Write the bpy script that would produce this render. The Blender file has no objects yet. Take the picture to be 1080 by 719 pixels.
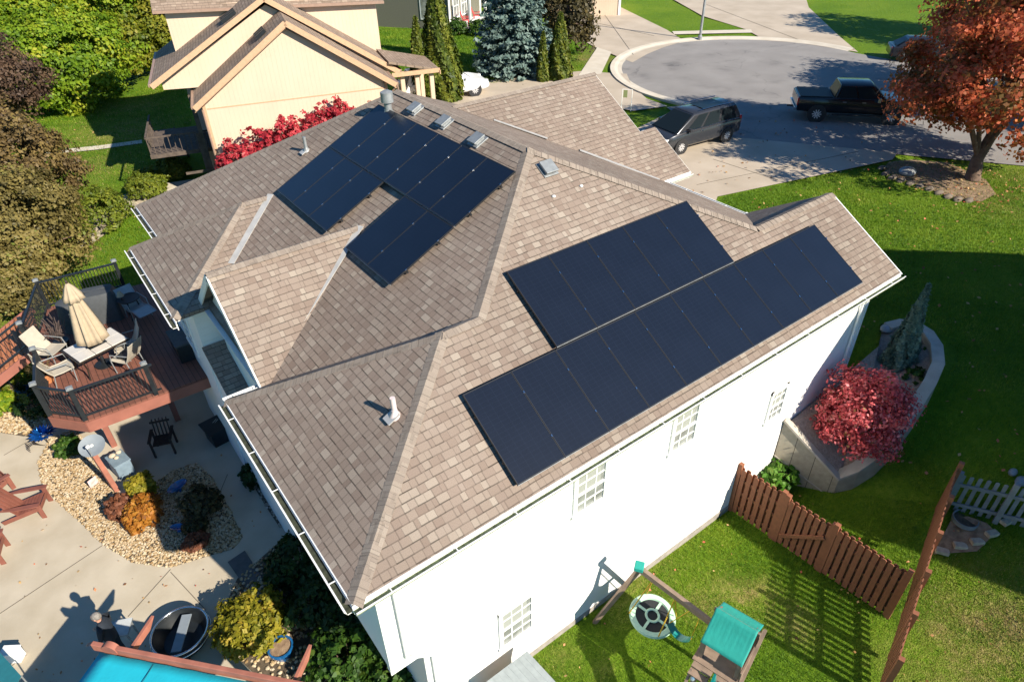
import bpy, bmesh, math, random
import numpy as np
from mathutils import Matrix, Vector
rad = math.radians
random.seed(7); RNG = np.random.default_rng(7)
SC = bpy.context.scene
COL = SC.collection

# ------------------------------------------------------------------ camera
# world: X runs along the house away from the back yard, Y across the houses, Z up; back yard at z = 0
CAM_Z = 14.7
RM = np.array([[0.7985433236979419, -0.36496994243509284, 0.47867055612014503],
               [-0.6016561760496345, -0.45964837736911807, 0.653248203214726],
               [-0.018395814708108374, -0.8096420877775944, -0.5866355629352547]])
FPX = 712.4666
cam_data = bpy.data.cameras.new('camera'); cam = bpy.data.objects.new('camera', cam_data); COL.objects.link(cam)
cam.matrix_world = Matrix(((RM[0][0], -RM[0][1], -RM[0][2], 0), (RM[1][0], -RM[1][1], -RM[1][2], 0),
                           (RM[2][0], -RM[2][1], -RM[2][2], CAM_Z), (0, 0, 0, 1)))
cam_data.sensor_width = 36.0; cam_data.lens = FPX / 1080.0 * 36.0
cam_data.clip_start = 0.1; cam_data.clip_end = 2000
SC.camera = cam

# ------------------------------------------------------------------ light
SUN_EL, SUN_AZ = rad(33.5), rad(-76)          # azimuth measured from +X towards +Y
SDIR = Vector((math.cos(SUN_EL) * math.cos(SUN_AZ), math.cos(SUN_EL) * math.sin(SUN_AZ), math.sin(SUN_EL)))
world = bpy.data.worlds.new('World'); SC.world = world; world.use_nodes = True
wn = world.node_tree; bg = wn.nodes['Background']
sky = wn.nodes.new('ShaderNodeTexSky'); sky.sky_type = 'NISHITA'; sky.sun_disc = False
sky.sun_elevation = SUN_EL; sky.sun_rotation = math.pi / 2 - SUN_AZ
sky.air_density = 1.0; sky.dust_density = 0.1; sky.ozone_density = 3.0
tint = wn.nodes.new('ShaderNodeMix'); tint.data_type = 'RGBA'; tint.blend_type = 'MULTIPLY'; tint.inputs[0].default_value = 1.0; tint.inputs[7].default_value = (.52, .94, 1.22, 1)
wn.links.new(sky.outputs['Color'], tint.inputs[6]); wn.links.new(tint.outputs[2], bg.inputs['Color']); bg.inputs['Strength'].default_value = 0.064
sl = bpy.data.lights.new('sun', 'SUN'); so = bpy.data.objects.new('sun', sl); COL.objects.link(so)
sl.energy = 5.0; sl.angle = rad(0.5); sl.color = (1.0, 0.915, 0.77)
so.rotation_euler = (-SDIR).to_track_quat('-Z', 'Y').to_euler(); so.location = (20, -60, 60)
SC.view_settings.view_transform = 'Standard'; SC.view_settings.look = 'None'
SC.view_settings.exposure = 0.84; SC.view_settings.gamma = 1.0; SC.view_settings.use_curve_mapping = False

# ------------------------------------------------------------------ survey: photo pixel (1080 x 719) -> point on a level plane
def ray(px, py): return RM @ np.array([px - 540.0, py - 359.5, FPX])
def at(px, py, z):
    d = ray(px, py); t = (z - CAM_Z) / d[2]
    return Vector((d[0] * t, d[1] * t, z))
def sstep(a, b, x):
    t = np.clip((x - a) / (b - a), 0, 1); return t * t * (3 - 2 * t)
def hgt(x, y):
    """terrain: back yards low, street side one storey higher"""
    x = np.asarray(x, float); y = np.asarray(y, float)
    h = 2.6 * sstep(13.2, 20.5, x)
    h = np.where(y > 23, 2.6 * sstep(9.0, 18.5, x), h)
    b = sstep(20.5, 23, y)
    h0 = 2.6 * sstep(13.2, 20.5, x); h1 = 2.6 * sstep(9.0, 18.5, x)
    return h0 * (1 - b) + h1 * b
def hz(x, y): return float(hgt(x, y))
def atg(px, py, dz=0.0):
    z = 0.0
    for _ in range(40):
        p = at(px, py, z + dz); z = 0.6 * z + 0.4 * hz(p.x, p.y)
    return at(px, py, z + dz)

# ------------------------------------------------------------------ materials
def mat(name, base=(.5, .5, .5), rough=.6, metal=0.0, spec=.5, noise=0.0, nscale=8.0, bump=0.0, bscale=60.0, coat=0.0, col2=None, trans=0.0):
    m = bpy.data.materials.new(name); m.use_nodes = True
    nt = m.node_tree; b = nt.nodes['Principled BSDF']
    b.inputs['Base Color'].default_value = (*base, 1); b.inputs['Roughness'].default_value = rough
    b.inputs['Metallic'].default_value = metal; b.inputs['Specular IOR Level'].default_value = spec
    b.inputs['Coat Weight'].default_value = coat
    b.inputs['Transmission Weight'].default_value = trans
    if noise or col2 or bump:
        tc = nt.nodes.new('ShaderNodeTexCoord')
    if noise or col2:
        n = nt.nodes.new('ShaderNodeTexNoise'); n.inputs['Scale'].default_value = nscale; n.inputs['Detail'].default_value = 5
        nt.links.new(tc.outputs['Object'], n.inputs['Vector'])
        r = nt.nodes.new('ShaderNodeValToRGB')
        c2 = col2 if col2 else tuple(min(1, c * (1 + noise)) for c in base)
        c1 = base if col2 else tuple(c * (1 - noise) for c in base)
        r.color_ramp.elements[0].position = .32; r.color_ramp.elements[1].position = .68
        r.color_ramp.elements[0].color = (*c1, 1); r.color_ramp.elements[1].color = (*c2, 1)
        nt.links.new(n.outputs['Fac'], r.inputs['Fac']); nt.links.new(r.outputs['Color'], b.inputs['Base Color'])
    if bump:
        n2 = nt.nodes.new('ShaderNodeTexNoise'); n2.inputs['Scale'].default_value = bscale; n2.inputs['Detail'].default_value = 4
        nt.links.new(tc.outputs['Object'], n2.inputs['Vector'])
        bp = nt.nodes.new('ShaderNodeBump'); bp.inputs['Strength'].default_value = bump; bp.inputs['Distance'].default_value = .02
        nt.links.new(n2.outputs['Fac'], bp.inputs['Height']); nt.links.new(bp.outputs['Normal'], b.inputs['Normal'])
    return m

def N(nt, t, **kw):
    n = nt.nodes.new(t)
    for k, v in kw.items(): setattr(n, k, v)
    return n
def math_node(nt, op, a, b=None, c=None):
    n = nt.nodes.new('ShaderNodeMath'); n.operation = op
    for i, v in enumerate((a, b, c)):
        if v is None: continue
        if isinstance(v, (int, float)): n.inputs[i].default_value = v
        else: nt.links.new(v, n.inputs[i])
    return n.outputs[0]
def ramp(nt, fac, stops, interp='LINEAR'):
    r = nt.nodes.new('ShaderNodeValToRGB'); cr = r.color_ramp; cr.interpolation = interp
    while len(cr.elements) < len(stops): cr.elements.new(.5)
    for e, (p, c) in zip(cr.elements, stops): e.position = p; e.color = (*c, 1)
    nt.links.new(fac, r.inputs['Fac']); return r.outputs['Color']

def shingle_mat(name, cols, course=.15, tab=.30, dark=.5):
    """laminated shingles from the UV map (metres): random tab tones, stepped courses, granules"""
    m = bpy.data.materials.new(name); m.use_nodes = True; nt = m.node_tree; b = nt.nodes['Principled BSDF']
    uv = N(nt, 'ShaderNodeUVMap'); sx = N(nt, 'ShaderNodeSeparateXYZ'); nt.links.new(uv.outputs[0], sx.inputs[0])
    wob = N(nt, 'ShaderNodeTexNoise'); wob.inputs['Scale'].default_value = 1.3; nt.links.new(uv.outputs[0], wob.inputs['Vector'])
    v0 = math_node(nt, 'ADD', sx.outputs[1], math_node(nt, 'MULTIPLY', wob.outputs['Fac'], .05))
    v = math_node(nt, 'DIVIDE', v0, course); row = math_node(nt, 'FLOOR', v); fv = math_node(nt, 'FRACT', v)
    wr = N(nt, 'ShaderNodeTexWhiteNoise', noise_dimensions='1D'); nt.links.new(row, wr.inputs['W'])
    u = math_node(nt, 'ADD', math_node(nt, 'DIVIDE', sx.outputs[0], tab), math_node(nt, 'MULTIPLY', wr.outputs['Value'], 7.3))
    cell = math_node(nt, 'FLOOR', u); fu = math_node(nt, 'FRACT', u)
    # random joint position inside each cell splits it in two tabs
    cj = N(nt, 'ShaderNodeCombineXYZ'); nt.links.new(cell, cj.inputs[0]); nt.links.new(row, cj.inputs[1]); cj.inputs[2].default_value = 3.7
    wj = N(nt, 'ShaderNodeTexWhiteNoise', noise_dimensions='3D'); nt.links.new(cj.outputs[0], wj.inputs['Vector'])
    joint = math_node(nt, 'ADD', math_node(nt, 'MULTIPLY', wj.outputs['Value'], .5), .25)
    sub = math_node(nt, 'GREATER_THAN', fu, joint)
    cc = N(nt, 'ShaderNodeCombineXYZ'); nt.links.new(math_node(nt, 'ADD', cell, math_node(nt, 'MULTIPLY', sub, .43)), cc.inputs[0]); nt.links.new(row, cc.inputs[1])
    wc = N(nt, 'ShaderNodeTexWhiteNoise', noise_dimensions='2D'); nt.links.new(cc.outputs[0], wc.inputs['Vector'])
    base = ramp(nt, wc.outputs['Value'], [(i / max(1, len(cols) - 1), c) for i, c in enumerate(cols)])
    # slow weathering + granules
    big = N(nt, 'ShaderNodeTexNoise'); big.inputs['Scale'].default_value = .35; big.inputs['Detail'].default_value = 4; nt.links.new(uv.outputs[0], big.inputs['Vector'])
    gr = N(nt, 'ShaderNodeTexNoise'); gr.inputs['Scale'].default_value = 85; gr.inputs['Detail'].default_value = 2; nt.links.new(uv.outputs[0], gr.inputs['Vector'])
    k = math_node(nt, 'MULTIPLY', math_node(nt, 'ADD', .72, math_node(nt, 'MULTIPLY', big.outputs['Fac'], .56)), math_node(nt, 'ADD', .62, math_node(nt, 'MULTIPLY', gr.outputs['Fac'], .76)))
    edge = math_node(nt, 'LESS_THAN', fv, .14)              # course shadow line painted into the colour along each butt edge
    jl = math_node(nt, 'MAXIMUM', math_node(nt, 'LESS_THAN', math_node(nt, 'ABSOLUTE', math_node(nt, 'SUBTRACT', fu, joint)), .035), math_node(nt, 'LESS_THAN', fu, .035))
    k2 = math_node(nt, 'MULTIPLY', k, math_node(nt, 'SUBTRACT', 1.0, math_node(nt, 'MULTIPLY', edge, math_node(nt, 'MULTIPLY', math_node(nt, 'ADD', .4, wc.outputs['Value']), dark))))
    k2 = math_node(nt, 'MULTIPLY', k2, math_node(nt, 'SUBTRACT', 1.0, math_node(nt, 'MULTIPLY', jl, .28)))
    mx = N(nt, 'ShaderNodeVectorMath', operation='SCALE'); nt.links.new(base, mx.inputs[0]); nt.links.new(k2, mx.inputs['Scale'])
    nt.links.new(mx.outputs[0], b.inputs['Base Color']); b.inputs['Roughness'].default_value = .92; b.inputs['Specular IOR Level'].default_value = .25
    thick = math_node(nt, 'MULTIPLY', math_node(nt, 'GREATER_THAN', wc.outputs['Value'], .55), .35)
    hgt_ = math_node(nt, 'ADD', math_node(nt, 'ADD', math_node(nt, 'SUBTRACT', 1.0, fv), thick), math_node(nt, 'MULTIPLY', gr.outputs['Fac'], .3))
    bp = N(nt, 'ShaderNodeBump'); bp.inputs['Strength'].default_value = .9; bp.inputs['Distance'].default_value = .012
    nt.links.new(hgt_, bp.inputs['Height']); nt.links.new(bp.outputs['Normal'], b.inputs['Normal'])
    return m

def leaf_mat(name, stops, transl=.35, rough=.55):
    m = bpy.data.materials.new(name); m.use_nodes = True; nt = m.node_tree
    for n in list(nt.nodes): nt.nodes.remove(n)
    out = N(nt, 'ShaderNodeOutputMaterial'); a = N(nt, 'ShaderNodeAttribute', attribute_name='rnd')
    c = ramp(nt, a.outputs['Fac'], stops)
    p = N(nt, 'ShaderNodeBsdfPrincipled'); p.inputs['Roughness'].default_value = rough; p.inputs['Specular IOR Level'].default_value = .3
    nt.links.new(c, p.inputs['Base Color'])
    t = N(nt, 'ShaderNodeBsdfTranslucent'); nt.links.new(c, t.inputs['Color'])
    mx = N(nt, 'ShaderNodeMixShader'); mx.inputs[0].default_value = transl
    nt.links.new(p.outputs[0], mx.inputs[1]); nt.links.new(t.outputs[0], mx.inputs[2]); nt.links.new(mx.outputs[0], out.inputs[0])
    return m

def plank_mat(name, base, axis=0, width=.14, gap=.06, var=.25, rough=.7, coord='Object'):
    """boards: lines across the given object axis, tone per board, fine grain"""
    m = bpy.data.materials.new(name); m.use_nodes = True; nt = m.node_tree; b = nt.nodes['Principled BSDF']
    tc = N(nt, 'ShaderNodeTexCoord'); sx = N(nt, 'ShaderNodeSeparateXYZ'); nt.links.new(tc.outputs[coord], sx.inputs[0])
    v = math_node(nt, 'DIVIDE', sx.outputs[axis], width); row = math_node(nt, 'FLOOR', v); f = math_node(nt, 'FRACT', v)
    w = N(nt, 'ShaderNodeTexWhiteNoise', noise_dimensions='1D'); nt.links.new(row, w.inputs['W'])
    n = N(nt, 'ShaderNodeTexNoise'); n.inputs['Scale'].default_value = 9; n.inputs['Detail'].default_value = 6; nt.links.new(tc.outputs[coord], n.inputs['Vector'])
    k = math_node(nt, 'ADD', math_node(nt, 'ADD', 1 - var, math_node(nt, 'MULTIPLY', w.outputs['Value'], var)), math_node(nt, 'MULTIPLY', math_node(nt, 'SUBTRACT', n.outputs['Fac'], .5), .6))
    g = math_node(nt, 'GREATER_THAN', f, gap); k = math_node(nt, 'MULTIPLY', k, math_node(nt, 'ADD', .22, math_node(nt, 'MULTIPLY', g, .78)))
    mx = N(nt, 'ShaderNodeVectorMath', operation='SCALE'); mx.inputs[0].default_value = base; nt.links.new(k, mx.inputs['Scale'])
    nt.links.new(mx.outputs[0], b.inputs['Base Color']); b.inputs['Roughness'].default_value = rough
    bp = N(nt, 'ShaderNodeBump'); bp.inputs['Strength'].default_value = .5; bp.inputs['Distance'].default_value = .01
    nt.links.new(g, bp.inputs['Height']); nt.links.new(bp.outputs['Normal'], b.inputs['Normal'])
    return m

# ------------------------------------------------------------------ mesh builder
class MB:
    def __init__(s): s.v = []; s.f = []; s.uv = []; s.has_uv = False
    def face(s, pts, uvs=None):
        i = len(s.v); s.v += [tuple(p) for p in pts]; s.f.append(tuple(range(i, i + len(pts))))
        s.uv.append(uvs); s.has_uv |= uvs is not None
    def mesh(s, vs, fs):
        i = len(s.v); s.v += [tuple(p) for p in vs]; s.f += [tuple(i + k for k in f) for f in fs]; s.uv += [None] * len(fs)
    def box(s, c, size, rz=0.0, M=None):
        hx, hy, h_ = size[0] / 2, size[1] / 2, size[2] / 2
        T = M if M is not None else Matrix.Translation(Vector(c)) @ Matrix.Rotation(rz, 4, 'Z')
        vs = [T @ Vector((x, y, z)) for x in (-hx, hx) for y in (-hy, hy) for z in (-h_, h_)]
        s.mesh(vs, [(0, 1, 3, 2), (4, 6, 7, 5), (0, 4, 5, 1), (2, 3, 7, 6), (0, 2, 6, 4), (1, 5, 7, 3)])
        return s
    def beam(s, p0, p1, w, h, up=(0, 0, 1)):
        p0, p1 = Vector(p0), Vector(p1); d = p1 - p0; L = d.length
        if L < 1e-6: return s
        d.normalize(); upv = Vector(up)
        if abs(d.dot(upv)) > .98: upv = Vector((1, 0, 0)) if abs(d.x) < .9 else Vector((0, 1, 0))
        sd = d.cross(upv).normalized(); u2 = sd.cross(d)
        T = Matrix((( d.x, sd.x, u2.x, 0), (d.y, sd.y, u2.y, 0), (d.z, sd.z, u2.z, 0), (0, 0, 0, 1)))
        T.translation = (p0 + p1) / 2
        return s.box(None, (L, w, h), M=T)
    def tube(s, pts, r, n=8, cap=True):
        pts = [Vector(p) for p in pts]; rings = []
        rs = r if isinstance(r, (list, tuple)) else [r] * len(pts)
        prev = None
        for i, p in enumerate(pts):
            d = (pts[min(i + 1, len(pts) - 1)] - pts[max(i - 1, 0)]).normalized()
            a = prev if prev is not None else (Vector((0, 0, 1)) if abs(d.z) < .9 else Vector((1, 0, 0)))
            x = (a - d * a.dot(d)).normalized(); y = d.cross(x); prev = x
            rings.append([p + (x * math.cos(2 * math.pi * k / n) + y * math.sin(2 * math.pi * k / n)) * rs[i] for k in range(n)])
        vs = [q for rg in rings for q in rg]
        fs = [(i * n + k, i * n + (k + 1) % n, (i + 1) * n + (k + 1) % n, (i + 1) * n + k) for i in range(len(pts) - 1) for k in range(n)]
        if cap: fs += [tuple(reversed(range(n))), tuple(range((len(pts) - 1) * n, len(pts) * n))]
        s.mesh(vs, fs); return s
    def ring(s, c, R, r, n=32, m=8, M=None):
        vs = []; T = M or Matrix.Translation(Vector(c))
        for i in range(n):
            a = 2 * math.pi * i / n
            for k in range(m):
                b = 2 * math.pi * k / m
                vs.append(T @ Vector(((R + r * math.cos(b)) * math.cos(a), (R + r * math.cos(b)) * math.sin(a), r * math.sin(b))))
        s.mesh(vs, [(i * m + k, ((i + 1) % n) * m + k, ((i + 1) % n) * m + (k + 1) % m, i * m + (k + 1) % m) for i in range(n) for k in range(m)]); return s
    def lathe(s, prof, c=(0, 0, 0), n=20, M=None):
        T = M or Matrix.Translation(Vector(c)); vs = []
        for (r, z) in prof:
            for k in range(n):
                a = 2 * math.pi * k / n; vs.append(T @ Vector((r * math.cos(a), r * math.sin(a), z)))
        fs = [(i * n + k, i * n + (k + 1) % n, (i + 1) * n + (k + 1) % n, (i + 1) * n + k) for i in range(len(prof) - 1) for k in range(n)]
        fs += [tuple(reversed(range(n))), tuple(range((len(prof) - 1) * n, len(prof) * n))]
        s.mesh(vs, fs); return s
    def prism(s, poly, z0, z1):
        n = len(poly); lo = [(p[0], p[1], z0) for p in poly]; hi = [(p[0], p[1], z1) for p in poly]
        s.mesh(lo + hi, [tuple(reversed(range(n))), tuple(range(n, 2 * n))] + [(i, (i + 1) % n, n + (i + 1) % n, n + i) for i in range(n)]); return s
    def slab(s, poly, t, dirv=(0, 0, -1), uvs=None):
        """polygon in space, given a thickness t along dirv"""
        n = len(poly); P = [Vector(p) for p in poly]; D = Vector(dirv) * t
        i = len(s.v); s.v += [tuple(p) for p in P] + [tuple(p + D) for p in P]
        s.f.append(tuple(range(i, i + n))); s.uv.append(uvs); s.has_uv |= uvs is not None
        s.f.append(tuple(reversed(range(i + n, i + 2 * n)))); s.uv.append(None)
        for k in range(n):
            s.f.append((i + k, i + n + k, i + n + (k + 1) % n, i + (k + 1) % n)); s.uv.append(None)
        return s
    def loft(s, rings, closed=True, caps=True):
        n = len(rings[0]); vs = [p for r in rings for p in r]; fs = []
        for i in range(len(rings) - 1):
            for k in range(n if closed else n - 1):
                fs.append((i * n + k, i * n + (k + 1) % n, (i + 1) * n + (k + 1) % n, (i + 1) * n + k))
        if caps: fs += [tuple(reversed(range(n))), tuple(range((len(rings) - 1) * n, len(rings) * n))]
        s.mesh(vs, fs); return s
    def ellipsoid(s, c, r, n=16, m=10, M=None):
        prof = [(math.sin(math.pi * i / m), -math.cos(math.pi * i / m)) for i in range(m + 1)]
        prof[0] = (.02, -1); prof[-1] = (.02, 1)
        T = (M or Matrix.Translation(Vector(c))) @ Matrix.Diagonal((r[0], r[1], r[2], 1))
        return s.lathe(prof, M=T, n=n)

PM = {}       # object name -> world matrix of the things and parts built so far
def _finish(name, me, m, parent, local, kind, smooth, bevel, origin):
    o = bpy.data.objects.new(name, me); COL.objects.link(o)
    for mm in (m if isinstance(m, (list, tuple)) else [m]): me.materials.append(mm)
    W = Matrix.Identity(4)
    if parent is not None:
        o.parent = parent
        W = PM[parent.name].copy()
        if not local: me.transform(W.inverted())
    elif origin and len(me.vertices):
        co = np.empty(len(me.vertices) * 3, np.float32); me.vertices.foreach_get('co', co); co = co.reshape(-1, 3)
        lo, hi = co.min(0), co.max(0); T = Matrix.Translation(Vector(((lo[0] + hi[0]) / 2, (lo[1] + hi[1]) / 2, lo[2])).to_3d())
        me.transform(T.inverted()); o.matrix_world = T; W = T
    PM[o.name] = W
    if smooth:
        me.polygons.foreach_set('use_smooth', [True] * len(me.polygons))
        if smooth != 'all': me.set_sharp_from_angle(angle=rad(38))
    if bevel:
        b = o.modifiers.new('bevel', 'BEVEL'); b.width = bevel; b.segments = 2; b.limit_method = 'ANGLE'; b.angle_limit = rad(40)
    if kind: o['kind'] = kind
    return o
def obj(name, mb, m, parent=None, local=False, kind=None, smooth=False, bevel=0.0, origin=True, norm=True):
    me = bpy.data.meshes.new(name); me.from_pydata([tuple(v) for v in mb.v], [], mb.f)
    if mb.has_uv:
        ul = me.uv_layers.new(name='UVMap'); k = 0
        for f, u in zip(mb.f, mb.uv):
            for j in range(len(f)):
                if u is not None: ul.data[k].uv = u[j]
                k += 1
    if norm:
        bm = bmesh.new(); bm.from_mesh(me); bmesh.ops.recalc_face_normals(bm, faces=bm.faces); bm.to_mesh(me); bm.free()
    return _finish(name, me, m, parent, local, kind, smooth, bevel, origin)
def tag(o, label=None, cat=None, group=None, kind=None):
    if label: o['label'] = label
    if cat: o['category'] = cat
    if group: o['group'] = group
    if kind: o['kind'] = kind
    return o
def thing(name, loc, label, cat, rz=0.0, group=None):
    o = bpy.data.objects.new(name, None); COL.objects.link(o); o.empty_display_size = .2
    o.location = loc; o.rotation_euler = (0, 0, rz)
    PM[o.name] = Matrix.Translation(Vector(loc)) @ Matrix.Rotation(rz, 4, 'Z')
    return tag(o, label, cat, group)
KIDS = {}
def copy_tree(o, parent=None):
    c = o.copy(); COL.objects.link(c)
    if parent is not None: c.parent = parent
    for ch in list(o.children): copy_tree(ch, c)
    return c
def stamp(src, loc, rz, label, group=None):
    c = copy_tree(src); c.location = loc; c.rotation_euler = (0, 0, rz); c['label'] = label
    if group: c['group'] = group
    PM[c.name] = Matrix.Translation(Vector(loc)) @ Matrix.Rotation(rz, 4, 'Z')
    return c
ORD = ['first', 'second', 'third', 'fourth', 'fifth', 'sixth', 'seventh', 'eighth', 'ninth', 'tenth', 'eleventh', 'twelfth', 'thirteenth', 'fourteenth', 'fifteenth', 'sixteenth']

def fast_mesh(name, verts, nper, m, parent=None, rnd=None, kind=None, smooth=False):
    """many separate small polygons: verts (n*nper,3)"""
    nv = len(verts); nf = nv // nper
    me = bpy.data.meshes.new(name); me.vertices.add(nv); me.vertices.foreach_set('co', np.ascontiguousarray(verts, np.float32).ravel())
    me.loops.add(nv); me.loops.foreach_set('vertex_index', np.arange(nv, dtype=np.int32))
    me.polygons.add(nf); me.polygons.foreach_set('loop_start', np.arange(0, nv, nper, dtype=np.int32))
    me.update(calc_edges=True); me.validate()
    if rnd is not None:
        a = me.attributes.new('rnd', 'FLOAT', 'FACE'); a.data.foreach_set('value', np.ascontiguousarray(rnd, np.float32))
    return _finish(name, me, m, parent, False, kind, False, 0, True)

def leaf_quads(pos, nrm, size, aspect=1.6, rng=RNG, fold=0.0):
    """rhombic leaves at pos facing roughly nrm"""
    n = len(pos); t = rng.normal(size=(n, 3)); nn = nrm / (np.linalg.norm(nrm, axis=1, keepdims=True) + 1e-9)
    t -= nn * (t * nn).sum(1, keepdims=True); t /= np.linalg.norm(t, axis=1, keepdims=True) + 1e-9
    b = np.cross(nn, t); s = size * (0.6 + .8 * rng.random(n))[:, None]
    v = np.empty((n, 4, 3)); v[:, 0] = pos - t * s * aspect / 2; v[:, 1] = pos + b * s / 2 - nn * s * fold
    v[:, 2] = pos + t * s * aspect / 2; v[:, 3] = pos - b * s / 2 - nn * s * fold
    return v.reshape(-1, 3)
def unit(rng, n):
    d = rng.normal(size=(n, 3)); return d / np.linalg.norm(d, axis=1, keepdims=True)
def crown_leaves(c, R, nclump, nleaf, cr, size, seed, up=.35, inner=.45, low=-.7, aspect=1.5, patch=0.0, hole=0.0):
    """leaf clumps through an ellipsoid shell with uneven outline; returns verts, rnd"""
    rng = np.random.default_rng(seed); d = unit(rng, nclump * 3); d = d[d[:, 2] > low][:nclump]; n = len(d)
    ph = rng.random((4, 3)) * 6.28; fr = rng.normal(size=(4, 3)) * 2.2
    wob = sum(np.sin(d @ fr[i] * 1.6 + ph[i, 0]) for i in range(4)) * .09
    rr = (inner + (1 - inner) * rng.random(n) ** .55) * (1 + wob)
    cc = np.asarray(c) + d * rr[:, None] * np.asarray(R)
    k = rng.random(n)
    if patch: k = np.clip((1 - patch) * k + patch * (.5 + .62 * np.sin(cc[:, 0] * 1.1 + 1.7 * np.sin(cc[:, 1] * .9 + seed)) * np.cos(cc[:, 2] * .9 + .8 * np.sin(cc[:, 0] * .8))), 0, 1)
    if hole: keep = rng.random(n) > hole; cc, d, k, rr = cc[keep], d[keep], k[keep], rr[keep]; n = len(cc)
    off = unit(rng, n * nleaf) * (rng.random((n * nleaf, 1)) ** .5) * cr * (0.6 + .8 * np.repeat(rng.random((n, 1)), nleaf, 0)) * np.array([1, 1, .65])
    pos = np.repeat(cc, nleaf, 0) + off
    nr = np.repeat(d, nleaf, 0) * .7 + off / cr * .8 + rng.normal(size=pos.shape) * .55 + np.array([0, 0, up])
    v = leaf_quads(pos, nr, size, aspect, rng)
    rnd = np.clip(np.repeat(k, nleaf) * .6 + rng.random(n * nleaf) * .4, 0, 1)
    return v, rnd, cc
# terrain used by everything (redefined with the house terrace)
def hgt(x, y):
    x = np.asarray(x, float); y = np.asarray(y, float)
    ha = 2.6 * sstep(13.0, 19.0, x); hb = 2.6 * sstep(9.0, 16.5, x)
    b = sstep(6.5, 9.5, y); return ha * (1 - b) + hb * b

# ------------------------------------------------------------------ materials
M = {}
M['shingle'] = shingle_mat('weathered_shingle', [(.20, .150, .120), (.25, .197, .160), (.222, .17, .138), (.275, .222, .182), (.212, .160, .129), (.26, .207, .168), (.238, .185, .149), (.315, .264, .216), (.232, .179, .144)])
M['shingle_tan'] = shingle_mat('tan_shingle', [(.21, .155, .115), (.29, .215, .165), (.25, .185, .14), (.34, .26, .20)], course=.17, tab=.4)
M['white'] = mat('white_siding', (.80, .79, .77), .55, noise=.03, nscale=.6)
M['trim'] = mat('white_trim', (.80, .80, .78), .45, noise=.04, nscale=3)
M['gutter_sunlit'] = mat('gutter_debris', (.16, .19, .10), .9, noise=.5, nscale=14)  # debris copy lightened in colour for sunlight in the sunny side gutters
M['flash'] = mat('aluminium_flashing', (.50, .49, .47), .5, metal=.3, noise=.1, nscale=5)
M['lead'] = mat('grey_metal', (.30, .315, .32), .5, metal=.4, noise=.15, nscale=7)
M['pvc'] = mat('plastic_pipe', (.62, .52, .50), .5, noise=.1)
M['pane'] = mat('window_glass', (.24, .25, .235), .08, spec=.8, noise=.35, nscale=3)
M['blind'] = mat('window_blind', (.30, .31, .28), .6)
M['wood_dark'] = mat('dark_wood', (.035, .022, .018), .6, noise=.25)
M['black'] = mat('black_metal', (.014, .017, .02), .4, noise=.2)
M['chrome'] = mat('bright_metal', (.62, .64, .66), .18, metal=1.0)
def cell_mat():
    m = bpy.data.materials.new('solar_cells'); m.use_nodes = True; nt = m.node_tree; b = nt.nodes['Principled BSDF']
    uv = N(nt, 'ShaderNodeUVMap'); sx = N(nt, 'ShaderNodeSeparateXYZ'); nt.links.new(uv.outputs[0], sx.inputs[0])
    fx = math_node(nt, 'FRACT', math_node(nt, 'MULTIPLY', sx.outputs[0], 6)); fy = math_node(nt, 'FRACT', math_node(nt, 'MULTIPLY', sx.outputs[1], 20))
    g = math_node(nt, 'MAXIMUM', math_node(nt, 'LESS_THAN', fx, .035), math_node(nt, 'LESS_THAN', fy, .05))
    bus = math_node(nt, 'LESS_THAN', math_node(nt, 'FRACT', math_node(nt, 'MULTIPLY', sx.outputs[0], 54)), .16)
    f = math_node(nt, 'ADD', math_node(nt, 'MULTIPLY', g, .55), math_node(nt, 'MULTIPLY', bus, .25))
    tc = N(nt, 'ShaderNodeTexCoord'); n = N(nt, 'ShaderNodeTexNoise'); n.inputs['Scale'].default_value = 1.4; nt.links.new(tc.outputs['Object'], n.inputs['Vector'])
    f = math_node(nt, 'ADD', f, math_node(nt, 'MULTIPLY', n.outputs['Fac'], .4))
    c = ramp(nt, f, [(0, (.0045, .007, .014)), (1, (.012, .0175, .033))]); nt.links.new(c, b.inputs['Base Color'])
    b.inputs['Roughness'].default_value = .28; b.inputs['Specular IOR Level'].default_value = .5; b.inputs['Coat Weight'].default_value = .12; b.inputs['Coat Roughness'].default_value = .1
    return m
M['cells'] = cell_mat()
M['frame'] = mat('panel_frame', (.036, .038, .043), .4, metal=.5)

# ------------------------------------------------------------------ main house
ZE = 5.905; A_ = .4905; B_ = .5975; NX, NY, L1 = 1.453, 6.028, 2.257
EX = 16.63; YR = 8.32; ZR = ZE + B_ * (YR - NY)
P = (9.14, NY + 3.375 / B_, ZE + 3.375); P2 = (9.14, 17.7, ZE + 3.375)
house = thing('house', (9, 13, 0), 'white two storey house with weathered brown shingle roof carrying the solar panels', 'house')
def roof_face(mb, poly, along, t=.09, drop=True):
    a = Vector(along).normalized(); p = [Vector(q) for q in poly]
    n = Vector((0, 0, 0))
    for i in range(1, len(p) - 1): n += (p[i] - p[0]).cross(p[i + 1] - p[0])
    n.normalize()
    if n.z < 0: n = -n
    up = n.cross(a)
    if up.z < 0: up = -up
    mb.slab(poly, t, (0, 0, -1), [(q.dot(a), q.dot(up)) for q in p])
rf = MB()
X, Y = (1, 0, 0), (0, 1, 0)
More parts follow.
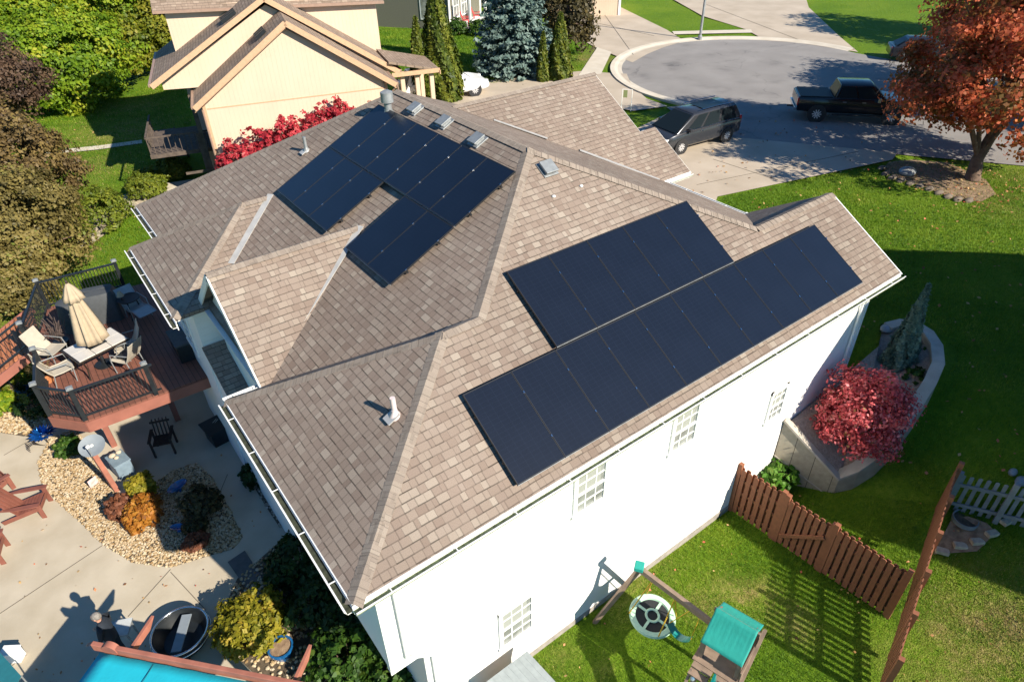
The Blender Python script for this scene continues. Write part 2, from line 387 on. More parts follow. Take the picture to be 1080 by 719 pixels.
def hip_block(y0, y1):
    """bump-out with a hip at both ends, eave on the garden side; returns its plan points"""
    z0 = (y1 - y0) / 2 * B_; ym = (y0 + y1) / 2; ax = NX + z0 / A_; qx = L1 + z0 / A_
    ap = (ax, ym, ZE + z0); q = (qx, ym, ZE + z0)
    roof_face(rf, [(NX, y0, ZE), ap, (NX, y1, ZE)], Y)
    roof_face(rf, [(NX, y1, ZE), ap, q, (L1, y1, ZE)], X)
    return ap, q, y0, y1
A0, Q0, _, CY = hip_block(NY, 11.73)
A2, Q2, L2a, L2b = hip_block(15.5, 20.0)
roof_face(rf, [(NX, L2a, ZE), (L1, L2a, ZE), Q2, A2], X)
H0 = (P[0] + (P[2] - ZR) / .465, YR, ZR)
roof_face(rf, [(NX, NY, ZE), (EX, NY, ZE), (EX, YR, ZR), H0, P, Q0, A0], X)                 # sunny slope
roof_face(rf, [Q0, P, P2, (L1, 22.9, ZE), (L1, CY, ZE)], Y)                                  # garden slope with the second array
roof_face(rf, [P2, (16.4, 22.9, ZE), (L1, 22.9, ZE)], X)
roof_face(rf, [P, H0, (16.4, 10.6, ZE), (16.4, 22.9, ZE), P2], Y)                            # street slope
roof_face(rf, [H0, (EX, YR, ZR), (EX, 10.6, ZE), (16.4, 10.6, ZE)], X)
GZ = 7.65; GY = 13.75; GX = 2.15; gq = L1 + (GZ - ZE) / A_; gl = (GZ - ZE) / .81
roof_face(rf, [(GX, GY, GZ), (gq, GY, GZ), (L1 + .05, GY - gl, ZE + .02), (GX, GY - gl, ZE + .02)], X)     # cross gable, sunny side
roof_face(rf, [(GX, GY, GZ), (gq, GY, GZ), (L1 + .05, GY + gl, ZE + .02), (GX, GY + gl, ZE + .02)], X)
gy, gz = 17.95, ZE + .6 * (17.95 - 13.8)
roof_face(rf, [(11.08, gy, gz), (16.95, gy, gz), (16.95, 15.55, ZE + 1.05), (17.68, 15.55, ZE + 1.05), (17.68, 13.8, ZE), (16.2, 13.8, ZE)], X)   # garage
roof_face(rf, [(11.08, gy, gz), (16.95, gy, gz), (16.95, 22.1, ZE), (16.2, 22.1, ZE)], X)
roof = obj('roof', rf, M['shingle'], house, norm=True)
# ridge and hip caps: overlapping cap shingles
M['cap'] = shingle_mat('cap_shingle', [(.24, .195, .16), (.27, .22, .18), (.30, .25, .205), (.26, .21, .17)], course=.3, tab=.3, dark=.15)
def caps(p0, p1, w=.145, step=.17, lift=.014):
    cp = MB(); p0, p1 = Vector(p0), Vector(p1); d = p1 - p0; L = d.length; d.normalize(); sd = d.cross(Vector((0, 0, 1))).normalized()
    n = max(1, int(L / step))
    for i in range(n):
        a = p0 + d * (i * L / n) + Vector((0, 0, lift)); b = p0 + d * ((i + 1) * L / n + .03) + Vector((0, 0, lift + .010))
        dz = Vector((0, 0, -w * .42)); i0 = random.random() * 40
        for s_ in (-1, 1):
            o = sd * (w * s_) + dz
            cp.face([a + o, b + o, b, a], [(i0, i0), (i0 + .28, i0), (i0 + .28, i0 + .12), (i0, i0 + .12)])
    obj('ridge_cap', cp, M['cap'], roof, norm=False)
for a, b in (((NX, NY, ZE), A0), (A0, Q0), (Q0, P), (P, P2), (H0, P), ((EX, YR, ZR), H0), ((NX, CY, ZE), A0), ((NX, L2a, ZE), A2), ((NX, L2b, ZE), A2), (A2, Q2),
             ((GX, GY, GZ), (gq, GY, GZ)), ((L1, 22.9, ZE), P2), ((11.08, gy, gz), (16.95, gy, gz))): caps(a, b)
def strip(p0, p1, w=.17, lift=.035):
    fl = MB(); fl.beam(Vector(p0) + Vector((0, 0, lift)), Vector(p1) + Vector((0, 0, lift)), w, .02); obj('flashing', fl, M['flash'], roof)
strip((L1 + 1.0, GY - gl + .96 * .78, ZE + .50), (gq - .1, GY - .05, GZ - .02)); strip((L1 + .95, L2a + .8, ZE + .47), (Q2[0], Q2[1], Q2[2]))
strip((12.1, 17.2, ZE + 2.02), (13.4, 16.15, ZE + 1.42), .1); strip((14.2, 15.5, ZE + 1.04), (16.2, 13.82, ZE + .06), .12)

# roof vents and pipes
def zr(y): return ZE + B_ * (y - NY)
def zl(x): return ZE + A_ * (x - L1)
def box_vent(p, slope, upd):
    o = MB(); up = Vector((*upd, slope)).normalized(); sd = Vector((0, 0, 1)).cross(up).normalized(); n = up.cross(sd)
    if n.z < 0: n = -n
    T = Matrix(((sd.x, up.x, n.x, p[0]), (sd.y, up.y, n.y, p[1]), (sd.z, up.z, n.z, p[2]), (0, 0, 0, 1)))
    o.box(None, (.40, .40, .03), M=T @ Matrix.Translation((0, 0, .015))); o.box(None, (.26, .26, .07), M=T @ Matrix.Translation((0, 0, .05))); o.box(None, (.34, .34, .05), M=T @ Matrix.Translation((0, -.01, .11)))
    return obj('roof_vent', o, M['lead'], roof, bevel=.008)
box_vent((9.22, 11.12, zr(11.12)), B_, (0, 1))
for x, y in ((8.80, 13.2), (8.86, 14.75), (8.86, 16.2)): box_vent((x, y, zl(x)), A_, (1, 0))
def pipe(p, h, r, m, hood=False):
    o = MB(); o.tube([(p[0], p[1], p[2] - .1), (p[0], p[1], p[2] + h)], r, 14)
    o.lathe([(r * 2.4, -.03), (r * 2.2, .02), (r * 1.15, .10), (r * 1.15, .14)], (p[0], p[1], p[2]), 16)
    f = obj('vent_pipe', o, m, roof, smooth=True)
    if hood:
        c = MB(); c.lathe([(r * 1.05, h - .3), (r * 1.7, h - .28), (r * 1.7, h - .02), (r * .7, h + .03)], (p[0], p[1], p[2]), 16); obj('flue_cap', c, M['lead'], roof, smooth=True)
        c = MB(); c.box((p[0] - .05, p[1], p[2] + .0), (.34, .34, .06)); obj('pipe_boot', c, M['flash'], roof)
    else:
        c = MB(); up = Vector((1, 0, A_)).normalized(); T = Matrix(((up.x, 0, -up.z, p[0] - .06), (0, 1, 0, p[1]), (up.z, 0, up.x, p[2] + .0), (0, 0, 0, 1)))
        c.box(None, (.26, .22, .02), M=T @ Matrix.Translation((0, 0, .02))); obj('pipe_boot', c, M['flash'], roof)
pipe((3.48, 8.19, ZE + A_ * (3.48 - NX)), .40, .048, M['pvc']); pipe((6.45, 18.4, zl(6.45)), .40, .045, M['lead']); pipe((8.42, 16.95, zl(8.42)), .62, .10, M['lead'], True)
for q in ((572, 175 + 2), (0, 0)): pass
for px_, py_ in ((613, 197), (584, 208)):
    d = ray(px_, py_); n_ = np.array([0, -B_, 1.0]); t_ = (np.dot(np.array([0, NY, ZE - CAM_Z]), n_)) / np.dot(d, n_); q = d * t_ + np.array([0, 0, CAM_Z]); dots = MB(); dots.ellipsoid(q + np.array([0, 0, .02]), (.045, .045, .03), 8, 6); obj('roof_seal', dots, M['trim'], roof)

# gutters: K-profile channels with hangers
M['gutter_shaded'] = mat('shaded_gutter_debris', (.035, .04, .022), .9, noise=.5, nscale=14)  # same debris darkened in colour for the shade in the other gutters
def gutter(p0, p1, out):
    p0, p1, o = Vector(p0), Vector(p1), Vector(out); d = (p1 - p0).normalized(); z = Vector((0, 0, 1))
    prof = [(0, .10), (0, 0), (.09, 0), (.118, .06), (.138, .10), (.112, .10), (.108, .06), (.085, .008), (.006, .008), (.006, .10)]
    mb = MB(); base = Vector((0, 0, -.13))
    mb.loft([[q + o * a + z * b + base for a, b in prof] for q in (p0, p1)], closed=True, caps=True)
    g = obj('gutter', mb, M['trim'], house, norm=True)
    mb = MB(); w = o * .105 + z * .035 + base; mb.beam(p0 + o * .06 + z * .03 + base, p1 + o * .06 + z * .03 + base, .10, .015); obj('gutter_debris', mb, M['gutter_sunlit'] if out[1] < 0 else M['gutter_shaded'], g)
    L = (p1 - p0).length; n = max(2, int(L / 1.1))
    for i in range(n): mb = MB(); q = p0 + d * (L * (i + .5) / n); mb.beam(q + z * .096 + base, q + o * .13 + z * .10 + base, .018, .008); obj('gutter_hanger', mb, M['trim'], g)
    mb = MB(); mb.beam(p0 + base + z * .03 - o * .012, p1 + base + z * .03 - o * .012, .02, .2); obj('fascia', mb, M['trim'], house)
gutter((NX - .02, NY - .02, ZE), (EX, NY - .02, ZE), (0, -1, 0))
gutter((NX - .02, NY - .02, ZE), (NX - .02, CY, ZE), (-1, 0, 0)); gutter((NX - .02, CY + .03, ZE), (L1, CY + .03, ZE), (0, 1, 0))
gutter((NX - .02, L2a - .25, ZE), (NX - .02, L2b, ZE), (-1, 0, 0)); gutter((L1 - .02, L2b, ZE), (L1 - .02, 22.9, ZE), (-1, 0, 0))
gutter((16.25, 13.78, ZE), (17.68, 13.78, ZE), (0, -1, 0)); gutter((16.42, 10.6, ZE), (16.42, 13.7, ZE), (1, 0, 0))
# walls with gable ends
wl = MB(); wx0 = NX + .45; wy = NY + .40
wl.prism([(wx0, wy), (wx0, CY - .4), (16.3, CY - .4), (16.3, wy)], 2.9, 5.80); wl.prism([(wx0 + .62, wy + .003), (wx0 + .62, CY - .4), (16.28, CY - .4), (16.28, wy + .003)], -.2, 2.9)
wl.prism([(2.75, CY - .4), (2.75, 22.5), (16.0, 22.5), (16.0, CY - .4)], -.2, 5.80); wl.prism([(wx0, 15.9), (wx0, 19.6), (2.8, 19.6), (2.8, 15.9)], -.2, 5.80)
wl.prism([(16.0, 14.2), (16.0, 21.7), (16.7, 21.7), (16.7, 14.2)], 2.2, 5.80)
wl.mesh([(16.30, NY + .4, 5.8), (16.30, 10.2, 5.8), (16.30, YR, ZR - .15)], [(0, 1, 2)])
gw = [(GX + .25, GY - gl + .25, ZE), (GX + .25, GY + gl - .25, ZE), (GX + .25, GY, GZ - .22)]
wl.slab(gw, .2, (1, 0, 0)); wl.prism([(GX + .25, GY - gl + .3), (GX + .25, GY + gl - .3), (2.8, GY + gl - .3), (2.8, GY - gl + .3)], 2.9, 5.86)
def siding_mat():
    m = mat('lap_siding', (.80, .79, .77), .5); nt = m.node_tree; b = nt.nodes['Principled BSDF']
    g = N(nt, 'ShaderNodeNewGeometry'); sx = N(nt, 'ShaderNodeSeparateXYZ'); nt.links.new(g.outputs['Position'], sx.inputs[0])
    f = math_node(nt, 'FRACT', math_node(nt, 'DIVIDE', sx.outputs[2], .19)); bp = N(nt, 'ShaderNodeBump'); bp.inputs['Strength'].default_value = .8; bp.inputs['Distance'].default_value = .02
    nt.links.new(math_node(nt, 'SUBTRACT', 1.0, f), bp.inputs['Height']); nt.links.new(bp.outputs['Normal'], b.inputs['Normal']); return m
M['siding'] = siding_mat()
obj('wall', wl, M['siding'], house)
sf = MB()
sf.box(((NX + 16.6) / 2, (NY + wy) / 2, ZE - .14), (16.6 - NX, .42, .02)); sf.box(((NX + wx0) / 2, (NY + CY) / 2 + .2, ZE - .143), (.46, CY - NY - .4, .02)); sf.box(((NX + wx0) / 2, 17.75, ZE - .14), (.46, 4.4, .02)); sf.box((GX + .12, GY, ZE - .08), (.24, 3.8, .02))
sf.beam((GX, GY - gl, ZE - .09), (GX, GY, GZ - .10), .03, .18); sf.beam((GX, GY + gl, ZE - .09), (GX, GY, GZ - .10), .03, .18)
sf.beam((EX, NY, ZE - .09), (EX, YR, ZR - .10), .03, .18); sf.beam((16.95, gy, gz - .1), (16.95, 15.55, ZE + .95), .03, .16); sf.beam((17.68, 15.55, ZE + .95), (17.68, 13.8, ZE - .1), .03, .16)
obj('soffit', sf, M['trim'], house)
# corner boards, cantilever trim, downspouts
for c_, s_ in (((wx0 - .012, wy + .05, 4.35), (.024, .14, 2.92)), ((wx0 + .07, wy - .012, 4.35), (.16, .024, 2.92)), ((wx0 + .30, wy - .013, 2.94), (.66, .026, .14)), ((wx0 + .69, wy - .010, 1.4), (.14, .02, 2.8)), ((16.26, wy - .012, 4.3), (.14, .024, 3.1))):
    cb = MB(); cb.box(c_, s_); obj('corner_board', cb, M['trim'], house)
ds = MB(); ds.tube([(wx0 + .3, wy - .09, ZE - .2), (wx0 + .30, wy - .06, ZE - .45), (wx0 + .30, wy - .06, 3.15), (wx0 + .78, wy - .06, 2.75), (wx0 + .78, wy - .06, .2)], .035, 8); obj('downspout', ds, M['trim'], house)
ds = MB(); ds.tube([(15.9, wy - .09, ZE - .2), (15.9, wy - .06, ZE - .4), (15.9, wy - .06, 2.6)], .035, 8); obj('downspout', ds, M['trim'], house)
# foundation strip seen under the siding
fd = MB(); fd.box(((wx0 + .62 + 16.28) / 2, wy - .01, .04), (16.28 - wx0 - .62, .02, .26)); obj('foundation', fd, mat('concrete_foundation', (.30, .27, .24), .9, noise=.2), house)

def window(cx_, z0, w, h, plane='y', py=wy, cols=3, out=-1, rows=2):
    """double hung window with muntins on a wall facing -Y (plane y) or -X (plane x)"""
    def bx(mb, u, v, su, sv, d0, d1):
        if plane == 'y': mb.box((u, py + out * (d0 + d1) / 2, v), (su, abs(d1 - d0), sv))
        else: mb.box((py + out * (d0 + d1) / 2, u, v), (abs(d1 - d0), su, sv))
    fr = MB(); t = .09
    bx(fr, cx_ - w / 2 + .0, z0 + h / 2, t, h + t, .002, .045); bx(fr, cx_ + w / 2, z0 + h / 2, t, h + t, .002, .045)
    bx(fr, cx_, z0 + h + .0, w + t, t, .0025, .05); bx(fr, cx_, z0, w + t * 1.6, t, .0025, .06); bx(fr, cx_, z0 + h / 2, w, .055, .0028, .04)
    f = obj('window', fr, M['trim'], house)
    g = MB(); bx(g, cx_, z0 + h / 2, w - .02, h - .02, .003, .012); obj('pane', g, M['pane'], f)
    mu = MB()
    for i in range(1, cols): bx(mu, cx_ - w / 2 + w * i / cols, z0 + h / 2, .026, h - .04, .0035, .024)
    for k in range(2):
        for j in range(1, rows): bx(mu, cx_, z0 + h / 2 * k + h / 2 * j / rows, w - .04, .026, .0038, .026)
    obj('muntin', mu, M['trim'], f)
    bl = MB(); bx(bl, cx_ - w * .08, z0 + h * .72, w * .8, h * .5, .0126, .0145); obj('blind', bl, M['blind'], f)
window(4.66, 1.20, .82, 1.22); window(6.53, 4.0, .80, 1.12); window(9.27, 4.0, .78, 1.12); window(12.95, 2.75, .62, 1.0)
window(17.7, 3.6, 1.0, 1.3, 'x', wx0, 2); window(9.2, 3.6, .9, 1.3, 'x', wx0, 2)
# shed roof between the two bump-outs and the patio door wall
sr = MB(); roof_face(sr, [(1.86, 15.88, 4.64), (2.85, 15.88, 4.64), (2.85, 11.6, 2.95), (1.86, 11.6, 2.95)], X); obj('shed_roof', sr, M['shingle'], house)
ud = MB(); ud.prism([(1.95, 11.9), (1.95, 15.9), (2.75, 15.9), (2.75, 11.9)], -.1, 2.9); ud.slab([(1.95, 15.9, 2.9), (1.95, 15.9, 4.5), (1.95, 12.0, 2.96)], .8, (1, 0, 0)); obj('bay_wall', ud, M['siding'], house)
# porch roof on the street side
pr = MB(); roof_face(pr, [(17.95, 11.62, 5.0), (21.3, 10.95, 5.0), (17.6, 9.2, 5.5), (16.4, 9.2, 5.5), (16.4, 11.8, 5.0)], X)
M['porch_shaded'] = shingle_mat('shaded_porch_shingle', [(.022, .025, .034), (.03, .032, .04), (.027, .028, .036)])  # shade behind the wing ridge is put into these shingle colours
obj('porch_roof', pr, M['porch_shaded'], house); pg = MB(); pg.beam((17.2, 11.72, 4.97), (18.2, 11.66, 4.97), .12, .12); obj('porch_gutter', pg, M['trim'], house)
for x, y in ((18.2, 11.3), (20.6, 10.8)): pg = MB(); pg.box((x, y, 3.75), (.16, .16, 2.4)); obj('porch_post', pg, M['trim'], house)
gd = MB()
for i in range(4): gd.box((16.715, 17.95, 2.95 + i * .55), (.03, 4.8, .53))
obj('garage_door', gd, M['trim'], house)

# ------------------------------------------------------------------ solar panels
PW, PH, GAP = 1.045, 1.827, .008
def make_panel():
    t = thing('solar_panel', (0, 0, 0), 'black framed solar panel', 'solar panel', group='solar panels on the house roof')
    f = MB(); w, h = PW - GAP, PH - GAP
    f.box((0, -h / 2 + .012, 0), (w, .024, .04)); f.box((0, h / 2 - .012, 0), (w, .024, .04)); f.box((-w / 2 + .006, 0, 0), (.012, h - .048, .04)); f.box((w / 2 - .006, 0, 0), (.012, h - .048, .04))
    f.box((0, 0, -.014), (w - .03, h - .05, .008))
    obj('frame', f, M['frame'], t, local=True)
    g = MB(); a, b = w / 2 - .0125, h / 2 - .0245; g.face([(-a, -b, .016), (a, -b, .016), (a, b, .016), (-a, b, .016)], [(0, 0), (1, 0), (1, 1), (0, 1)]); obj('cells', g, M['cells'], t, local=True, norm=False)
    r = MB()
    for y in (-.46, .46): r.box((0, y, -.055), (PW, .04, .06))
    obj('rail', r, M['frame'], t, local=True)
    e = MB(); e.box((0, -h / 2 - .004, -.004), (w, .008, .03)); obj('edge_glint', e, M['lead'], t, local=True)  # pale strip added to imitate sun glinting on the lower frame edge
    c = MB()
    for y in (-.46, .46): c.box((PW / 2 - .002, y, .023), (.024, .045, .012))
    obj('clamp', c, M['chrome'], t, local=True)
    return t
panel0 = make_panel(); first_panel = [True]
def place_panel(c, u, v, label):
    u, v = Vector(u).normalized(), Vector(v).normalized(); n = u.cross(v)
    T = Matrix(((u.x, v.x, n.x, c.x), (u.y, v.y, n.y, c.y), (u.z, v.z, n.z, c.z), (0, 0, 0, 1)))
    o = panel0 if first_panel[0] else copy_tree(panel0); first_panel[0] = False
    o.rotation_euler = T.to_euler(); o.location = c; o['label'] = label; PM[o.name] = T
cR, cL = math.sqrt(1 + B_ * B_), math.sqrt(1 + A_ * A_)
S_ = .8794566
def row_R(x0, y0, n, words):
    for i in range(n):
        x = x0 + PW * (i + .5); yb = y0 + PH / cR / 2
        place_panel(Vector((x, yb, ZE + B_ * (yb - NY))) + Vector((0, -B_, 1)).normalized() * .12, (1, 0, 0), (0, 1, B_), words(i))
row_R(5.2118 * S_, 7.1041 * S_, 10, lambda i: f'black solar panel, {ORD[i]} from the left in the long lower row above the white wall')
row_R(7.6678 * S_, 8.9121 * S_, 5, lambda i: f'black solar panel, {ORD[i]} from the left in the short upper row on the sunny slope')
def pan_L(k, x0, label):
    y = 12.77 * S_ + PW * (k + .5); xb = x0 + PH / cL / 2
    place_panel(Vector((xb, y, ZE + A_ * (xb - L1))) + Vector((-A_, 0, 1)).normalized() * .12, (0, -1, 0), (1, 0, A_), label)
xl = 7.7791 * S_
for k in range(6): pan_L(k, xl, f'black solar panel, {ORD[5 - k]} from the left in the top row below the box vents')
for k in (0, 1): pan_L(k, xl - PH / cL - .02, ('right' if k == 0 else 'left') + ' one of the two solar panels below the right end of the top row')
for k, wd in ((3, 'rightmost'), (4, 'middle'), (5, 'leftmost')): pan_L(k, xl - PH / cL - .02, f'{wd} of the three solar panels below the left end of the top row')
# ------------------------------------------------------------------ ground
DRY = [(12.6, -.4, 1.6, 1.0), (13.8, .4, 1.3, 1.0), (14.6, -.9, .8, 1.0), (12.2, -1.8, .9, 1.0), (11.4, -.2, .6, 1.0), (11.6, 1.0, 1.0, .5), (15, -1.2, 1.6, .8), (9.9, 4.6, .62, 1.0), (9.2, 4.9, .6, .7), (10.5, 4.25, .4, 1.0), (7.6, 6.15, .6, .5), (9.0, 6.2, .7, .4), (10.4, 3.3, .5, .9), (5.6, 6.0, .5, .5), (8.2, 6.2, .4, .7), (4.6, 6.1, .5, .6), (5.2, 4.6, .5, .45), (6.2, 5.2, .35, .5), (8.4, 5.6, .4, .5), (13.2, -.6, .5, 1.2), (12.9, 1.1, .6, .9), (11.9, -1.2, .5, 1.0), (15.2, .1, .6, .9),
       (-1.5, 34, 2.5, .8), (-2.5, 31, 2.5, .8), (0, 42, 3, .6), (6, 52, 4, .75), (3.5, 46, 3, .55), (8, 57, 3, .7), (35, 37.2, 1.6, 1.0), (36.5, 38.2, 1.2, .9), (27, 35.5, 2, .8), (28, 37.6, 1.2, .5), (31, 36.6, 1.3, .8), (31.5, 8.2, 2.0, .4), (35.0, 9.2, 2, .4), (52, 22.5, 2.5, .5), (-3.2, 22.5, 1.2, .5)]
def grass_mat():
    m = bpy.data.materials.new('grass'); m.use_nodes = True; nt = m.node_tree; b = nt.nodes['Principled BSDF']
    tc = N(nt, 'ShaderNodeTexCoord'); at_ = N(nt, 'ShaderNodeAttribute', attribute_name='dry')
    def noise(s, d=5, r=.6):
        n = N(nt, 'ShaderNodeTexNoise'); n.inputs['Scale'].default_value = s; n.inputs['Detail'].default_value = d; n.inputs['Roughness'].default_value = r
        nt.links.new(tc.outputs['Object'], n.inputs['Vector']); return n.outputs['Fac']
    big, mid, fine, tuft = noise(.22), noise(1.3), noise(28, 3), noise(7, 4)
    green = ramp(nt, math_node(nt, 'ADD', math_node(nt, 'MULTIPLY', big, .5), math_node(nt, 'MULTIPLY', tuft, .5)), [(.3, (.068, .145, .006)), (.5, (.125, .22, .010)), (.7, (.21, .28, .024))])
    dry = ramp(nt, tuft, [(.3, (.16, .115, .03)), (.7, (.34, .26, .11))])
    f = math_node(nt, 'MULTIPLY', at_.outputs['Fac'], ramp_val(nt, math_node(nt, 'ADD', math_node(nt, 'MULTIPLY', mid, .65), math_node(nt, 'MULTIPLY', tuft, .35)), .36, .60))
    mx = N(nt, 'ShaderNodeMix', data_type='RGBA'); nt.links.new(f, mx.inputs[0]); nt.links.new(green, mx.inputs[6]); nt.links.new(dry, mx.inputs[7])
    k = math_node(nt, 'ADD', .55, math_node(nt, 'MULTIPLY', fine, .9))
    sc = N(nt, 'ShaderNodeVectorMath', operation='SCALE'); nt.links.new(mx.outputs[2], sc.inputs[0]); nt.links.new(k, sc.inputs['Scale'])
    nt.links.new(sc.outputs[0], b.inputs['Base Color']); b.inputs['Roughness'].default_value = .8; b.inputs['Specular IOR Level'].default_value = .15
    bp = N(nt, 'ShaderNodeBump'); bp.inputs['Strength'].default_value = 1.0; bp.inputs['Distance'].default_value = .06
    nt.links.new(math_node(nt, 'ADD', fine, tuft), bp.inputs['Height']); nt.links.new(bp.outputs['Normal'], b.inputs['Normal'])
    return m
def ramp_val(nt, v, a, b_):
    n = N(nt, 'ShaderNodeMapRange'); n.inputs[1].default_value = a; n.inputs[2].default_value = b_; nt.links.new(v, n.inputs[0]); return n.outputs[0]
M['grass'] = grass_mat()
def dryness(x, y):
    d = np.zeros_like(x)
    for (cx_, cy_, r, k) in DRY: d = np.maximum(d, k * np.exp(-((x - cx_) ** 2 + (y - cy_) ** 2) / r ** 2))
    return np.clip(d * 1.1 - .05, 0, 1)
def axis_(lo, a, b, hi, fine, coarse):
    return np.unique(np.concatenate([np.arange(lo, a, coarse), np.arange(a, b, fine), np.arange(b, hi + .1, coarse)]))
gx, gyv = axis_(-260, -12, 64, 420, .4, 12), axis_(-260, -14, 82, 420, .4, 12)
GXX, GYY = np.meshgrid(gx, gyv, indexing='ij'); nz = hgt(GXX, GYY) + .03 * np.sin(GXX * .7) * np.sin(GYY * .6 + 1) - .02
nx_, ny_ = GXX.shape
vs = np.stack([GXX, GYY, nz], -1).reshape(-1, 3); idx = np.arange(nx_ * ny_).reshape(nx_, ny_)
fs = np.stack([idx[:-1, :-1], idx[1:, :-1], idx[1:, 1:], idx[:-1, 1:]], -1).reshape(-1, 4)
me = bpy.data.meshes.new('ground'); me.vertices.add(len(vs)); me.vertices.foreach_set('co', vs.astype(np.float32).ravel()); me.loops.add(fs.size); me.loops.foreach_set('vertex_index', fs.astype(np.int32).ravel())
me.polygons.add(len(fs)); me.polygons.foreach_set('loop_start', np.arange(0, fs.size, 4, dtype=np.int32)); me.update(calc_edges=True)
a = me.attributes.new('dry', 'FLOAT', 'POINT'); a.data.foreach_set('value', dryness(vs[:, 0], vs[:, 1]).astype(np.float32))
me.polygons.foreach_set('use_smooth', [True] * len(fs))
g = bpy.data.objects.new('ground', me); COL.objects.link(g); me.materials.append(M['grass']); g['kind'] = 'structure'; PM['ground'] = Matrix.Identity(4)

M['concrete'] = mat('patio_concrete', (.40, .34, .25), .85, noise=.0, col2=(.50, .435, .335), nscale=1.1, bump=.25, bscale=70)
M['drive'] = mat('driveway_concrete', (.40, .33, .25), .85, col2=(.50, .42, .33), nscale=.5, bump=.2, bscale=50)
M['kerb'] = mat('kerb_concrete', (.52, .46, .37), .85, col2=(.60, .54, .45), nscale=1.2)
M['shadow_slab'] = M['concrete']
def asphalt_mat():
    m = mat('asphalt', (.17, .165, .17), .9, bump=.3, bscale=90); nt = m.node_tree; b = nt.nodes['Principled BSDF']
    tc = N(nt, 'ShaderNodeTexCoord'); mp = N(nt, 'ShaderNodeVectorMath', operation='SUBTRACT'); mp.inputs[1].default_value = (41.1, 27.7, 0); 
    g_ = N(nt, 'ShaderNodeNewGeometry'); nt.links.new(g_.outputs['Position'], mp.inputs[0])
    ln = N(nt, 'ShaderNodeVectorMath', operation='LENGTH'); nt.links.new(mp.outputs[0], ln.inputs[0])
    n = N(nt, 'ShaderNodeTexNoise'); n.inputs['Scale'].default_value = .6; n.inputs['Detail'].default_value = 6; nt.links.new(g_.outputs['Position'], n.inputs['Vector'])
    sn = math_node(nt, 'SINE', math_node(nt, 'ADD', math_node(nt, 'MULTIPLY', ln.outputs['Value'], 2.6), math_node(nt, 'MULTIPLY', n.outputs['Fac'], 5)))
    f = math_node(nt, 'ADD', math_node(nt, 'MULTIPLY', n.outputs['Fac'], .8), math_node(nt, 'MULTIPLY', sn, .06))
    vo = N(nt, 'ShaderNodeTexVoronoi', feature='DISTANCE_TO_EDGE'); vo.inputs['Scale'].default_value = .13; wv = N(nt, 'ShaderNodeVectorMath', operation='MULTIPLY_ADD'); nz_ = N(nt, 'ShaderNodeTexNoise'); nz_.inputs['Scale'].default_value = .5; nz_.inputs['Detail'].default_value = 6; nt.links.new(g_.outputs['Position'], nz_.inputs['Vector']); nt.links.new(nz_.outputs['Color'], wv.inputs[0]); wv.inputs[1].default_value = (3, 3, 0); nt.links.new(g_.outputs['Position'], wv.inputs[2]); nt.links.new(wv.outputs[0], vo.inputs['Vector'])
    f = math_node(nt, 'SUBTRACT', f, math_node(nt, 'MULTIPLY', math_node(nt, 'LESS_THAN', vo.outputs['Distance'], .0045), .14))
    c = ramp(nt, f, [(.0, (.10, .095, .095)), (.3, (.225, .21, .20)), (.7, (.285, .268, .255))]); nt.links.new(c, b.inputs['Base Color']); return m
M['asphalt'] = asphalt_mat()
def flat(name, pts, z, m, t=.0, kind='structure'):
    mb = MB()
    if t: mb.prism([(p[0], p[1]) for p in pts], z - t, z)
    else: mb.face([(p[0], p[1], z) for p in pts])
    o = obj(name, mb, m, kind=kind, norm=bool(t))
    if not t and o.data.polygons[0].normal.z < 0: o.data.flip_normals()
    return o
CX, CY_, CR = 41.1, 27.7, 9.05
arc = [(CX + CR * math.cos(rad(a)), CY_ + CR * math.sin(rad(a))) for a in range(-10, 196, 4)]
flat('street', arc + [(30.6, 26.2), (29.2, 23.2), (28.5, 21.5), (33.3, 14.4), (44, -1.4), (62, -28), (72, -21), (56, 3), (51.6, 12), (50.3, 19)], 2.622, M['asphalt'])
kb = MB(); prev = None
for a in range(-6, 204, 3):
    c_, s_ = math.cos(rad(a)), math.sin(rad(a)); rg = [(CX + r * c_, CY_ + r * s_, z) for r, z in ((9.0, 2.60), (9.0, 2.628), (9.28, 2.640), (9.50, 2.70), (9.78, 2.715), (9.78, 2.5))]
    if prev:
        for k in range(5): kb.face([prev[k], prev[k + 1], rg[k + 1], rg[k]])
    prev = rg
obj('kerb', kb, M['kerb'], kind='structure', norm=True)
def pxs(pts, z): return [at(x, y, z) for x, y in pts]
flat('neighbour_driveway', pxs([(606, 38), (596, 27), (612, 6), (632, 1), (655, 8), (704, 32), (722, 43.5), (700, 50), (683, 57), (667, 66), (630, 51)], 2.632), 2.632, M['drive'])
flat('far_driveway', pxs([(700, -6), (741, 17), (786, 31), (808, 43), (840, 45), (880, 51), (905, 55), (886, 39), (853, 8), (848, -8)], 2.632), 2.632, M['drive'])
flat('sidewalk', pxs([(630, 50), (645, 55), (634, 78), (610, 80)], 2.64), 2.64, M['kerb'])
flat('pavement_strip', pxs([(709, 33.2), (792, 31.2), (794, 34.6), (711, 36.4)], 2.638), 2.638, M['kerb'])
flat('apron', pxs([(610, 78), (634, 76.5), (661, 78), (666, 90), (682, 104), (704, 112), (668, 117), (640, 112)], 2.636), 2.636, M['drive'])
flat('driveway', [(16.6, 13.9), (16.6, 21.9), (21, 22.2), (26.2, 24.6), (30.4, 25.5), (28.9, 21.4), (33.6, 14.2), (32.6, 13.9), (23.0, 16.35), (19.5, 14.2)], 2.64, M['drive'])
jm = mat('joint_filler', (.13, .11, .085), .95)
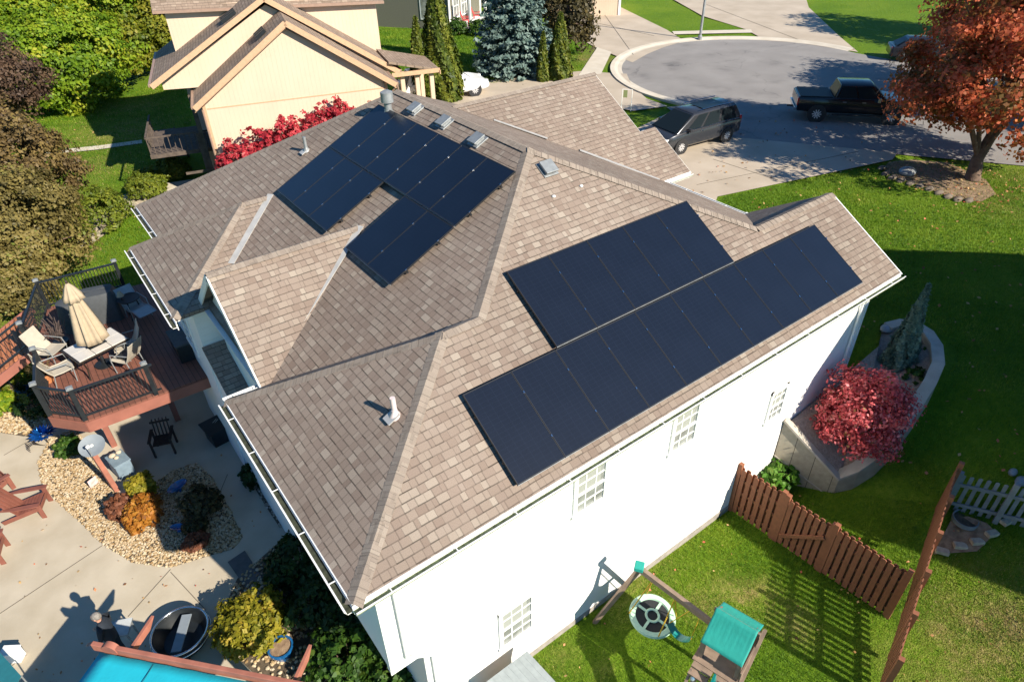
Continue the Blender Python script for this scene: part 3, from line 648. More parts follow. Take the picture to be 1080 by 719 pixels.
def joints(name, segs, z, w=.018):
    mb = MB()
    for a, b in segs: mb.beam((a[0], a[1], z), (b[0], b[1], z), w, .006)
    obj(name, mb, jm, kind='structure')
joints('driveway_joint', [(at(735, 195, 2.64), at(905, 160, 2.64)), (at(752, 168, 2.64), at(820, 190, 2.64)), (at(610, 20, 2.64), at(690, 38, 2.64)), (at(632, 8, 2.64), at(668, 58, 2.64)), (at(745, 5, 2.64), at(850, 45, 2.64))], 2.644, .03)
# patio, beds
flat('patio', [(-9, 6), (1.2, 6.2), (2.57, 7.0), (2.6, 18), (1.95, 22), (-1.3, 22), (-2.6, 22.4), (-4.2, 23.2), (-9, 24)], .03, M['concrete'], .12)
joints('patio_joint', [(at(-5, 650, .03), at(108, 575, .03)), (at(135, 650, .03), at(180, 600, .03)), (at(180, 603, .03), at(217, 643, .03)), (at(4, 480, .03), at(30, 465, .03)), (at(240, 500, .03), at(215, 560, .03)), (at(108, 575, .03), at(20, 470, .03)) if False else (at(-5, 715, .03), at(28, 690, .03)), (at(60, 719, .03), at(20, 735, .03))], .034)
BED = [(52, 462), (40, 488), (43, 508), (58, 527), (82, 548), (110, 575), (140, 593), (180, 598), (213, 588), (246, 578), (256, 566), (245, 542), (224, 503), (207, 488), (180, 497), (150, 520), (128, 524), (112, 505), (100, 490), (92, 470), (80, 452)]
bedp = pxs(BED, .04); M['soil'] = mat('soil', (.10, .075, .05), .95, noise=.4, nscale=9, bump=.6, bscale=40)
flat('gravel_bed', bedp, .04, M['soil'])
SIDE = [(250, 470), (262, 503), (272, 520), (285, 541), (295, 556), (310, 548), (330, 520), (300, 470)]
flat('side_bed', pxs(SIDE, .042), .042, M['soil'])
LBED = [(-5, 395), (30, 405), (45, 440), (55, 455), (25, 460), (-5, 455)]
flat('rear_bed', pxs(LBED, .044), .044, M['soil'])
CBED = [(225, 668), (250, 610), (290, 575), (345, 575), (420, 700), (440, 760), (330, 760), (300, 735), (270, 712)]
flat('corner_bed', pxs(CBED, .045), .045, M['soil'])
def inside(poly, x, y):
    c = np.zeros(len(x), bool); n = len(poly)
    for i in range(n):
        x0, y0 = poly[i][0], poly[i][1]; x1, y1 = poly[(i + 1) % n][0], poly[(i + 1) % n][1]
        c ^= ((y0 > y) != (y1 > y)) & (x < (x1 - x0) * (y - y0) / (y1 - y0 + 1e-12) + x0)
    return c
def stones(name, poly, n, z, r0, r1, m, seed):
    rng = np.random.default_rng(seed); xs = [p[0] for p in poly]; ys = [p[1] for p in poly]
    x = rng.uniform(min(xs), max(xs), n * 3); y = rng.uniform(min(ys), max(ys), n * 3); k = inside(poly, x, y); x, y = x[k][:n], y[k][:n]; n = len(x)
    ico = np.array([(0, 0, 1), (.894, 0, .447), (.276, .851, .447), (-.724, .526, .447), (-.724, -.526, .447), (.276, -.851, .447), (.724, .526, -.447), (-.276, .851, -.447), (-.894, 0, -.447), (-.276, -.851, -.447), (.724, -.526, -.447), (0, 0, -1)])
    tri = np.array([(0, 1, 2), (0, 2, 3), (0, 3, 4), (0, 4, 5), (0, 5, 1), (1, 6, 2), (2, 7, 3), (3, 8, 4), (4, 9, 5), (5, 10, 1), (6, 7, 2), (7, 8, 3), (8, 9, 4), (9, 10, 5), (10, 6, 1)])
    sc = rng.uniform(r0, r1, (n, 1)) * rng.uniform(.7, 1.35, (n, 3)) * np.array([1, 1, .7]); th = rng.random(n) * 6.28
    P_ = ico[None] * sc[:, None] * rng.uniform(.8, 1.2, (n, 12, 1)); c, s = np.cos(th)[:, None], np.sin(th)[:, None]
    Q = np.stack([P_[..., 0] * c - P_[..., 1] * s + x[:, None], P_[..., 0] * s + P_[..., 1] * c + y[:, None], P_[..., 2] + z + sc[:, 2:3] * .5], -1)
    v = Q[:, tri].reshape(-1, 3); rnd = np.repeat(rng.random(n), len(tri))
    return fast_mesh(name, v, 3, m, rnd=rnd, kind='stuff')
M['gravel'] = leaf_mat('river_gravel', [(0, (.25, .155, .07)), (.3, (.40, .285, .15)), (.6, (.48, .375, .24)), (.85, (.56, .47, .34)), (1, (.33, .215, .11))], 0, .8)
M['gravel_dark'] = leaf_mat('river_gravel_mixed', [(0, (.20, .15, .11)), (.5, (.36, .29, .22)), (1, (.55, .49, .42))], 0, .8)
stones('gravel', bedp, 11000, .04, .018, .037, M['gravel'], 1); stones('gravel', pxs(SIDE, .04), 900, .045, .03, .05, M['gravel_dark'], 2); stones('gravel', pxs(LBED, .04), 1300, .045, .03, .055, M['gravel'], 3); stones('gravel', pxs(CBED, .04), 1500, .045, .03, .05, M['gravel'], 4)
# far footpath on the left lawn
pp = [atg(*q) for q in ((40, 159), (66, 158), (105, 154), (150, 148), (150, 151.5), (105, 158), (66, 162), (40, 163))]
mb = MB(); mb.face([(p.x, p.y, p.z + .03) for p in pp]); obj('footpath', mb, M['kerb'], kind='structure', norm=False)
# bed with mulch round the shrubs on the left lawn
def patch(name, pts, m, dz=.02, kind='structure'):
    q = [atg(*p) for p in pts]; c = sum(q, Vector()) / len(q); mb = MB()
    for i in range(len(q)): a, b = q[i], q[(i + 1) % len(q)]; mb.face([(c.x, c.y, hz(c.x, c.y) + dz + .03), (a.x, a.y, a.z + dz), (b.x, b.y, b.z + dz)])
    return obj(name, mb, m, kind=kind, norm=True)
M['mulch'] = mat('mulch', (.17, .105, .065), .95, col2=(.36, .25, .16), nscale=6, bump=.8, bscale=45)
M['stone_lt'] = mat('pale_stone', (.46, .38, .28), .9, noise=.3, nscale=5, bump=.5, bscale=30)
patch('shrub_bed', [(68, 262), (90, 262), (122, 240), (140, 222), (160, 212), (190, 200), (188, 192), (160, 195), (125, 208), (100, 230), (75, 245)], M['stone_lt'])
patch('maple_bed', [(930, 178), (938, 171), (960, 169), (1000, 172), (1040, 190), (1050, 205), (1035, 213), (1010, 211), (975, 198), (945, 188)], M['mulch'])
# blades of grass: dense near the camera, larger tufts farther out
M['blade'] = leaf_mat('grass_blade', [(0, (.054, .138, .006)), (.35, (.115, .235, .010)), (.6, (.21, .31, .020)), (.78, (.31, .335, .04)), (.9, (.36, .31, .08)), (1, (.52, .42, .18))], .35, .6)
def grass(polys, n, L, W_, seed, skip=()):
    rng = np.random.default_rng(seed); X_, Y_ = [], []
    for poly, share in polys:
        xs = [p[0] for p in poly]; ys = [p[1] for p in poly]; k = int(n * share)
        x = rng.uniform(min(xs), max(xs), k * 4); y = rng.uniform(min(ys), max(ys), k * 4); m_ = inside(poly, x, y)
        for s in skip: m_ &= ~inside(s, x, y)
        X_.append(x[m_][:k]); Y_.append(y[m_][:k])
    x, y = np.concatenate(X_), np.concatenate(Y_); n = len(x); d = dryness(x, y)
    cl = .5 + .5 * np.sin(x * 2.1 + 1.3 * np.sin(y * 1.7)) * np.sin(y * 2.6 + 1.1 * np.sin(x * 1.9)); cl2 = .5 + .5 * np.sin(x * .5 + .8 * np.sin(y * .6)) * np.sin(y * .45 + 2)
    cl2 = .55 * cl2 + .45 * (.5 + .5 * np.tanh(3 * np.sin((x * .8 + y * .6) * 2.6)))
    keep = rng.random(n) > d * .55 * (cl > .4); x, y, d, cl, cl2 = x[keep], y[keep], d[keep], cl[keep], cl2[keep]; n = len(x)
    th = rng.random(n) * 6.28; ln = L * rng.uniform(.5, 1.2, n) * (1 - .4 * d); tilt = rng.uniform(.15, 1.0, n); ww = W_ * rng.uniform(.6, 1.3, n)
    z = hgt(x, y); b = np.stack([x, y, z - .01], 1); dr = np.stack([np.cos(th), np.sin(th), 0 * th], 1); sd = np.stack([-np.sin(th), np.cos(th), 0 * th], 1) * ww[:, None] / 2
    tip = b + dr * (ln * np.sin(tilt))[:, None] + np.array([0, 0, 1]) * (ln * np.cos(tilt))[:, None]
    v = np.stack([b - sd, b + sd, tip], 1).reshape(-1, 3)
    r = np.clip(.02 + .34 * cl + .30 * cl2 + rng.normal(0, .13, n), 0, .78); r = np.where(rng.random(n) < d * .8 * (.25 + .75 * cl), .8 + .2 * rng.random(n), r)
    return fast_mesh('grass', v, 3, M['blade'], rnd=r, kind='stuff')
NEAR = [(2.3, 6.3), (2.3, 3.0), (7.0, -1), (14.0, -2.4), (17, .4), (15.3, 3.2), (14.5, 4.7), (14.3, 6.3)]
grass([(NEAR, 1.0)], 150000, .085, .012, 11)
FRONT = [(15.5, 4.2), (15.5, 1), (19, -1), (33, 2), (39, 6), (32.5, 13.8), (23.2, 16.2), (19.2, 13.6), (19.2, 8.9), (17.2, 8.9), (17.0, 6.8), (19.7, 7.2), (20.6, 6.2), (19.6, 4.8), (17.2, 4.3)]
grass([(FRONT, 1.0)], 130000, .11, .02, 12)
LEFT = [(-4.5, 23.5), (2.2, 24.2), (2.2, 30), (6, 37), (8, 44), (14, 62), (-4, 62), (-9, 40), (-9, 26)]
grass([(LEFT, 1.0)], 90000, .14, .035, 13)
FARL = [(21.5, 39), (27, 36.2), (33, 36), (36.5, 40), (38, 44), (34, 53), (28, 57), (22, 50)]
grass([(FARL, 1.0)], 50000, .14, .04, 14)
# ------------------------------------------------------------------ tan neighbour house
M['tan'] = mat('tan_siding', (.60, .465, .345), .7, noise=.05, nscale=.6)
def board_batten():
    m = bpy.data.materials['tan_siding']; nt = m.node_tree; b = nt.nodes['Principled BSDF']
    tc = N(nt, 'ShaderNodeTexCoord'); sx = N(nt, 'ShaderNodeSeparateXYZ'); nt.links.new(tc.outputs['Object'], sx.inputs[0])
    f = math_node(nt, 'LESS_THAN', math_node(nt, 'FRACT', math_node(nt, 'DIVIDE', sx.outputs[0], .2)), .12); bp = N(nt, 'ShaderNodeBump'); bp.inputs['Strength'].default_value = .6; bp.inputs['Distance'].default_value = .02; bp.invert = True
    nt.links.new(f, bp.inputs['Height']); nt.links.new(bp.outputs['Normal'], b.inputs['Normal'])
board_batten()
M['tan_trim'] = mat('tan_trim', (.52, .33, .20), .6, noise=.08)
M['tan_gutter'] = mat('brown_gutter', (.30, .20, .15), .5, noise=.1)
M['deck_grey'] = mat('weathered_deck', (.10, .075, .06), .8, noise=.3, nscale=5)
TB = (7.59, 34.22, 0); TR_ = rad(-16)
tan = thing('neighbour_house', TB, 'tan board sided house with two stepped front gables and brown shingle roof', 'house', rz=TR_)
def tobj(name, mb, m, par=tan, **k): return obj(name, mb, m, par, local=True, **k)
def hrf(mb, pts, al): roof_face(mb, pts, al, t=.12)
# local frame: u along the gable wall, n = +y away from the camera, z world height
tw = MB()
tw.slab([(0, 0, -.3), (8.6, 0, -.3), (8.6, 0, 5.55), (4.32, 0, 8.3), (0, 0, 5.55)], .15, (0, 1, 0)); tw.box((.075, 2.2, 2.7), (.15, 4.2, 5.8)); tw.box((8.52, 3.6, 2.7), (.15, 7.2, 5.6))
tw.slab([(-1.7, 2.3, 5.7), (9.6, 2.3, 5.3), (9.6, 2.3, 5.6), (3.75, 2.3, 9.0), (-1.7, 2.3, 6.05)], .15, (0, 1, 0))
tw.box((4.3, 8.5, 4.2), (10.4, 7.0, 9.2))
twl = tobj('wall', tw, M['tan'], norm=True)
tr_ = MB(); tr_.box((-.012, -.012, 2.6), (.14, .024, 5.7)); tr_.box((8.6, -.012, 2.6), (.14, .024, 5.7)); tr_.box((4.3, -.008, 5.2), (8.4, .016, .05)); tobj('corner_board', tr_, M['tan_trim'], twl)
trf = MB(); sl1 = (8.72 - 5.48) / 4.75
hrf(trf, [(4.32, -.35, 8.72), (4.32, 4.2, 8.72), (-.42, 4.2, 5.48), (-.42, -.35, 5.48)], Y); hrf(trf, [(4.32, -.35, 8.72), (4.32, 4.2, 8.72), (9.05, 4.2, 5.48), (9.05, -.35, 5.48)], Y)
hrf(trf, [(3.72, 1.9, 9.45), (3.72, 9, 9.45), (-2.15, 9, 6.1), (-2.15, 1.9, 6.1)], Y); hrf(trf, [(3.72, 1.9, 9.45), (3.72, 9, 9.45), (9.75, 9, 5.5), (9.75, 1.9, 5.5)], Y)
hrf(trf, [(-1.4, 4.75, 8.75), (9.9, 4.75, 8.35), (9.9, 9.2, 11.2), (-1.4, 9.2, 11.4)], X); hrf(trf, [(-1.4, 13.6, 8.75), (9.9, 13.6, 8.35), (9.9, 9.2, 11.2), (-1.4, 9.2, 11.4)], X)
troof = tobj('roof', trf, M['shingle_tan'])
ff = MB()
for a, b in (((4.32, -.37, 8.60), (-.42, -.37, 5.36)), ((4.32, -.37, 8.60), (9.05, -.37, 5.36)), ((3.72, 1.88, 9.33), (-2.15, 1.88, 5.98)), ((3.72, 1.88, 9.33), (9.75, 1.88, 5.38))): ff.beam(a, b, .04, .24)
for a, b in (((4.32, -.16, 8.42), (-.42, -.16, 5.2)), ((4.32, -.16, 8.42), (9.05, -.16, 5.2))): ff.beam(a, b, .36, .03)
tobj('fascia', ff, M['tan_trim'], troof)
gm = MB()
for a, b in (((-.48, -.35, 5.42), (-.48, 4.2, 5.42)), ((9.11, -.35, 5.42), (9.11, 1.9, 5.42)), ((-2.21, 1.9, 6.04), (-2.21, 9, 6.04)), ((9.82, 1.9, 5.44), (9.82, 8, 5.44)), ((-1.4, 4.68, 8.7), (9.9, 4.68, 8.3))): gm.beam(a, b, .12, .13)
gm.tube([(9.1, -.3, 5.3), (8.75, -.1, 4.9), (8.72, -.08, 2.6)], .05); gm.tube([(9.8, 1.95, 5.3), (9.6, 2.2, 4.9), (9.4, 1.0, 4.7), (9.2, -.1, 4.4)], .05); gm.tube([(-.10, -.06, 5.2), (-.10, -.06, 0)], .05)
tobj('gutter', gm, M['tan_gutter'])
for u0, y0, z0, sl in ((3.2, .5, 7.95, .684), (2.0, 2.5, 8.46, .57)):
    for k in range(3):
        v = MB(); T = Matrix.Translation((u0 - k * .02, y0 + k * .33, z0 + .13)) @ Matrix.Rotation(-math.atan(sl), 4, 'Y'); v.box(None, (.55 if y0 < 2 else .8, .12, .16), M=T); tobj('roof_vent', v, M['black'], troof)
# timber deck, post and stairs in the shade of the gables
dk = MB(); dk.box((-1.65, 4.4, 2.55), (3.2, 4.0, .2)); dk.box((-.6, 2.0, 2.6), (.2, .2, 5.6)); dk.box((-.75, 2.0, .9), (.2, .2, 5.4)); dk.box((-3.1, 6.2, 1.2), (.12, .12, 3.0)); dk.box((-3.22, 4.4, 3.5), (.08, 4.0, .08)); dk.box((-1.65, 2.42, 3.5), (3.2, .06, .08)); dk.box((-.9, 1.2, 1.9), (1.7, .06, .12)); dk.box((-.9, 1.2, 1.3), (1.7, .06, .12))
for i in range(13): dk.box((-3.2 + .25 * i, 2.42, 3.05), (.03, .03, .9)); dk.box((-3.22, 2.5 + .3 * i, 3.05), (.03, .03, .9))
deck_t = tobj('timber_deck', dk, M['deck_grey'])
st = MB()
for i in range(11): st.box((-2.9 - .0 * i, 6.6 + i * .28, 2.55 - i * .24), (1.3, .30, .05))
st.beam((-3.6, 6.4, 2.6), (-3.6, 9.7, -.1), .06, .3); st.beam((-2.2, 6.4, 2.6), (-2.2, 9.7, -.1), .06, .3); tobj('stairs', st, M['deck_grey'], deck_t)
pn = MB(); pn.box((-1.6, 3.0, .05), (3.6, 4.5, .1)); tobj('patio_slab', pn, M['kerb'])
dw = MB(); dw.box((4.3, 4.9, 7.2), (.01, .01, .01))
# street end porch with posts
po = MB(); po.box((10.6, 3.3, 2.55), (2.2, 3.0, .3))
for x, y in ((9.9, 2.1), (10.7, 2.1), (11.5, 2.1), (11.5, 4.4)): po.box((x, y, 4.0), (.22, .22, 2.7))
pt = tobj('porch', po, M['tan']); pr2 = MB(); hrf(pr2, [(9.2, 1.7, 6.0), (11.9, 1.7, 5.35), (11.9, 4.8, 5.35), (9.2, 4.8, 6.0)], Y); tobj('porch_roof', pr2, M['shingle_tan'], pt); pf = MB(); pf.box((10.6, 1.72, 5.3), (2.6, .05, .22)); pf.box((11.9, 3.2, 5.2), (.05, 3.1, .2)); tobj('porch_beam', pf, M['tan_trim'], pt)

# ------------------------------------------------------------------ far grey-green house at the top edge
M['sage'] = mat('sage_siding', (.15, .145, .11), .7, noise=.06); M['sage_dark'] = M['sage']
fc = at(475, 33, 2.6); e1 = (at(420, 29, 2.6) - fc).normalized(); fa = math.atan2(e1.y, e1.x) - math.pi / 2
fh = thing('far_house', fc, 'sage green house behind the blue spruce with a white railed porch', 'house', rz=fa)
def fobj(name, mb, m, par=fh, **k): return obj(name, mb, m, par, local=True, **k)
w_ = MB(); w_.box((3.0, 5.5, 2.9), (6.0, 11, 6.4)); w_.box((8.5, 6.5, 2.9), (5.4, 9, 6.4)); fw = fobj('wall', w_, M['sage'])
c_ = MB(); c_.box((.02, -.02, 2.9), (.24, .06, 6.4)); c_.box((5.98, -.02, 2.9), (.24, .06, 6.4)); c_.box((-.02, 7.2, 2.9), (.06, .2, 6.4)); fobj('corner_board', c_, M['trim'], fw)
r_ = MB(); hrf(r_, [(-.5, -.5, 6.2), (11.8, -.5, 6.2), (11.8, 6, 9), (-.5, 6, 9)], X); hrf(r_, [(-.5, 12, 6.2), (11.8, 12, 6.2), (11.8, 6, 9), (-.5, 6, 9)], X); fobj('roof', r_, M['shingle'])
for y in (2.2, 8.6):
    f_ = MB(); f_.box((-.03, y, 1.6), (.06, 1.0, 1.7)); q = fobj('window', f_, M['trim']); g_ = MB(); g_.box((-.065, y, 1.6), (.01, .8, 1.5)); fobj('pane', g_, M['pane'], q)
for x in (1.2, 2.7):
    f_ = MB(); f_.box((x, -.03, 1.75), (1.15, .06, 1.9)); q = fobj('window', f_, M['trim']); g_ = MB(); g_.box((x, -.065, 1.75), (.95, .01, 1.7)); fobj('pane', g_, M['pane'], q); g_ = MB(); g_.box((x, -.075, 1.75), (.05, .012, 1.7)); g_.box((x, -.075, 1.75), (.95, .012, .05)); fobj('muntin', g_, M['trim'], q)
p_ = MB(); p_.box((2.9, -1.0, .1), (6.2, 1.9, .5)); p_.box((2.9, -1.9, .85), (6, .07, .07))
for i in range(20): p_.box((0.05 + i * .3, -1.9, .6), (.04, .04, .5))
for x in (0, 3, 5.9): p_.box((x, -1.9, 1.6), (.16, .16, 3.0))
fobj('porch', p_, M['trim'])
def lawn_chair(name, loc, rz, m, label):
    t = thing(name, loc, label, 'chair', rz=rz); s = MB(); s.box((0, 0, .38), (.5, .5, .05)); obj('seat', s, m, t, local=True); b = MB()
    for i in range(5): b.beam((-.2 + i * .1, .22, .35), (-.22 + i * .11, .46, 1.0), .085, .025)
    obj('backrest', b, m, t, local=True)
    for sx_ in (-.24, .24):
        for sy_ in (-.22, .22): l_ = MB(); l_.box((sx_, sy_, .19), (.05, .05, .38)); obj('leg', l_, m, t, local=True)
        l_ = MB(); l_.box((sx_ * 1.15, 0, .6), (.09, .6, .03)); obj('armrest', l_, m, t, local=True)
    return t
M['teal_p'] = mat('teal_plastic', (.01, .16, .16), .5); M['red_p'] = mat('red_plastic', (.55, .06, .06), .5)
lawn_chair('lawn_chair', at(447, 27, 2.62), rad(150), M['teal_p'], 'teal plastic lawn chair in the shade by the sage green house')
lp = PM['far_house'] @ Vector((1.0, -1.0, .36)); lawn_chair('lawn_chair', lp, rad(50), M['red_p'], 'red porch chair nearer the corner board of the sage green house')
lp = PM['far_house'] @ Vector((3.1, -1.0, .36)); lawn_chair('lawn_chair', lp, rad(50), M['red_p'], 'red porch chair nearer the blue spruce on the sage house porch')
w_ = MB(); w_.box((0, 0, 1.5), (2.0, 7, 3.4)); 
th2 = thing('far_garage', at(612, 17, 2.6), 'tan garage front beyond the far driveway, mostly behind the russet tree', 'garage', rz=rad(-40))
w_ = MB(); w_.box((0, 3, 1.8), (7, 6, 4)); gw2 = obj('wall', w_, M['tan'], th2, local=True); g_ = MB(); g_.box((-1.2, -.03, 1.2), (3.6, .06, 2.4)); obj('garage_door', g_, M['tan_trim'], th2, local=True); g_ = MB(); g_.box((3.45, -.03, 1.8), (.2, .06, 4)); obj('corner_board', g_, M['trim'], th2, local=True); g_ = MB(); hrf(g_, [(-3.9, -.5, 3.8), (3.9, -.5, 3.8), (3.9, 3, 5.6), (-3.9, 3, 5.6)], X); hrf(g_, [(-3.9, 6.5, 3.8), (3.9, 6.5, 3.8), (3.9, 3, 5.6), (-3.9, 3, 5.6)], X); obj('roof', g_, M['shingle'], th2, local=True)

# ------------------------------------------------------------------ house to the right, just outside the frame (its shadow lies on the lawn)
rh = thing('side_neighbour_house', (22, -5, 0), 'pale house standing to the right of the lawn', 'house')
w_ = MB(); w_.prism([(16.8, -2.2), (16.8, -7.6), (28.6, -7.6), (28.6, -2.2)], -.2, 8.7); obj('wall', w_, M['tan'], rh)
w_ = MB(); zt = 12.3
roof_face(w_, [(16.55, -1.7, 8.8), (18.7, -4.3, zt), (27.2, -4.3, zt), (29.5, -1.7, 8.1)], X); roof_face(w_, [(16.55, -8, 8.8), (29.5, -8, 8.1), (27.2, -4.3, zt), (18.7, -4.3, zt)], X)
roof_face(w_, [(16.55, -1.7, 8.8), (16.55, -8, 8.8), (18.7, -4.3, zt)], Y); roof_face(w_, [(29.5, -1.7, 8.1), (29.5, -8, 8.1), (27.2, -4.3, zt)], Y); obj('roof', w_, M['shingle'], rh)
# ------------------------------------------------------------------ foliage
M['bark'] = mat('bark', (.13, .085, .06), .9, noise=.35, nscale=6, bump=.8, bscale=25)
LM = {}
LM['green'] = leaf_mat('leaf_bright_green', [(0, (.05, .12, .006)), (.5, (.17, .27, .012)), (.8, (.29, .34, .02)), (1, (.42, .38, .03))])
LM['yellow'] = leaf_mat('leaf_yellow_green', [(0, (.06, .10, .006)), (.5, (.17, .19, .012)), (1, (.30, .26, .03))])
LM['brown'] = leaf_mat('leaf_brown', [(0, (.07, .048, .022)), (.4, (.16, .108, .042)), (.75, (.25, .175, .06)), (1, (.24, .20, .05))])
LM['purple'] = leaf_mat('leaf_purple_brown', [(0, (.045, .027, .020)), (.5, (.11, .066, .042)), (1, (.20, .13, .07))])
LM['olive'] = leaf_mat('leaf_olive', [(0, (.075, .062, .020)), (.45, (.18, .145, .042)), (.75, (.28, .22, .07)), (.88, (.20, .22, .04)), (1, (.12, .17, .025))])
LM['maple'] = leaf_mat('leaf_maple', [(0, (.13, .10, .025)), (.16, (.18, .10, .026)), (.36, (.24, .10, .03)), (.54, (.50, .12, .05)), (.76, (.76, .19, .09)), (.9, (.62, .30, .07)), (1, (.32, .26, .05))], .42)
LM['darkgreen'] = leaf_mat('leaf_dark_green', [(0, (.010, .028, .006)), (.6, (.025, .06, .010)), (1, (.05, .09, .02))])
LM['burning'] = leaf_mat('leaf_burning_red', [(0, (.20, .012, .022)), (.45, (.45, .03, .05)), (.8, (.60, .08, .09)), (1, (.66, .22, .20))], .3)
LM['burning_mix'] = leaf_mat('leaf_burning_pink', [(0, (.16, .035, .028)), (.2, (.40, .05, .055)), (.55, (.66, .11, .12)), (.82, (.80, .25, .25)), (.92, (.26, .12, .04)), (1, (.12, .12, .03))], .3)
LM['pale_red'] = leaf_mat('leaf_pale_red', [(0, (.35, .12, .07)), (.6, (.60, .22, .14)), (1, (.66, .45, .30))], .3)
LM['arbor'] = leaf_mat('leaf_arborvitae', [(0, (.030, .055, .005)), (.5, (.085, .115, .010)), (1, (.17, .18, .02))], .2)
LM['spruce'] = leaf_mat('needle_blue_spruce', [(0, (.045, .085, .070)), (.5, (.10, .16, .14)), (1, (.19, .26, .23))], .15)
LM['juniper'] = leaf_mat('needle_grey_green', [(0, (.08, .13, .09)), (1, (.22, .30, .22))], .15)
LM['box'] = leaf_mat('leaf_boxwood', [(0, (.05, .08, .006)), (.5, (.12, .155, .012)), (1, (.22, .23, .025))], .25)
LM['gold'] = leaf_mat('leaf_golden_green', [(0, (.07, .09, .008)), (.5, (.24, .22, .015)), (.85, (.36, .29, .03)), (1, (.42, .25, .04))], .35)
LM['lime'] = leaf_mat('leaf_lime_green', [(0, (.03, .10, .008)), (.6, (.09, .23, .02)), (1, (.20, .32, .05))], .35)
LM['shrub'] = leaf_mat('leaf_mid_green', [(0, (.016, .05, .005)), (.6, (.05, .115, .012)), (1, (.12, .18, .025))], .3)
LM['orange'] = leaf_mat('leaf_orange', [(0, (.16, .055, .012)), (.5, (.40, .15, .02)), (1, (.50, .26, .04))], .35)
LM['rust'] = leaf_mat('leaf_rust', [(0, (.08, .030, .018)), (.6, (.22, .08, .04)), (1, (.34, .15, .08))], .3)
LM['twig'] = leaf_mat('leaf_dark_bronze', [(0, (.030, .026, .014)), (.6, (.075, .062, .022)), (1, (.14, .10, .03))], .3)
def limbs(base, top, r0, targets, seed, lean=None):
    rng = np.random.default_rng(seed); mb = MB(); base, top = Vector(base), Vector(top)
    n = 6; pts = [base.lerp(top, i / n) + Vector((rng.normal(0, .05), rng.normal(0, .05), 0)) * (i > 0) * r0 * 4 for i in range(n + 1)]
    mb.tube(pts, [r0 * (1.25 if i == 0 else 1 - .55 * i / n) for i in range(n + 1)], 10)
    for t in targets:
        t = Vector(t); k = int(rng.integers(1, n)); s = pts[k]; mid = s.lerp(t, .5) + Vector((rng.normal(0, .2), rng.normal(0, .2), .25))
        mb.tube([s, s.lerp(mid, .5) + Vector((0, 0, .05)), mid, mid.lerp(t, .6), t], [r0 * .42, r0 * .34, r0 * .24, r0 * .14, r0 * .06], 6)
    return mb
def tree(name, base, c, R, m, nclump, nleaf, cr, size, seed, label, cat='tree', trunk=.16, group=None, low=-.7, up=.35, inner=.45, hole=0.0, aspect=1.5, top=.45, patch=0.0, extra=None):
    t = thing(name, base, label, cat, group=group)
    v, rnd, cc = crown_leaves(c, R, nclump, nleaf, cr, size, seed, up, inner, low, aspect, hole=hole, patch=patch)
    if extra:
        v2, r2, c2 = crown_leaves(extra[0], extra[1], int(nclump * extra[2]), nleaf, cr, size, seed + 500, up, inner, -.9, aspect, hole=hole, patch=patch); v, rnd, cc = np.concatenate([v, v2]), np.concatenate([rnd, r2]), np.concatenate([cc, c2])
    fast_mesh('crown', v, 4, m, parent=t, rnd=rnd)
    rng = np.random.default_rng(seed); tg = cc[rng.permutation(len(cc))[:16]]
    tp = Vector(base).lerp(Vector(c), 1.0); tp.z = Vector(c).z + R[2] * top
    obj('trunk', limbs(base, tp, trunk, tg, seed), M['bark'], t, smooth=True)
    return t
def shrub(name, c, R, m, n, size, seed, label, cat='shrub', group=None, low=-.5, up=.45, nleaf=10, base=None, inner=.62, aspect=1.6):
    c = Vector(c); b = Vector(base) if base is not None else Vector((c.x, c.y, hz(c.x, c.y)))
    t = thing(name, b, label, cat, group=group)
    v, rnd, cc = crown_leaves(c, R, n, nleaf, min(R) * .22, size, seed, up, inner, low, aspect)
    fast_mesh('foliage', v, 4, m, parent=t, rnd=rnd)
    rng = np.random.default_rng(seed); mb = MB()
    for q in cc[rng.permutation(len(cc))[:14]]: mb.tube([b + Vector((rng.normal(0, .04), rng.normal(0, .04), -.03)), b.lerp(Vector(q), .5) + Vector((0, 0, .05)), Vector(q)], [.02, .014, .006], 5)
    obj('stem', mb, M['bark'], t)
    return t
def column(name, base, h, r, m, n, size, seed, label, cat='shrub', group=None, power=.75, cone=False):
    """upright conifer: flakes on a tapering column with vertical ribs"""
    rng = np.random.default_rng(seed); base = Vector(base); t = thing(name, base, label, cat, group=group)
    z = rng.random(n) ** (1.25 if cone else 1.0); th = rng.random(n) * 6.28
    prof = (1 - z) ** (1.0 if cone else power) * (1 if cone else np.minimum(1, .72 + z * 1.6)) + .02
    rib = 1 + .13 * np.sin(th * 5 + 3 * np.sin(z * 5 + seed)) + .10 * np.sin(th * 9 + z * 14)
    rr = r * prof * rib * (.62 + .38 * rng.random(n) ** .4)
    pos = np.stack([base.x + rr * np.cos(th), base.y + rr * np.sin(th), base.z + .03 + h * z], 1)
    nr = np.stack([np.cos(th), np.sin(th), .35 + 0 * th], 1) + rng.normal(size=(n, 3)) * .5
    v = leaf_quads(pos, nr, size, 2.0, rng); k = np.clip(.5 + .3 * np.sin(th * 5 + z * 9 + seed) + rng.normal(0, .22, n), 0, 1)
    fast_mesh('foliage', v, 4, m, parent=t, rnd=k)
    mb = MB(); mb.tube([base, base + Vector((0, 0, h * .8))], [r * .16, r * .04], 7); obj('trunk', mb, M['bark'], t)
    return t
def g_(x, y, dz=0.0): return Vector((x, y, hz(x, y) + dz))

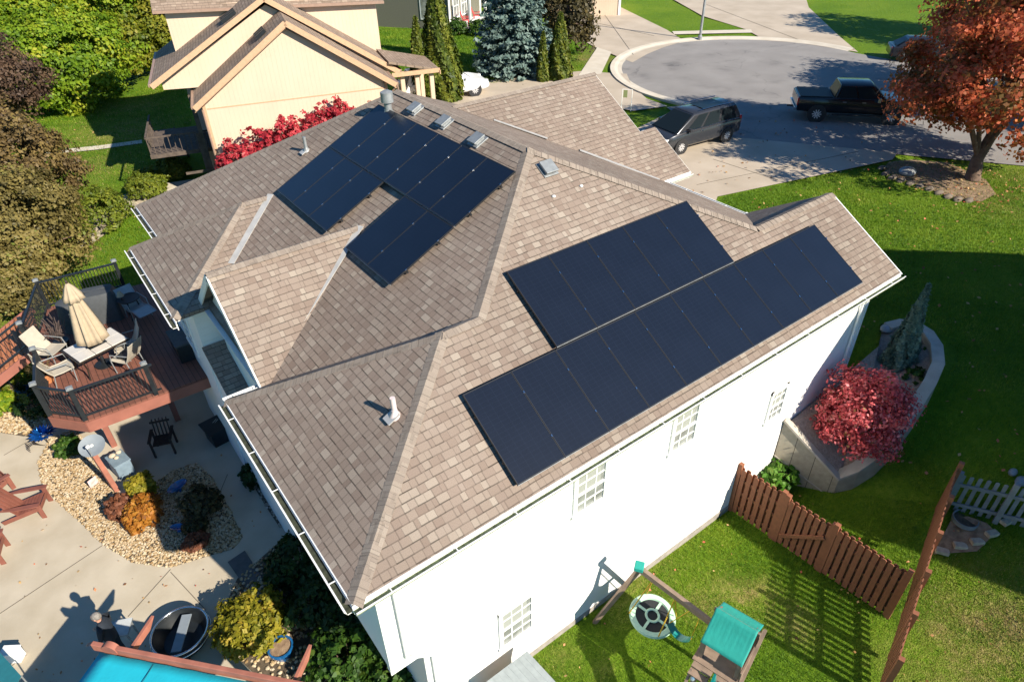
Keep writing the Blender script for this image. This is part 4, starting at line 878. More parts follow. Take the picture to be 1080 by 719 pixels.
tree('red_maple', g_(33.0, 10.5), (34.4, 10.9, 6.6), (4.9, 4.6, 3.1), LM['maple'], 330, 190, .8, .115, 21, 'large red and bronze maple beside the parked pickup', trunk=.26, low=-.6, hole=.34, patch=.75, extra=((34.2, 10.6, 10.2), (4.1, 4.0, 3.2), .6))
tree('shade_tree', g_(47, 10.5), (46.5, 10.8, 7.6), (5.2, 5.2, 4.8), LM['darkgreen'], 200, 110, 1.2, .2, 22, 'dark green tree at the right edge behind the red maple', trunk=.22)
tree('shade_tree', g_(61, 19), (60.5, 19.5, 8.0), (4.4, 4.4, 4.6), LM['darkgreen'], 170, 90, 1.1, .22, 23, 'dark tree beyond the street, mostly hidden by the red maple', trunk=.22)
# left lawn trees
def tl(name, px_, py_, z, R, m, nc, nl, cr, size, seed, label, group='trees behind the left lawn', **k):
    c = at(px_, py_, z); b = Vector((c.x + .2, c.y + .2, hz(c.x, c.y))); return tree(name, b, tuple(c), R, m, nc, nl, cr, size, seed, label, group=group, **k)
tl('broadleaf_tree', 52, 58, 3.4, (5.4, 5.0, 3.3), LM['green'], 300, 150, .85, .17, 31, 'bright green tree whose crown hangs nearest the lawn strip', low=-.8)
tl('broadleaf_tree', 22, 35, 4.2, (5.6, 5.4, 4.0), LM['green'], 300, 150, .85, .18, 32, 'bright green tree in the top left corner of the picture')
tl('broadleaf_tree', 98, 22, 4.2, (5.6, 5.2, 4.0), LM['green'], 300, 150, .85, .18, 33, 'bright green tree at the top edge between the corner tree and the yellowing one')
tl('yellowing_tree', 150, 30, 3.6, (4.6, 4.4, 3.4), LM['yellow'], 240, 140, .8, .17, 34, 'yellow green tree touching the left roof end of the tan house')
tl('brown_tree', 12, 238, 2.8, (2.6, 2.5, 2.4), LM['olive'], 300, 170, .55, .095, 35, 'olive brown tree overhanging the lawn behind the deck', group=None, low=-.75, hole=.3)
tl('brown_tree', 8, 172, 3.4, (2.8, 2.8, 2.5), LM['brown'], 260, 150, .6, .10, 36, 'brown leaved tree at the left edge between the purple and the olive crowns', group=None, low=-.75, hole=.3)
tl('brown_tree', -8, 92, 4.2, (2.7, 2.7, 2.6), LM['purple'], 240, 140, .65, .11, 37, 'purple brown tree at the left edge below the bright green crowns', group=None, low=-.75, hole=.3)
tl('brown_tree', 6, 296, 1.5, (1.7, 1.6, 1.3), LM['olive'], 160, 120, .5, .09, 38, 'low olive bush tree at the left edge just above the deck stairs', group=None, low=-.75)
for i, (px_, py_, r_, lab) in enumerate(((181, 178, .9, 'round clipped shrub nearest the tan house deck'), (155, 195, 1.0, 'round clipped shrub in the middle of the three by the roof corner'), (108, 222, 1.35, 'largest dark green shrub of the three by the roof corner'))):
    c = atg(px_, py_, r_ * .55); shrub('clipped_shrub', c, (r_, r_, r_ * .72), LM['box'], 420, .085, 40 + i, lab, group='round shrubs along the left lawn bed', nleaf=12, inner=.8)
# burning bushes against the tan wall
tm = PM['neighbour_house']
for i, (u, z, rx, rz_) in enumerate(((.9, 2.3, .95, 1.5), (2.2, 2.6, 1.0, 1.7), (3.5, 3.0, 1.05, 1.7), (4.9, 3.3, 1.0, 1.6), (6.2, 3.6, .95, 1.5))):
    c = tm @ Vector((u, -1.15, z)); names_ = ['at its left end, below the wall corner', 'second from the left', 'in the middle', 'second from the right', 'at its right end, beside the pale thin bush']
    shrub('burning_bush', c, (rx, .8, rz_), LM['burning'], 260, .11, 50 + i, f'crimson bush along the tan wall, {names_[i]}', 'bush', 'crimson bushes along the tan wall', nleaf=14)
c = tm @ Vector((7.6, -1.2, 3.7)); shrub('burning_bush', c, (.75, .6, 1.3), LM['pale_red'], 90, .09, 57, 'thin pale red bush at the street end of the tan wall', 'bush', nleaf=8)
# conifers at the neighbour's drive
column('arborvitae', at(467, 106, 2.6), 6.4, 1.35, LM['arbor'], 11000, .16, 60, 'tallest green arborvitae standing before the white car', 'conifer', 'arborvitae by the white car')
column('arborvitae', at(446, 108, 2.6), 4.6, .72, LM['arbor'], 4200, .14, 61, 'slim shorter arborvitae on the left of the tall one by the white car', 'conifer', 'arborvitae by the white car')
column('arborvitae', at(590, 84, 2.6), 3.9, .85, LM['arbor'], 5000, .14, 62, 'fuller arborvitae beside the driveway end of the roof, below the russet tree', 'conifer', 'arborvitae before the blue spruce')
column('arborvitae', at(572.5, 86, 2.6), 2.9, .42, LM['arbor'], 2000, .13, 63, 'slim arborvitae in front of the blue spruce', 'conifer', 'arborvitae before the blue spruce')
def spruce(name, base, h, r, seed, label):
    rng = np.random.default_rng(seed); base = Vector(base); t = thing(name, base, label, 'conifer'); P_, Nn, K = [], [], []
    for i in range(34):
        f = i / 33; z = .25 + f * (h - .4); rr = r * (1 - f) ** .8 * (.9 + .2 * rng.random()) + .08; nb = int(10 + 16 * (1 - f))
        for k in range(nb):
            th = 6.28 * k / nb + rng.random() * .5 + i; L = rr * rng.uniform(.78, 1.12); m_ = int(16 + 44 * L / r); s = rng.random(m_) ** .6
            w_ = .10 + .26 * s * (1 - s) * 2; lat = rng.normal(0, 1, m_) * w_ * L * .38
            P_.append(np.stack([base.x + math.cos(th) * s * L - math.sin(th) * lat, base.y + math.sin(th) * s * L + math.cos(th) * lat, base.z + z - .28 * s * L + .18 * s ** 3 * L + rng.normal(0, .05, m_)], 1))
            Nn.append(np.stack([math.cos(th) * .5 + rng.normal(0, .5, m_), math.sin(th) * .5 + rng.normal(0, .5, m_), .8 + rng.normal(0, .3, m_)], 1)); K.append(np.clip(.15 + .6 * s + rng.normal(0, .17, m_) + .1 * rng.normal(), 0, 1))
    v = leaf_quads(np.concatenate(P_), np.concatenate(Nn), .15, 2.0, rng); fast_mesh('crown', v, 4, LM['spruce'], parent=t, rnd=np.concatenate(K))
    mb = MB(); mb.tube([base, base + Vector((0, 0, h * .95))], [.2, .02], 8); obj('trunk', mb, M['bark'], t); return t
spruce('blue_spruce', at(543, 76, 2.6), 9.2, 3.0, 64, 'big blue spruce on the lawn in front of the sage green house')
c = at(598, 18, 5.2); tree('russet_tree', (c.x, c.y, 2.6), tuple(c), (2.1, 2.1, 2.6), LM['twig'], 130, 60, .6, .16, 65, 'bronze leaved tree beside the far driveway', low=-.8, hole=.1)
for px_, py_, r_, lab in ((482, 30, .9, 'clipped dark hedge block at the porch corner of the sage green house'), (505, 30, .8, 'low round shrub under the porch beside the blue spruce')):
    c = at(px_, py_, 3.1); shrub('foundation_shrub', c, (r_, r_, r_ * .8), LM['shrub'], 200, .1, 66 + px_, lab)
# planter plants
c = at(909, 438, 2.5); shrub('burning_bush', c, (1.04, 1.04, 1.2), LM['burning_mix'], 760, .058, 70, 'large round red bush in the raised planter by the white wall', 'bush', nleaf=17, low=-.75, inner=.5, base=(c.x, c.y, 1.2))
column('juniper', at(946, 385, 2.35), 2.7, .46, LM['juniper'], 6000, .07, 71, 'pointed grey green conifer in the planter behind the red bush', 'conifer', cone=True)
for px_, py_, r_, lab in ((968, 371, .36, 'small green shrub in the planter on the far side, right of the pointed conifer'), (967, 398, .36, 'small green shrub in the planter nearest the curved rim and the red bush'), (938, 349, .30, 'small green shrub at the far tip of the planter left of the conifer')):
    c = at(px_, py_, 2.55); shrub('planter_shrub', c, (r_, r_, r_ * .7), LM['shrub'], 60, .07, int(72 + px_ + py_), lab, base=(c.x, c.y, 2.2), group='small green planter shrubs')
c = at(820, 496, .45); shrub('lime_shrub', c, (.62, .55, .5), LM['lime'], 160, .10, 75, 'bright lime green shrub between the brown fence and the planter wall', nleaf=9)
# garden side of the house
c = at(265, 660, .55); shrub('golden_shrub', c, (.78, .78, .62), LM['gold'], 320, .075, 76, 'golden green shrub on the patio beside the blue pot', nleaf=12)
for i, (px_, py_, r_, hh, lab) in enumerate(((365, 690, .85, .55, 'sunlit green shrub below the house corner, left of the downspout'), (415, 712, .75, .5, 'sunlit green shrub at the bottom edge against the house corner'), (395, 668, .62, .5, 'green shrub half in shade close to the house wall'))):
    c = at(px_, py_, hh); shrub('corner_shrub', c, (r_, r_, hh), LM['shrub'], 300, .085, 80 + i, lab, group='green shrubs at the house corner', nleaf=12)
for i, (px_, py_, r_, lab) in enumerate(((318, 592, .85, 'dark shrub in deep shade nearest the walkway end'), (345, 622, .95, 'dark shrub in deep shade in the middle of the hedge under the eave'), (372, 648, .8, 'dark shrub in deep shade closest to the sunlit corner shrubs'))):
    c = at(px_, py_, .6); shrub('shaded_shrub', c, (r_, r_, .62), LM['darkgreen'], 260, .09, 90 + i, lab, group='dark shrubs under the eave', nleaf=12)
for i, (px_, py_, r_, hh, m_, lab) in enumerate(((148, 514, .42, .4, 'gold', 'yellow shrub at the top of the gravel bed against the leaning post'), (150, 541, .52, .4, 'orange', 'orange shrub in the gravel bed'), (128, 534, .38, .35, 'rust', 'rust coloured shrub in the gravel bed left of the orange one'), (212, 530, .50, .40, 'twig', 'wide dark bronze shrub in the shaded part of the gravel bed'), (207, 570, .30, .22, 'rust', 'small reddish shrub at the shaded tip of the gravel bed'), (205, 553, .30, .26, 'twig', 'low dark shrub next to the blue dish in the gravel bed'), (72, 471, .36, .3, 'shrub', 'small dark green shrub under the deck corner by the blue ornament'), (270, 500, .42, .35, 'darkgreen', 'dark shrub beside the house walkway under the eave'), (10, 398, .8, .5, 'yellow', 'yellow green plants at the left edge below the deck stairs'), (38, 425, .6, .45, 'darkgreen', 'dark plant in the shade at the foot of the deck'), (4, 425, .4, .35, 'green', 'bright green plant at the left edge beside the gravel'))):
    c = at(px_, py_, hh); shrub('garden_shrub', c, (r_, r_, hh), LM[m_], 150, .07, 100 + i, lab, nleaf=11)

# fallen leaves on the lawns, street edge and patio
def fallen(polys, n, size, lm, seed, zoff=.05):
    rng = np.random.default_rng(seed); X_, Y_ = [], []
    for poly, share in polys:
        xs = [p[0] for p in poly]; ys = [p[1] for p in poly]; k = int(n * share); x = rng.uniform(min(xs), max(xs), k * 4); y = rng.uniform(min(ys), max(ys), k * 4); m_ = inside(poly, x, y); X_.append(x[m_][:k]); Y_.append(y[m_][:k])
    x, y = np.concatenate(X_), np.concatenate(Y_); n = len(x); pos = np.stack([x, y, hgt(x, y) + zoff + .02 * rng.random(n)], 1)
    nr = rng.normal(size=(n, 3)) * .35 + np.array([0, 0, 1]); v = leaf_quads(pos, nr, size, 1.4, rng); return fast_mesh('fallen_leaves', v, 4, lm, rnd=rng.random(n), kind='stuff')
LM['litter'] = leaf_mat('leaf_litter', [(0, (.16, .07, .03)), (.4, (.34, .17, .06)), (.75, (.50, .33, .14)), (1, (.55, .10, .06))], .1)
fallen([(FRONT, .55), (LEFT, .45)], 900, .075, LM['litter'], 301, .09); fallen([(NEAR, 1.0)], 170, .05, LM['litter'], 302, .08)
fallen([([(28.5, 21), (33.5, 14.5), (40, 20), (34, 24)], .15), ([(17.5, 14.5), (23, 16.5), (32, 14.3), (28, 21)], .12), ([(29.5, 8.5), (34.5, 8.2), (35, 12), (30.5, 13.2)], .6)], 420, .075, LM['litter'], 303, .065)
fallen([([(-4, 12), (1.5, 12), (2.3, 17.5), (-1, 17), (-4, 19)], 1.0)], 90, .05, LM['litter'], 304, .05)
# ------------------------------------------------------------------ vehicles
def paint(name, base, metal=.4, rough=.3): return mat(name, base, rough, metal=metal, coat=.35)
M['paint_grey'] = paint('car_paint_grey', (.06, .063, .072), .5, .22); M['paint_black'] = paint('car_paint_black', (.010, .011, .013), .2, .2); M['paint_white'] = paint('car_paint_white', (.78, .78, .76), 0, .35); M['paint_dark'] = paint('car_paint_dark', (.02, .022, .03), .3)
M['glass'] = mat('car_glass', (.010, .016, .020), .3, spec=.15); M['tyre'] = mat('tyre_rubber', (.018, .018, .02), .85); M['rim'] = mat('alloy_rim', (.75, .75, .77), .35, metal=.6)
M['tail'] = mat('tail_light_red', (.5, .008, .012), .2, coat=1); M['head'] = mat('head_light', (.75, .75, .72), .1, coat=1); M['plastic'] = mat('black_plastic', (.02, .02, .022), .6); M['plate'] = mat('plate_white', (.7, .7, .66), .5)
def section(x, w, zb, zs, tum=.93):
    """half body ring at station x: sill, bulge, shoulder (both sides), closed over the top"""
    p = [(w * .86, zb), (w * .97, zb + .10), (w, zb + (zs - zb) * .45), (w * .985, zs - .10), (w * tum, zs)]
    return [(x, -a, b) for a, b in p] + [(x, a, b) for a, b in reversed(p)]
def vehicle(name, loc, rz, label, cat, W, body_st, cabin, wheels, pnt, extras=None, rw=.34):
    t = thing(name, loc, label, cat, rz=rz)
    mb = MB(); mb.loft([section(*s) for s in body_st]); b = obj('body', mb, pnt, t, local=True, smooth=True, bevel=.045)
    # cabin: bottom outline (x, halfwidth, z) and roof outline
    (fx, fw, fz), (rx, rw_, rz_), (tfx, tfw, tz), (trx, trw, tz2), mids = cabin
    lo = lambda f: (fx + (rx - fx) * f, fw + (rw_ - fw) * f, fz + (rz_ - fz) * f); hi = lambda f: (tfx + (trx - tfx) * f, tfw + (trw - tfw) * f, tz + (tz2 - tz) * f)
    mb = MB(); rings = []
    for f in np.linspace(0, 1, 7):
        a, c = lo(f), hi(f); crown = .05 * math.sin(math.pi * (.15 + .7 * f))
        rings.append([(a[0], -a[1], a[2] - .02), (c[0], -c[1], c[2] - .05), (c[0], -c[1] * .86, c[2]), (c[0], 0, c[2] + crown), (c[0], c[1] * .86, c[2]), (c[0], c[1], c[2] - .05), (a[0], a[1], a[2] - .02)])
    mb.loft(rings, closed=True, caps=True); cab = obj('cabin', mb, pnt, t, local=True, smooth=True, bevel=.045)
    def pane(nm, q, off):
        m2 = MB(); q = [Vector(v) + Vector(off) for v in q]; m2.slab(q, .008, tuple(-Vector(off).normalized())); return obj(nm, m2, M['glass'], t, local=True)
    def lerp(a, c, k): return tuple(a[i] + (c[i] - a[i]) * k for i in range(3))
    for sgn in (-1, 1):
        for i in range(len(mids) - 1):
            f0, f1 = mids[i] + .022, mids[i + 1] - .022
            A, B_2 = lo(f0), lo(f1); C, D = hi(f0), hi(f1)
            q = [(A[0], sgn * A[1], A[2]), (B_2[0], sgn * B_2[1], B_2[2]), (D[0], sgn * D[1], D[2] - .05), (C[0], sgn * C[1], C[2] - .05)]
            mid_ = lambda k0, k1: lerp(q[k0], q[k1], .0)
            a0, b0, b1, a1 = lerp(q[0], q[3], .07), lerp(q[1], q[2], .07), lerp(q[1], q[2], .92), lerp(q[0], q[3], .92)
            n = (Vector(b0) - Vector(a0)).cross(Vector(a1) - Vector(a0)).normalized(); n = n if n.y * sgn > 0 else -n
            pane('side_window', [a0, b0, b1, a1], n * .012)
    a, c = lo(0), hi(0); q = [(a[0], -a[1] * .93, a[2]), (a[0], a[1] * .93, a[2]), (c[0], c[1] * .86, c[2] - .015), (c[0], -c[1] * .86, c[2] - .015)]
    q2 = [lerp(q[0], q[3], .05), lerp(q[1], q[2], .05), lerp(q[1], q[2], .93), lerp(q[0], q[3], .93)]; n = (Vector(q2[1]) - Vector(q2[0])).cross(Vector(q2[3]) - Vector(q2[0])).normalized(); n = n if n.x > 0 else -n
    pane('windshield', q2, n * .014)
    a, c = lo(1), hi(1); q = [(a[0], -a[1] * .88, a[2] + .05), (a[0], a[1] * .88, a[2] + .05), (c[0], c[1] * .8, c[2] - .05), (c[0], -c[1] * .8, c[2] - .05)]; n = (Vector(q[1]) - Vector(q[0])).cross(Vector(q[3]) - Vector(q[0])).normalized(); n = n if n.x < 0 else -n
    pane('rear_window', q, n * .014)
    for x in wheels:
        for sgn in (-1, 1):
            T = Matrix.Translation((x, sgn * (W - .11), rw)) @ Matrix.Rotation(rad(90), 4, 'X')
            m2 = MB(); m2.lathe([(rw * .62, -.11), (rw * .93, -.115), (rw, -.07), (rw, .07), (rw * .93, .115), (rw * .62, .11)], M=T, n=26); wh = obj('wheel', m2, M['tyre'], t, local=True, smooth=True)
            m2 = MB(); m2.lathe([(rw * .64, -.118), (rw * .60, -.122), (rw * .60, .122), (rw * .64, .118)], M=T, n=26)
            m3 = MB()
            for k in range(10):
                a_ = 6.283 * k / 10; m2.beam(T @ Vector((.03 * math.cos(a_), .03 * math.sin(a_), -sgn * .126)), T @ Vector((rw * .58 * math.cos(a_), rw * .58 * math.sin(a_), -sgn * .126)), .05, .02, up=(0, 1, 0))
            obj('rim', m2, M['rim'], wh, local=True)
            m2 = MB(); m2.lathe([(rw * 1.18, -.02), (rw * 1.18, .02)], M=Matrix.Translation((x, sgn * (W + .002), rw * 1.02)) @ Matrix.Rotation(rad(90), 4, 'X'), n=26); obj('wheel_arch', m2, M['plastic'], t, local=True)
    return t, lo, hi
def slabp(t, nm, c, s, m, bev=.012): mb = MB(); mb.box(c, s); return obj(nm, mb, m, t, local=True, bevel=bev)
# grey minivan, nose towards the garages
pf, prr = at(717, 162, 2.64), at(763, 149.5, 2.64); d = (pf - prr); d.z = 0; vz = math.atan2(d.y, d.x); sd = Vector((-math.sin(vz), math.cos(vz), 0))
mid = (pf + prr) / 2; side = 1 if sd.dot(Vector((mid.x, mid.y, 0))) < 0 else -1
ctr = mid - sd * side * .90; ctr.z = 2.645
van, lo, hi = vehicle('minivan', ctr, vz, 'dark grey minivan parked across the driveway end', 'minivan', 1.0,
    [(-2.54, .84, .42, .98), (-2.44, .95, .30, 1.06), (-1.6, 1.0, .26, 1.10), (0, 1.0, .26, 1.07), (1.3, 1.0, .26, 1.02), (1.85, .98, .26, .97), (2.15, .94, .28, .90), (2.40, .86, .32, .80), (2.54, .72, .38, .68), (2.60, .55, .44, .58)],
    ((1.90, .92, .98), (-2.50, .90, 1.06), (.62, .69, 1.70), (-2.18, .68, 1.74), [.12, .37, .65, .94]), (-1.52, 1.52), M['paint_grey'])
for s_ in (-1, 1):
    mb = MB(); mb.tube([(.2, s_ * .62, 1.80), (-.8, s_ * .63, 1.83), (-2.0, s_ * .62, 1.80)], .022, 6); obj('roof_rail', mb, M['chrome'], van, local=True)
    slabp(van, 'mirror', (1.12, s_ * 1.06, 1.10), (.14, .2, .14), M['paint_grey']); slabp(van, 'headlight', (2.36, s_ * .74, .76), (.24, .26, .12), M['head']); slabp(van, 'tail_light', (-2.44, s_ * .84, .98), (.12, .14, .38), M['tail'])
    slabp(van, 'door_handle', (.25, s_ * 1.0, .92), (.2, .03, .03), M['chrome'], .004); slabp(van, 'door_handle', (-.85, s_ * 1.0, .94), (.2, .03, .03), M['chrome'], .004); mb = MB(); mb.beam((1.5, s_ * .945, 1.06), (-2.3, s_ * .935, 1.06), .02, .03); obj('chrome_strip', mb, M['chrome'], van, local=True)
slabp(van, 'grille', (2.52, 0, .56), (.12, 1.0, .2), M['plastic']); slabp(van, 'bumper', (2.5, 0, .36), (.2, 1.4, .14), M['plastic']); slabp(van, 'roof_panel', (-.9, 0, 1.765), (1.5, 1.0, .012), M['glass'], .004)
# black pickup
pr_, pf_ = at(859, 128, 2.63), at(925, 131, 2.63); d = pf_ - pr_; d.z = 0; vz = math.atan2(d.y, d.x); sd = Vector((-math.sin(vz), math.cos(vz), 0)); side = 1 if sd.dot(Vector((pr_.x, pr_.y, 0))) < 0 else -1
f_ = d.normalized(); ctr = pr_ + f_ * 1.85 - sd * side * .92; ctr.z = 2.63
trk, lo, hi = vehicle('pickup_truck', ctr, vz, 'black four door pickup with a covered bed parked on the street', 'pickup truck', 1.0,
    [(-2.92, .95, .55, 1.22), (-2.86, .98, .5, 1.26), (-1.2, 1.0, .45, 1.26), (0, 1.0, .45, 1.26), (1.3, 1.0, .45, 1.24), (1.7, .99, .45, 1.22), (2.5, .96, .5, 1.14), (2.82, .90, .55, 1.02), (2.9, .84, .6, .9)],
    ((1.50, .92, 1.22), (-1.12, .92, 1.22), (.70, .74, 1.92), (-.90, .74, 1.90), [.10, .55, .95]), (-1.85, 1.85), M['paint_black'], rw=.41)
slabp(trk, 'bed_cover', (-2.0, 0, 1.285), (1.64, 1.78, .03), M['plastic']); slabp(trk, 'bumper', (-2.96, 0, .62), (.14, 1.8, .16), M['chrome']); slabp(trk, 'tailgate', (-2.93, 0, .98), (.05, 1.5, .44), M['paint_black']); slabp(trk, 'grille', (2.9, 0, .85), (.08, 1.1, .34), M['chrome']); slabp(trk, 'hitch', (-3.12, 0, .52), (.3, .1, .08), M['plastic'])
for s_ in (-1, 1): slabp(trk, 'tail_light', (-2.90, s_ * .86, 1.0), (.10, .2, .40), M['tail']); slabp(trk, 'mirror', (1.0, s_ * 1.10, 1.28), (.14, .24, .22), M['chrome']); slabp(trk, 'headlight', (2.78, s_ * .74, .94), (.2, .26, .16), M['head']); slabp(trk, 'door_handle', (.35, s_ * .995, 1.08), (.2, .03, .04), M['chrome'], .004); slabp(trk, 'door_handle', (-.6, s_ * .995, 1.08), (.2, .03, .04), M['chrome'], .004); slabp(trk, 'running_board', (.2, s_ * .98, .42), (2.6, .14, .05), M['plastic'])
# white car in the neighbour's driveway
ctr = at(470, 101, 2.64); f2 = (at(520, 95, 2.64) - at(440, 106, 2.64)); vz = math.atan2(f2.y, f2.x)
flat('tan_house_driveway', pxs([(425, 112), (425, 96), (460, 92), (530, 83), (625, 74), (640, 82), (612, 92), (560, 120), (430, 125)], 2.63), 2.63, M['drive'])
car, lo, hi = vehicle('white_car', ctr, vz, 'white car parked in the tan house driveway behind the arborvitae', 'car', .9,
    [(-2.75, .82, .40, 1.0), (-2.65, .92, .32, 1.06), (-1.4, .96, .28, 1.08), (0, .96, .28, 1.08), (1.2, .96, .28, 1.04), (1.8, .94, .28, .98), (2.35, .87, .32, .86), (2.62, .74, .38, .70)],
    ((1.45, .88, 1.04), (-2.6, .86, 1.04), (.55, .68, 1.70), (-2.2, .68, 1.70), [.12, .42, .70, .94]), (-1.65, 1.62), M['paint_white'], rw=.36)
for s_ in (-1, 1): slabp(car, 'headlight', (2.42, s_ * .66, .80), (.22, .26, .12), M['head']); slabp(car, 'tail_light', (-2.66, s_ * .74, .95), (.08, .2, .22), M['tail']); slabp(car, 'mirror', (1.05, s_ * 1.0, 1.10), (.1, .18, .12), M['paint_white'])
slabp(car, 'grille', (2.6, 0, .56), (.06, .8, .14), M['plastic'])
# dark car behind the maple
ctr = at(972, 63, 2.63); car2, lo, hi = vehicle('parked_car', ctr, rad(-52), 'dark car mostly hidden behind the red maple', 'car', .9,
    [(-2.25, .76, .36, .82), (-2.15, .86, .28, .92), (-1.2, .9, .22, .95), (0, .9, .22, .95), (1.0, .9, .22, .94), (1.5, .88, .22, .88), (2.0, .82, .26, .76), (2.22, .70, .32, .64)],
    ((1.12, .82, .92), (-1.95, .78, .92), (.30, .60, 1.44), (-1.25, .60, 1.44), [.12, .5, .86]), (-1.35, 1.38), M['paint_dark'], rw=.33)
for s_ in (-1, 1): slabp(car2, 'headlight', (2.02, s_ * .62, .68), (.22, .26, .1), M['head']); slabp(car2, 'tail_light', (-2.18, s_ * .68, .8), (.08, .2, .16), M['tail'])
# street lamp
lpz = at(738, 42, 2.64); lt = thing('street_lamp', lpz, 'grey metal street lamp post on the grass strip by the cul-de-sac', 'street lamp'); mb = MB(); mb.lathe([(.17, 0), (.17, .25), (.10, .32), (.075, 7.2), (.06, 7.25)], lpz, 14); obj('pole', mb, M['lead'], lt, smooth=True)
mb = MB(); mb.tube([lpz + Vector((0, 0, 7.2)), lpz + Vector((-.5, -.5, 7.5)), lpz + Vector((-1.1, -1.2, 7.55))], .04, 8); obj('arm', mb, M['lead'], lt); mb = MB(); mb.box(lpz + Vector((-1.3, -1.4, 7.5)), (.6, .3, .16), .8); obj('lamp_head', mb, M['lead'], lt, bevel=.03)
# small street sign frame by the garage roof corner
sgp = at(655, 117, 2.62); st_ = thing('garden_sign', sgp, 'small white wire yard sign beyond the garage roof', 'sign'); mb = MB(); mb.tube([sgp, sgp + Vector((0, 0, 1.2)), sgp + Vector((.35, -.42, 1.2)), sgp + Vector((.35, -.42, 0))], .02, 6); obj('frame', mb, M['trim'], st_); mb = MB(); mb.beam(sgp + Vector((.04, -.05, .95)), sgp + Vector((.18, -.22, .95)), .012, .4); obj('board', mb, mat('sign_green', (.25, .28, .12), .6), st_)
# ------------------------------------------------------------------ deck
M['deck'] = plank_mat('deck_boards', (.205, .080, .053), axis=0, width=.145, gap=.10, var=.25)
M['deck_rim'] = mat('deck_rim', (.27, .10, .07), .6, noise=.12, nscale=3)
M['cedar'] = plank_mat('cedar_treads', (.46, .17, .075), axis=0, width=.14, gap=.1)
DZ = 2.8
DPOLY = [(-1.97, 18.2), (-1.23, 17.35), (1.94, 17.25), (1.94, 23.9), (-1.15, 24.3), (-1.9, 21.6)]
deck = thing('deck', (0, 20, 0), 'raised reddish brown timber deck at the garden side of the house', 'deck')
mb = MB(); mb.prism(DPOLY, DZ - .04, DZ); obj('floor', mb, M['deck'], deck)
mb = MB(); n = len(DPOLY)
for i in range(n):
    a, b = DPOLY[i], DPOLY[(i + 1) % n]
    if i == 2: continue
    mb.beam((a[0], a[1], DZ - .21), (b[0], b[1], DZ - .21), .05, .33)
obj('rim', mb, M['deck_rim'], deck)
for x, y in ((-1.0, 19.6), (.9, 19.6), (-1.5, 21.4), (-.9, 23.6), (1.2, 23.4)): mb = MB(); mb.box((x, y, 1.25), (.16, .16, 2.55)); obj('support_post', mb, M['deck_rim'], deck)
rail = [(-1.93, 18.22), (-1.21, 17.42), (.72, 17.34)], [(-1.93, 18.22), (-1.70, 20.05)], [(-1.86, 21.6), (-1.13, 24.2), (1.15, 24.0)]
posts = [(-1.93, 18.22), (-1.21, 17.42), (.55, 17.35), (-1.72, 20.0), (-1.86, 21.7), (-1.13, 24.2), (1.15, 24.0)]
for x, y in posts:
    mb = MB(); mb.box((x, y, DZ + .52), (.11, .11, 1.06)); p_ = obj('railing_post', mb, M['black'], deck); mb = MB(); mb.box((x, y, DZ + 1.07), (.16, .16, .04)); mb.box((x, y, DZ + 1.10), (.10, .10, .03)); obj('post_cap', mb, M['lead'], p_)
for run in rail:
    for a, b in zip(run[:-1], run[1:]):
        mb = MB(); mb.beam((*a, DZ + .96), (*b, DZ + .96), .07, .045); mb.beam((*a, DZ + .12), (*b, DZ + .12), .05, .04)
        L = math.hypot(b[0] - a[0], b[1] - a[1]); k = int(L / .095)
        for i in range(1, k): x = a[0] + (b[0] - a[0]) * i / k; y = a[1] + (b[1] - a[1]) * i / k; mb.box((x, y, DZ + .54), (.022, .022, .84))
        obj('railing', mb, M['black'], deck)
# stairs going down to the left
stt = thing('deck_stairs', (-2.8, 21, 0), 'sunlit orange brown timber stairs descending from the deck to the left lawn', 'stairs')
for i in range(9):
    mb = MB(); mb.box((-1.75 - i * .30, 23.6, DZ - .14 * (i + 1) - .02), (.27, 2.5, .045)); mb.box((-1.62 - i * .30, 23.6, DZ - .14 * (i + .5) - .05), (.02, 2.4, .10)); obj('tread', mb, M['cedar'], stt)
for y in (22.3, 24.9): mb = MB(); mb.beam((-1.6, y, DZ - .2), (-4.5, y, DZ - 1.55), .05, .28); obj('stringer', mb, M['deck_rim'], stt)
mb = MB(); mb.beam((-1.8, 22.27, DZ + .9), (-4.5, 22.27, DZ - .4), .06, .045); mb.beam((-1.8, 22.27, DZ + .1), (-4.5, 22.27, DZ - 1.2), .05, .04)
for i in range(18): mb.box((-1.9 - i * .14, 22.27, DZ + .45 - i * .067), (.018, .018, .85))
for i in (0, 9, 17): mb.box((-1.85 - i * .15, 22.27, DZ + .2 - i * .072), (.10, .10, 1.5))
obj('handrail', mb, M['black'], stt)
# patio table with tiled top
M['tile'] = mat('white_table_tile', (.55, .52, .48), .35, noise=.05, nscale=4)
M['sling'] = mat('cream_sling', (.42, .375, .305), .7, noise=.06); M['sling_blue'] = mat('grey_sling', (.34, .37, .40), .7, noise=.08); M['bronze'] = mat('bronze_frame', (.06, .045, .035), .4, metal=.6)
tc_ = Vector((-.30, 19.72, DZ)); ta = math.atan2(at(128, 362, 3.5).y - at(92, 380, 3.5).y, at(128, 362, 3.5).x - at(92, 380, 3.5).x)
tt = thing('patio_table', tc_, 'white tiled patio table on the deck under the closed umbrella', 'table', rz=ta)
mb = MB()
for i in range(3):
    for j in range(2): mb.box((-.46 + .46 * i, -.24 + .48 * j, .72), (.445, .465, .03))
obj('tabletop', mb, M['tile'], tt, local=True); mb = MB(); mb.box((0, 0, .69), (1.46, 1.04, .035)); obj('apron', mb, M['bronze'], tt, local=True)
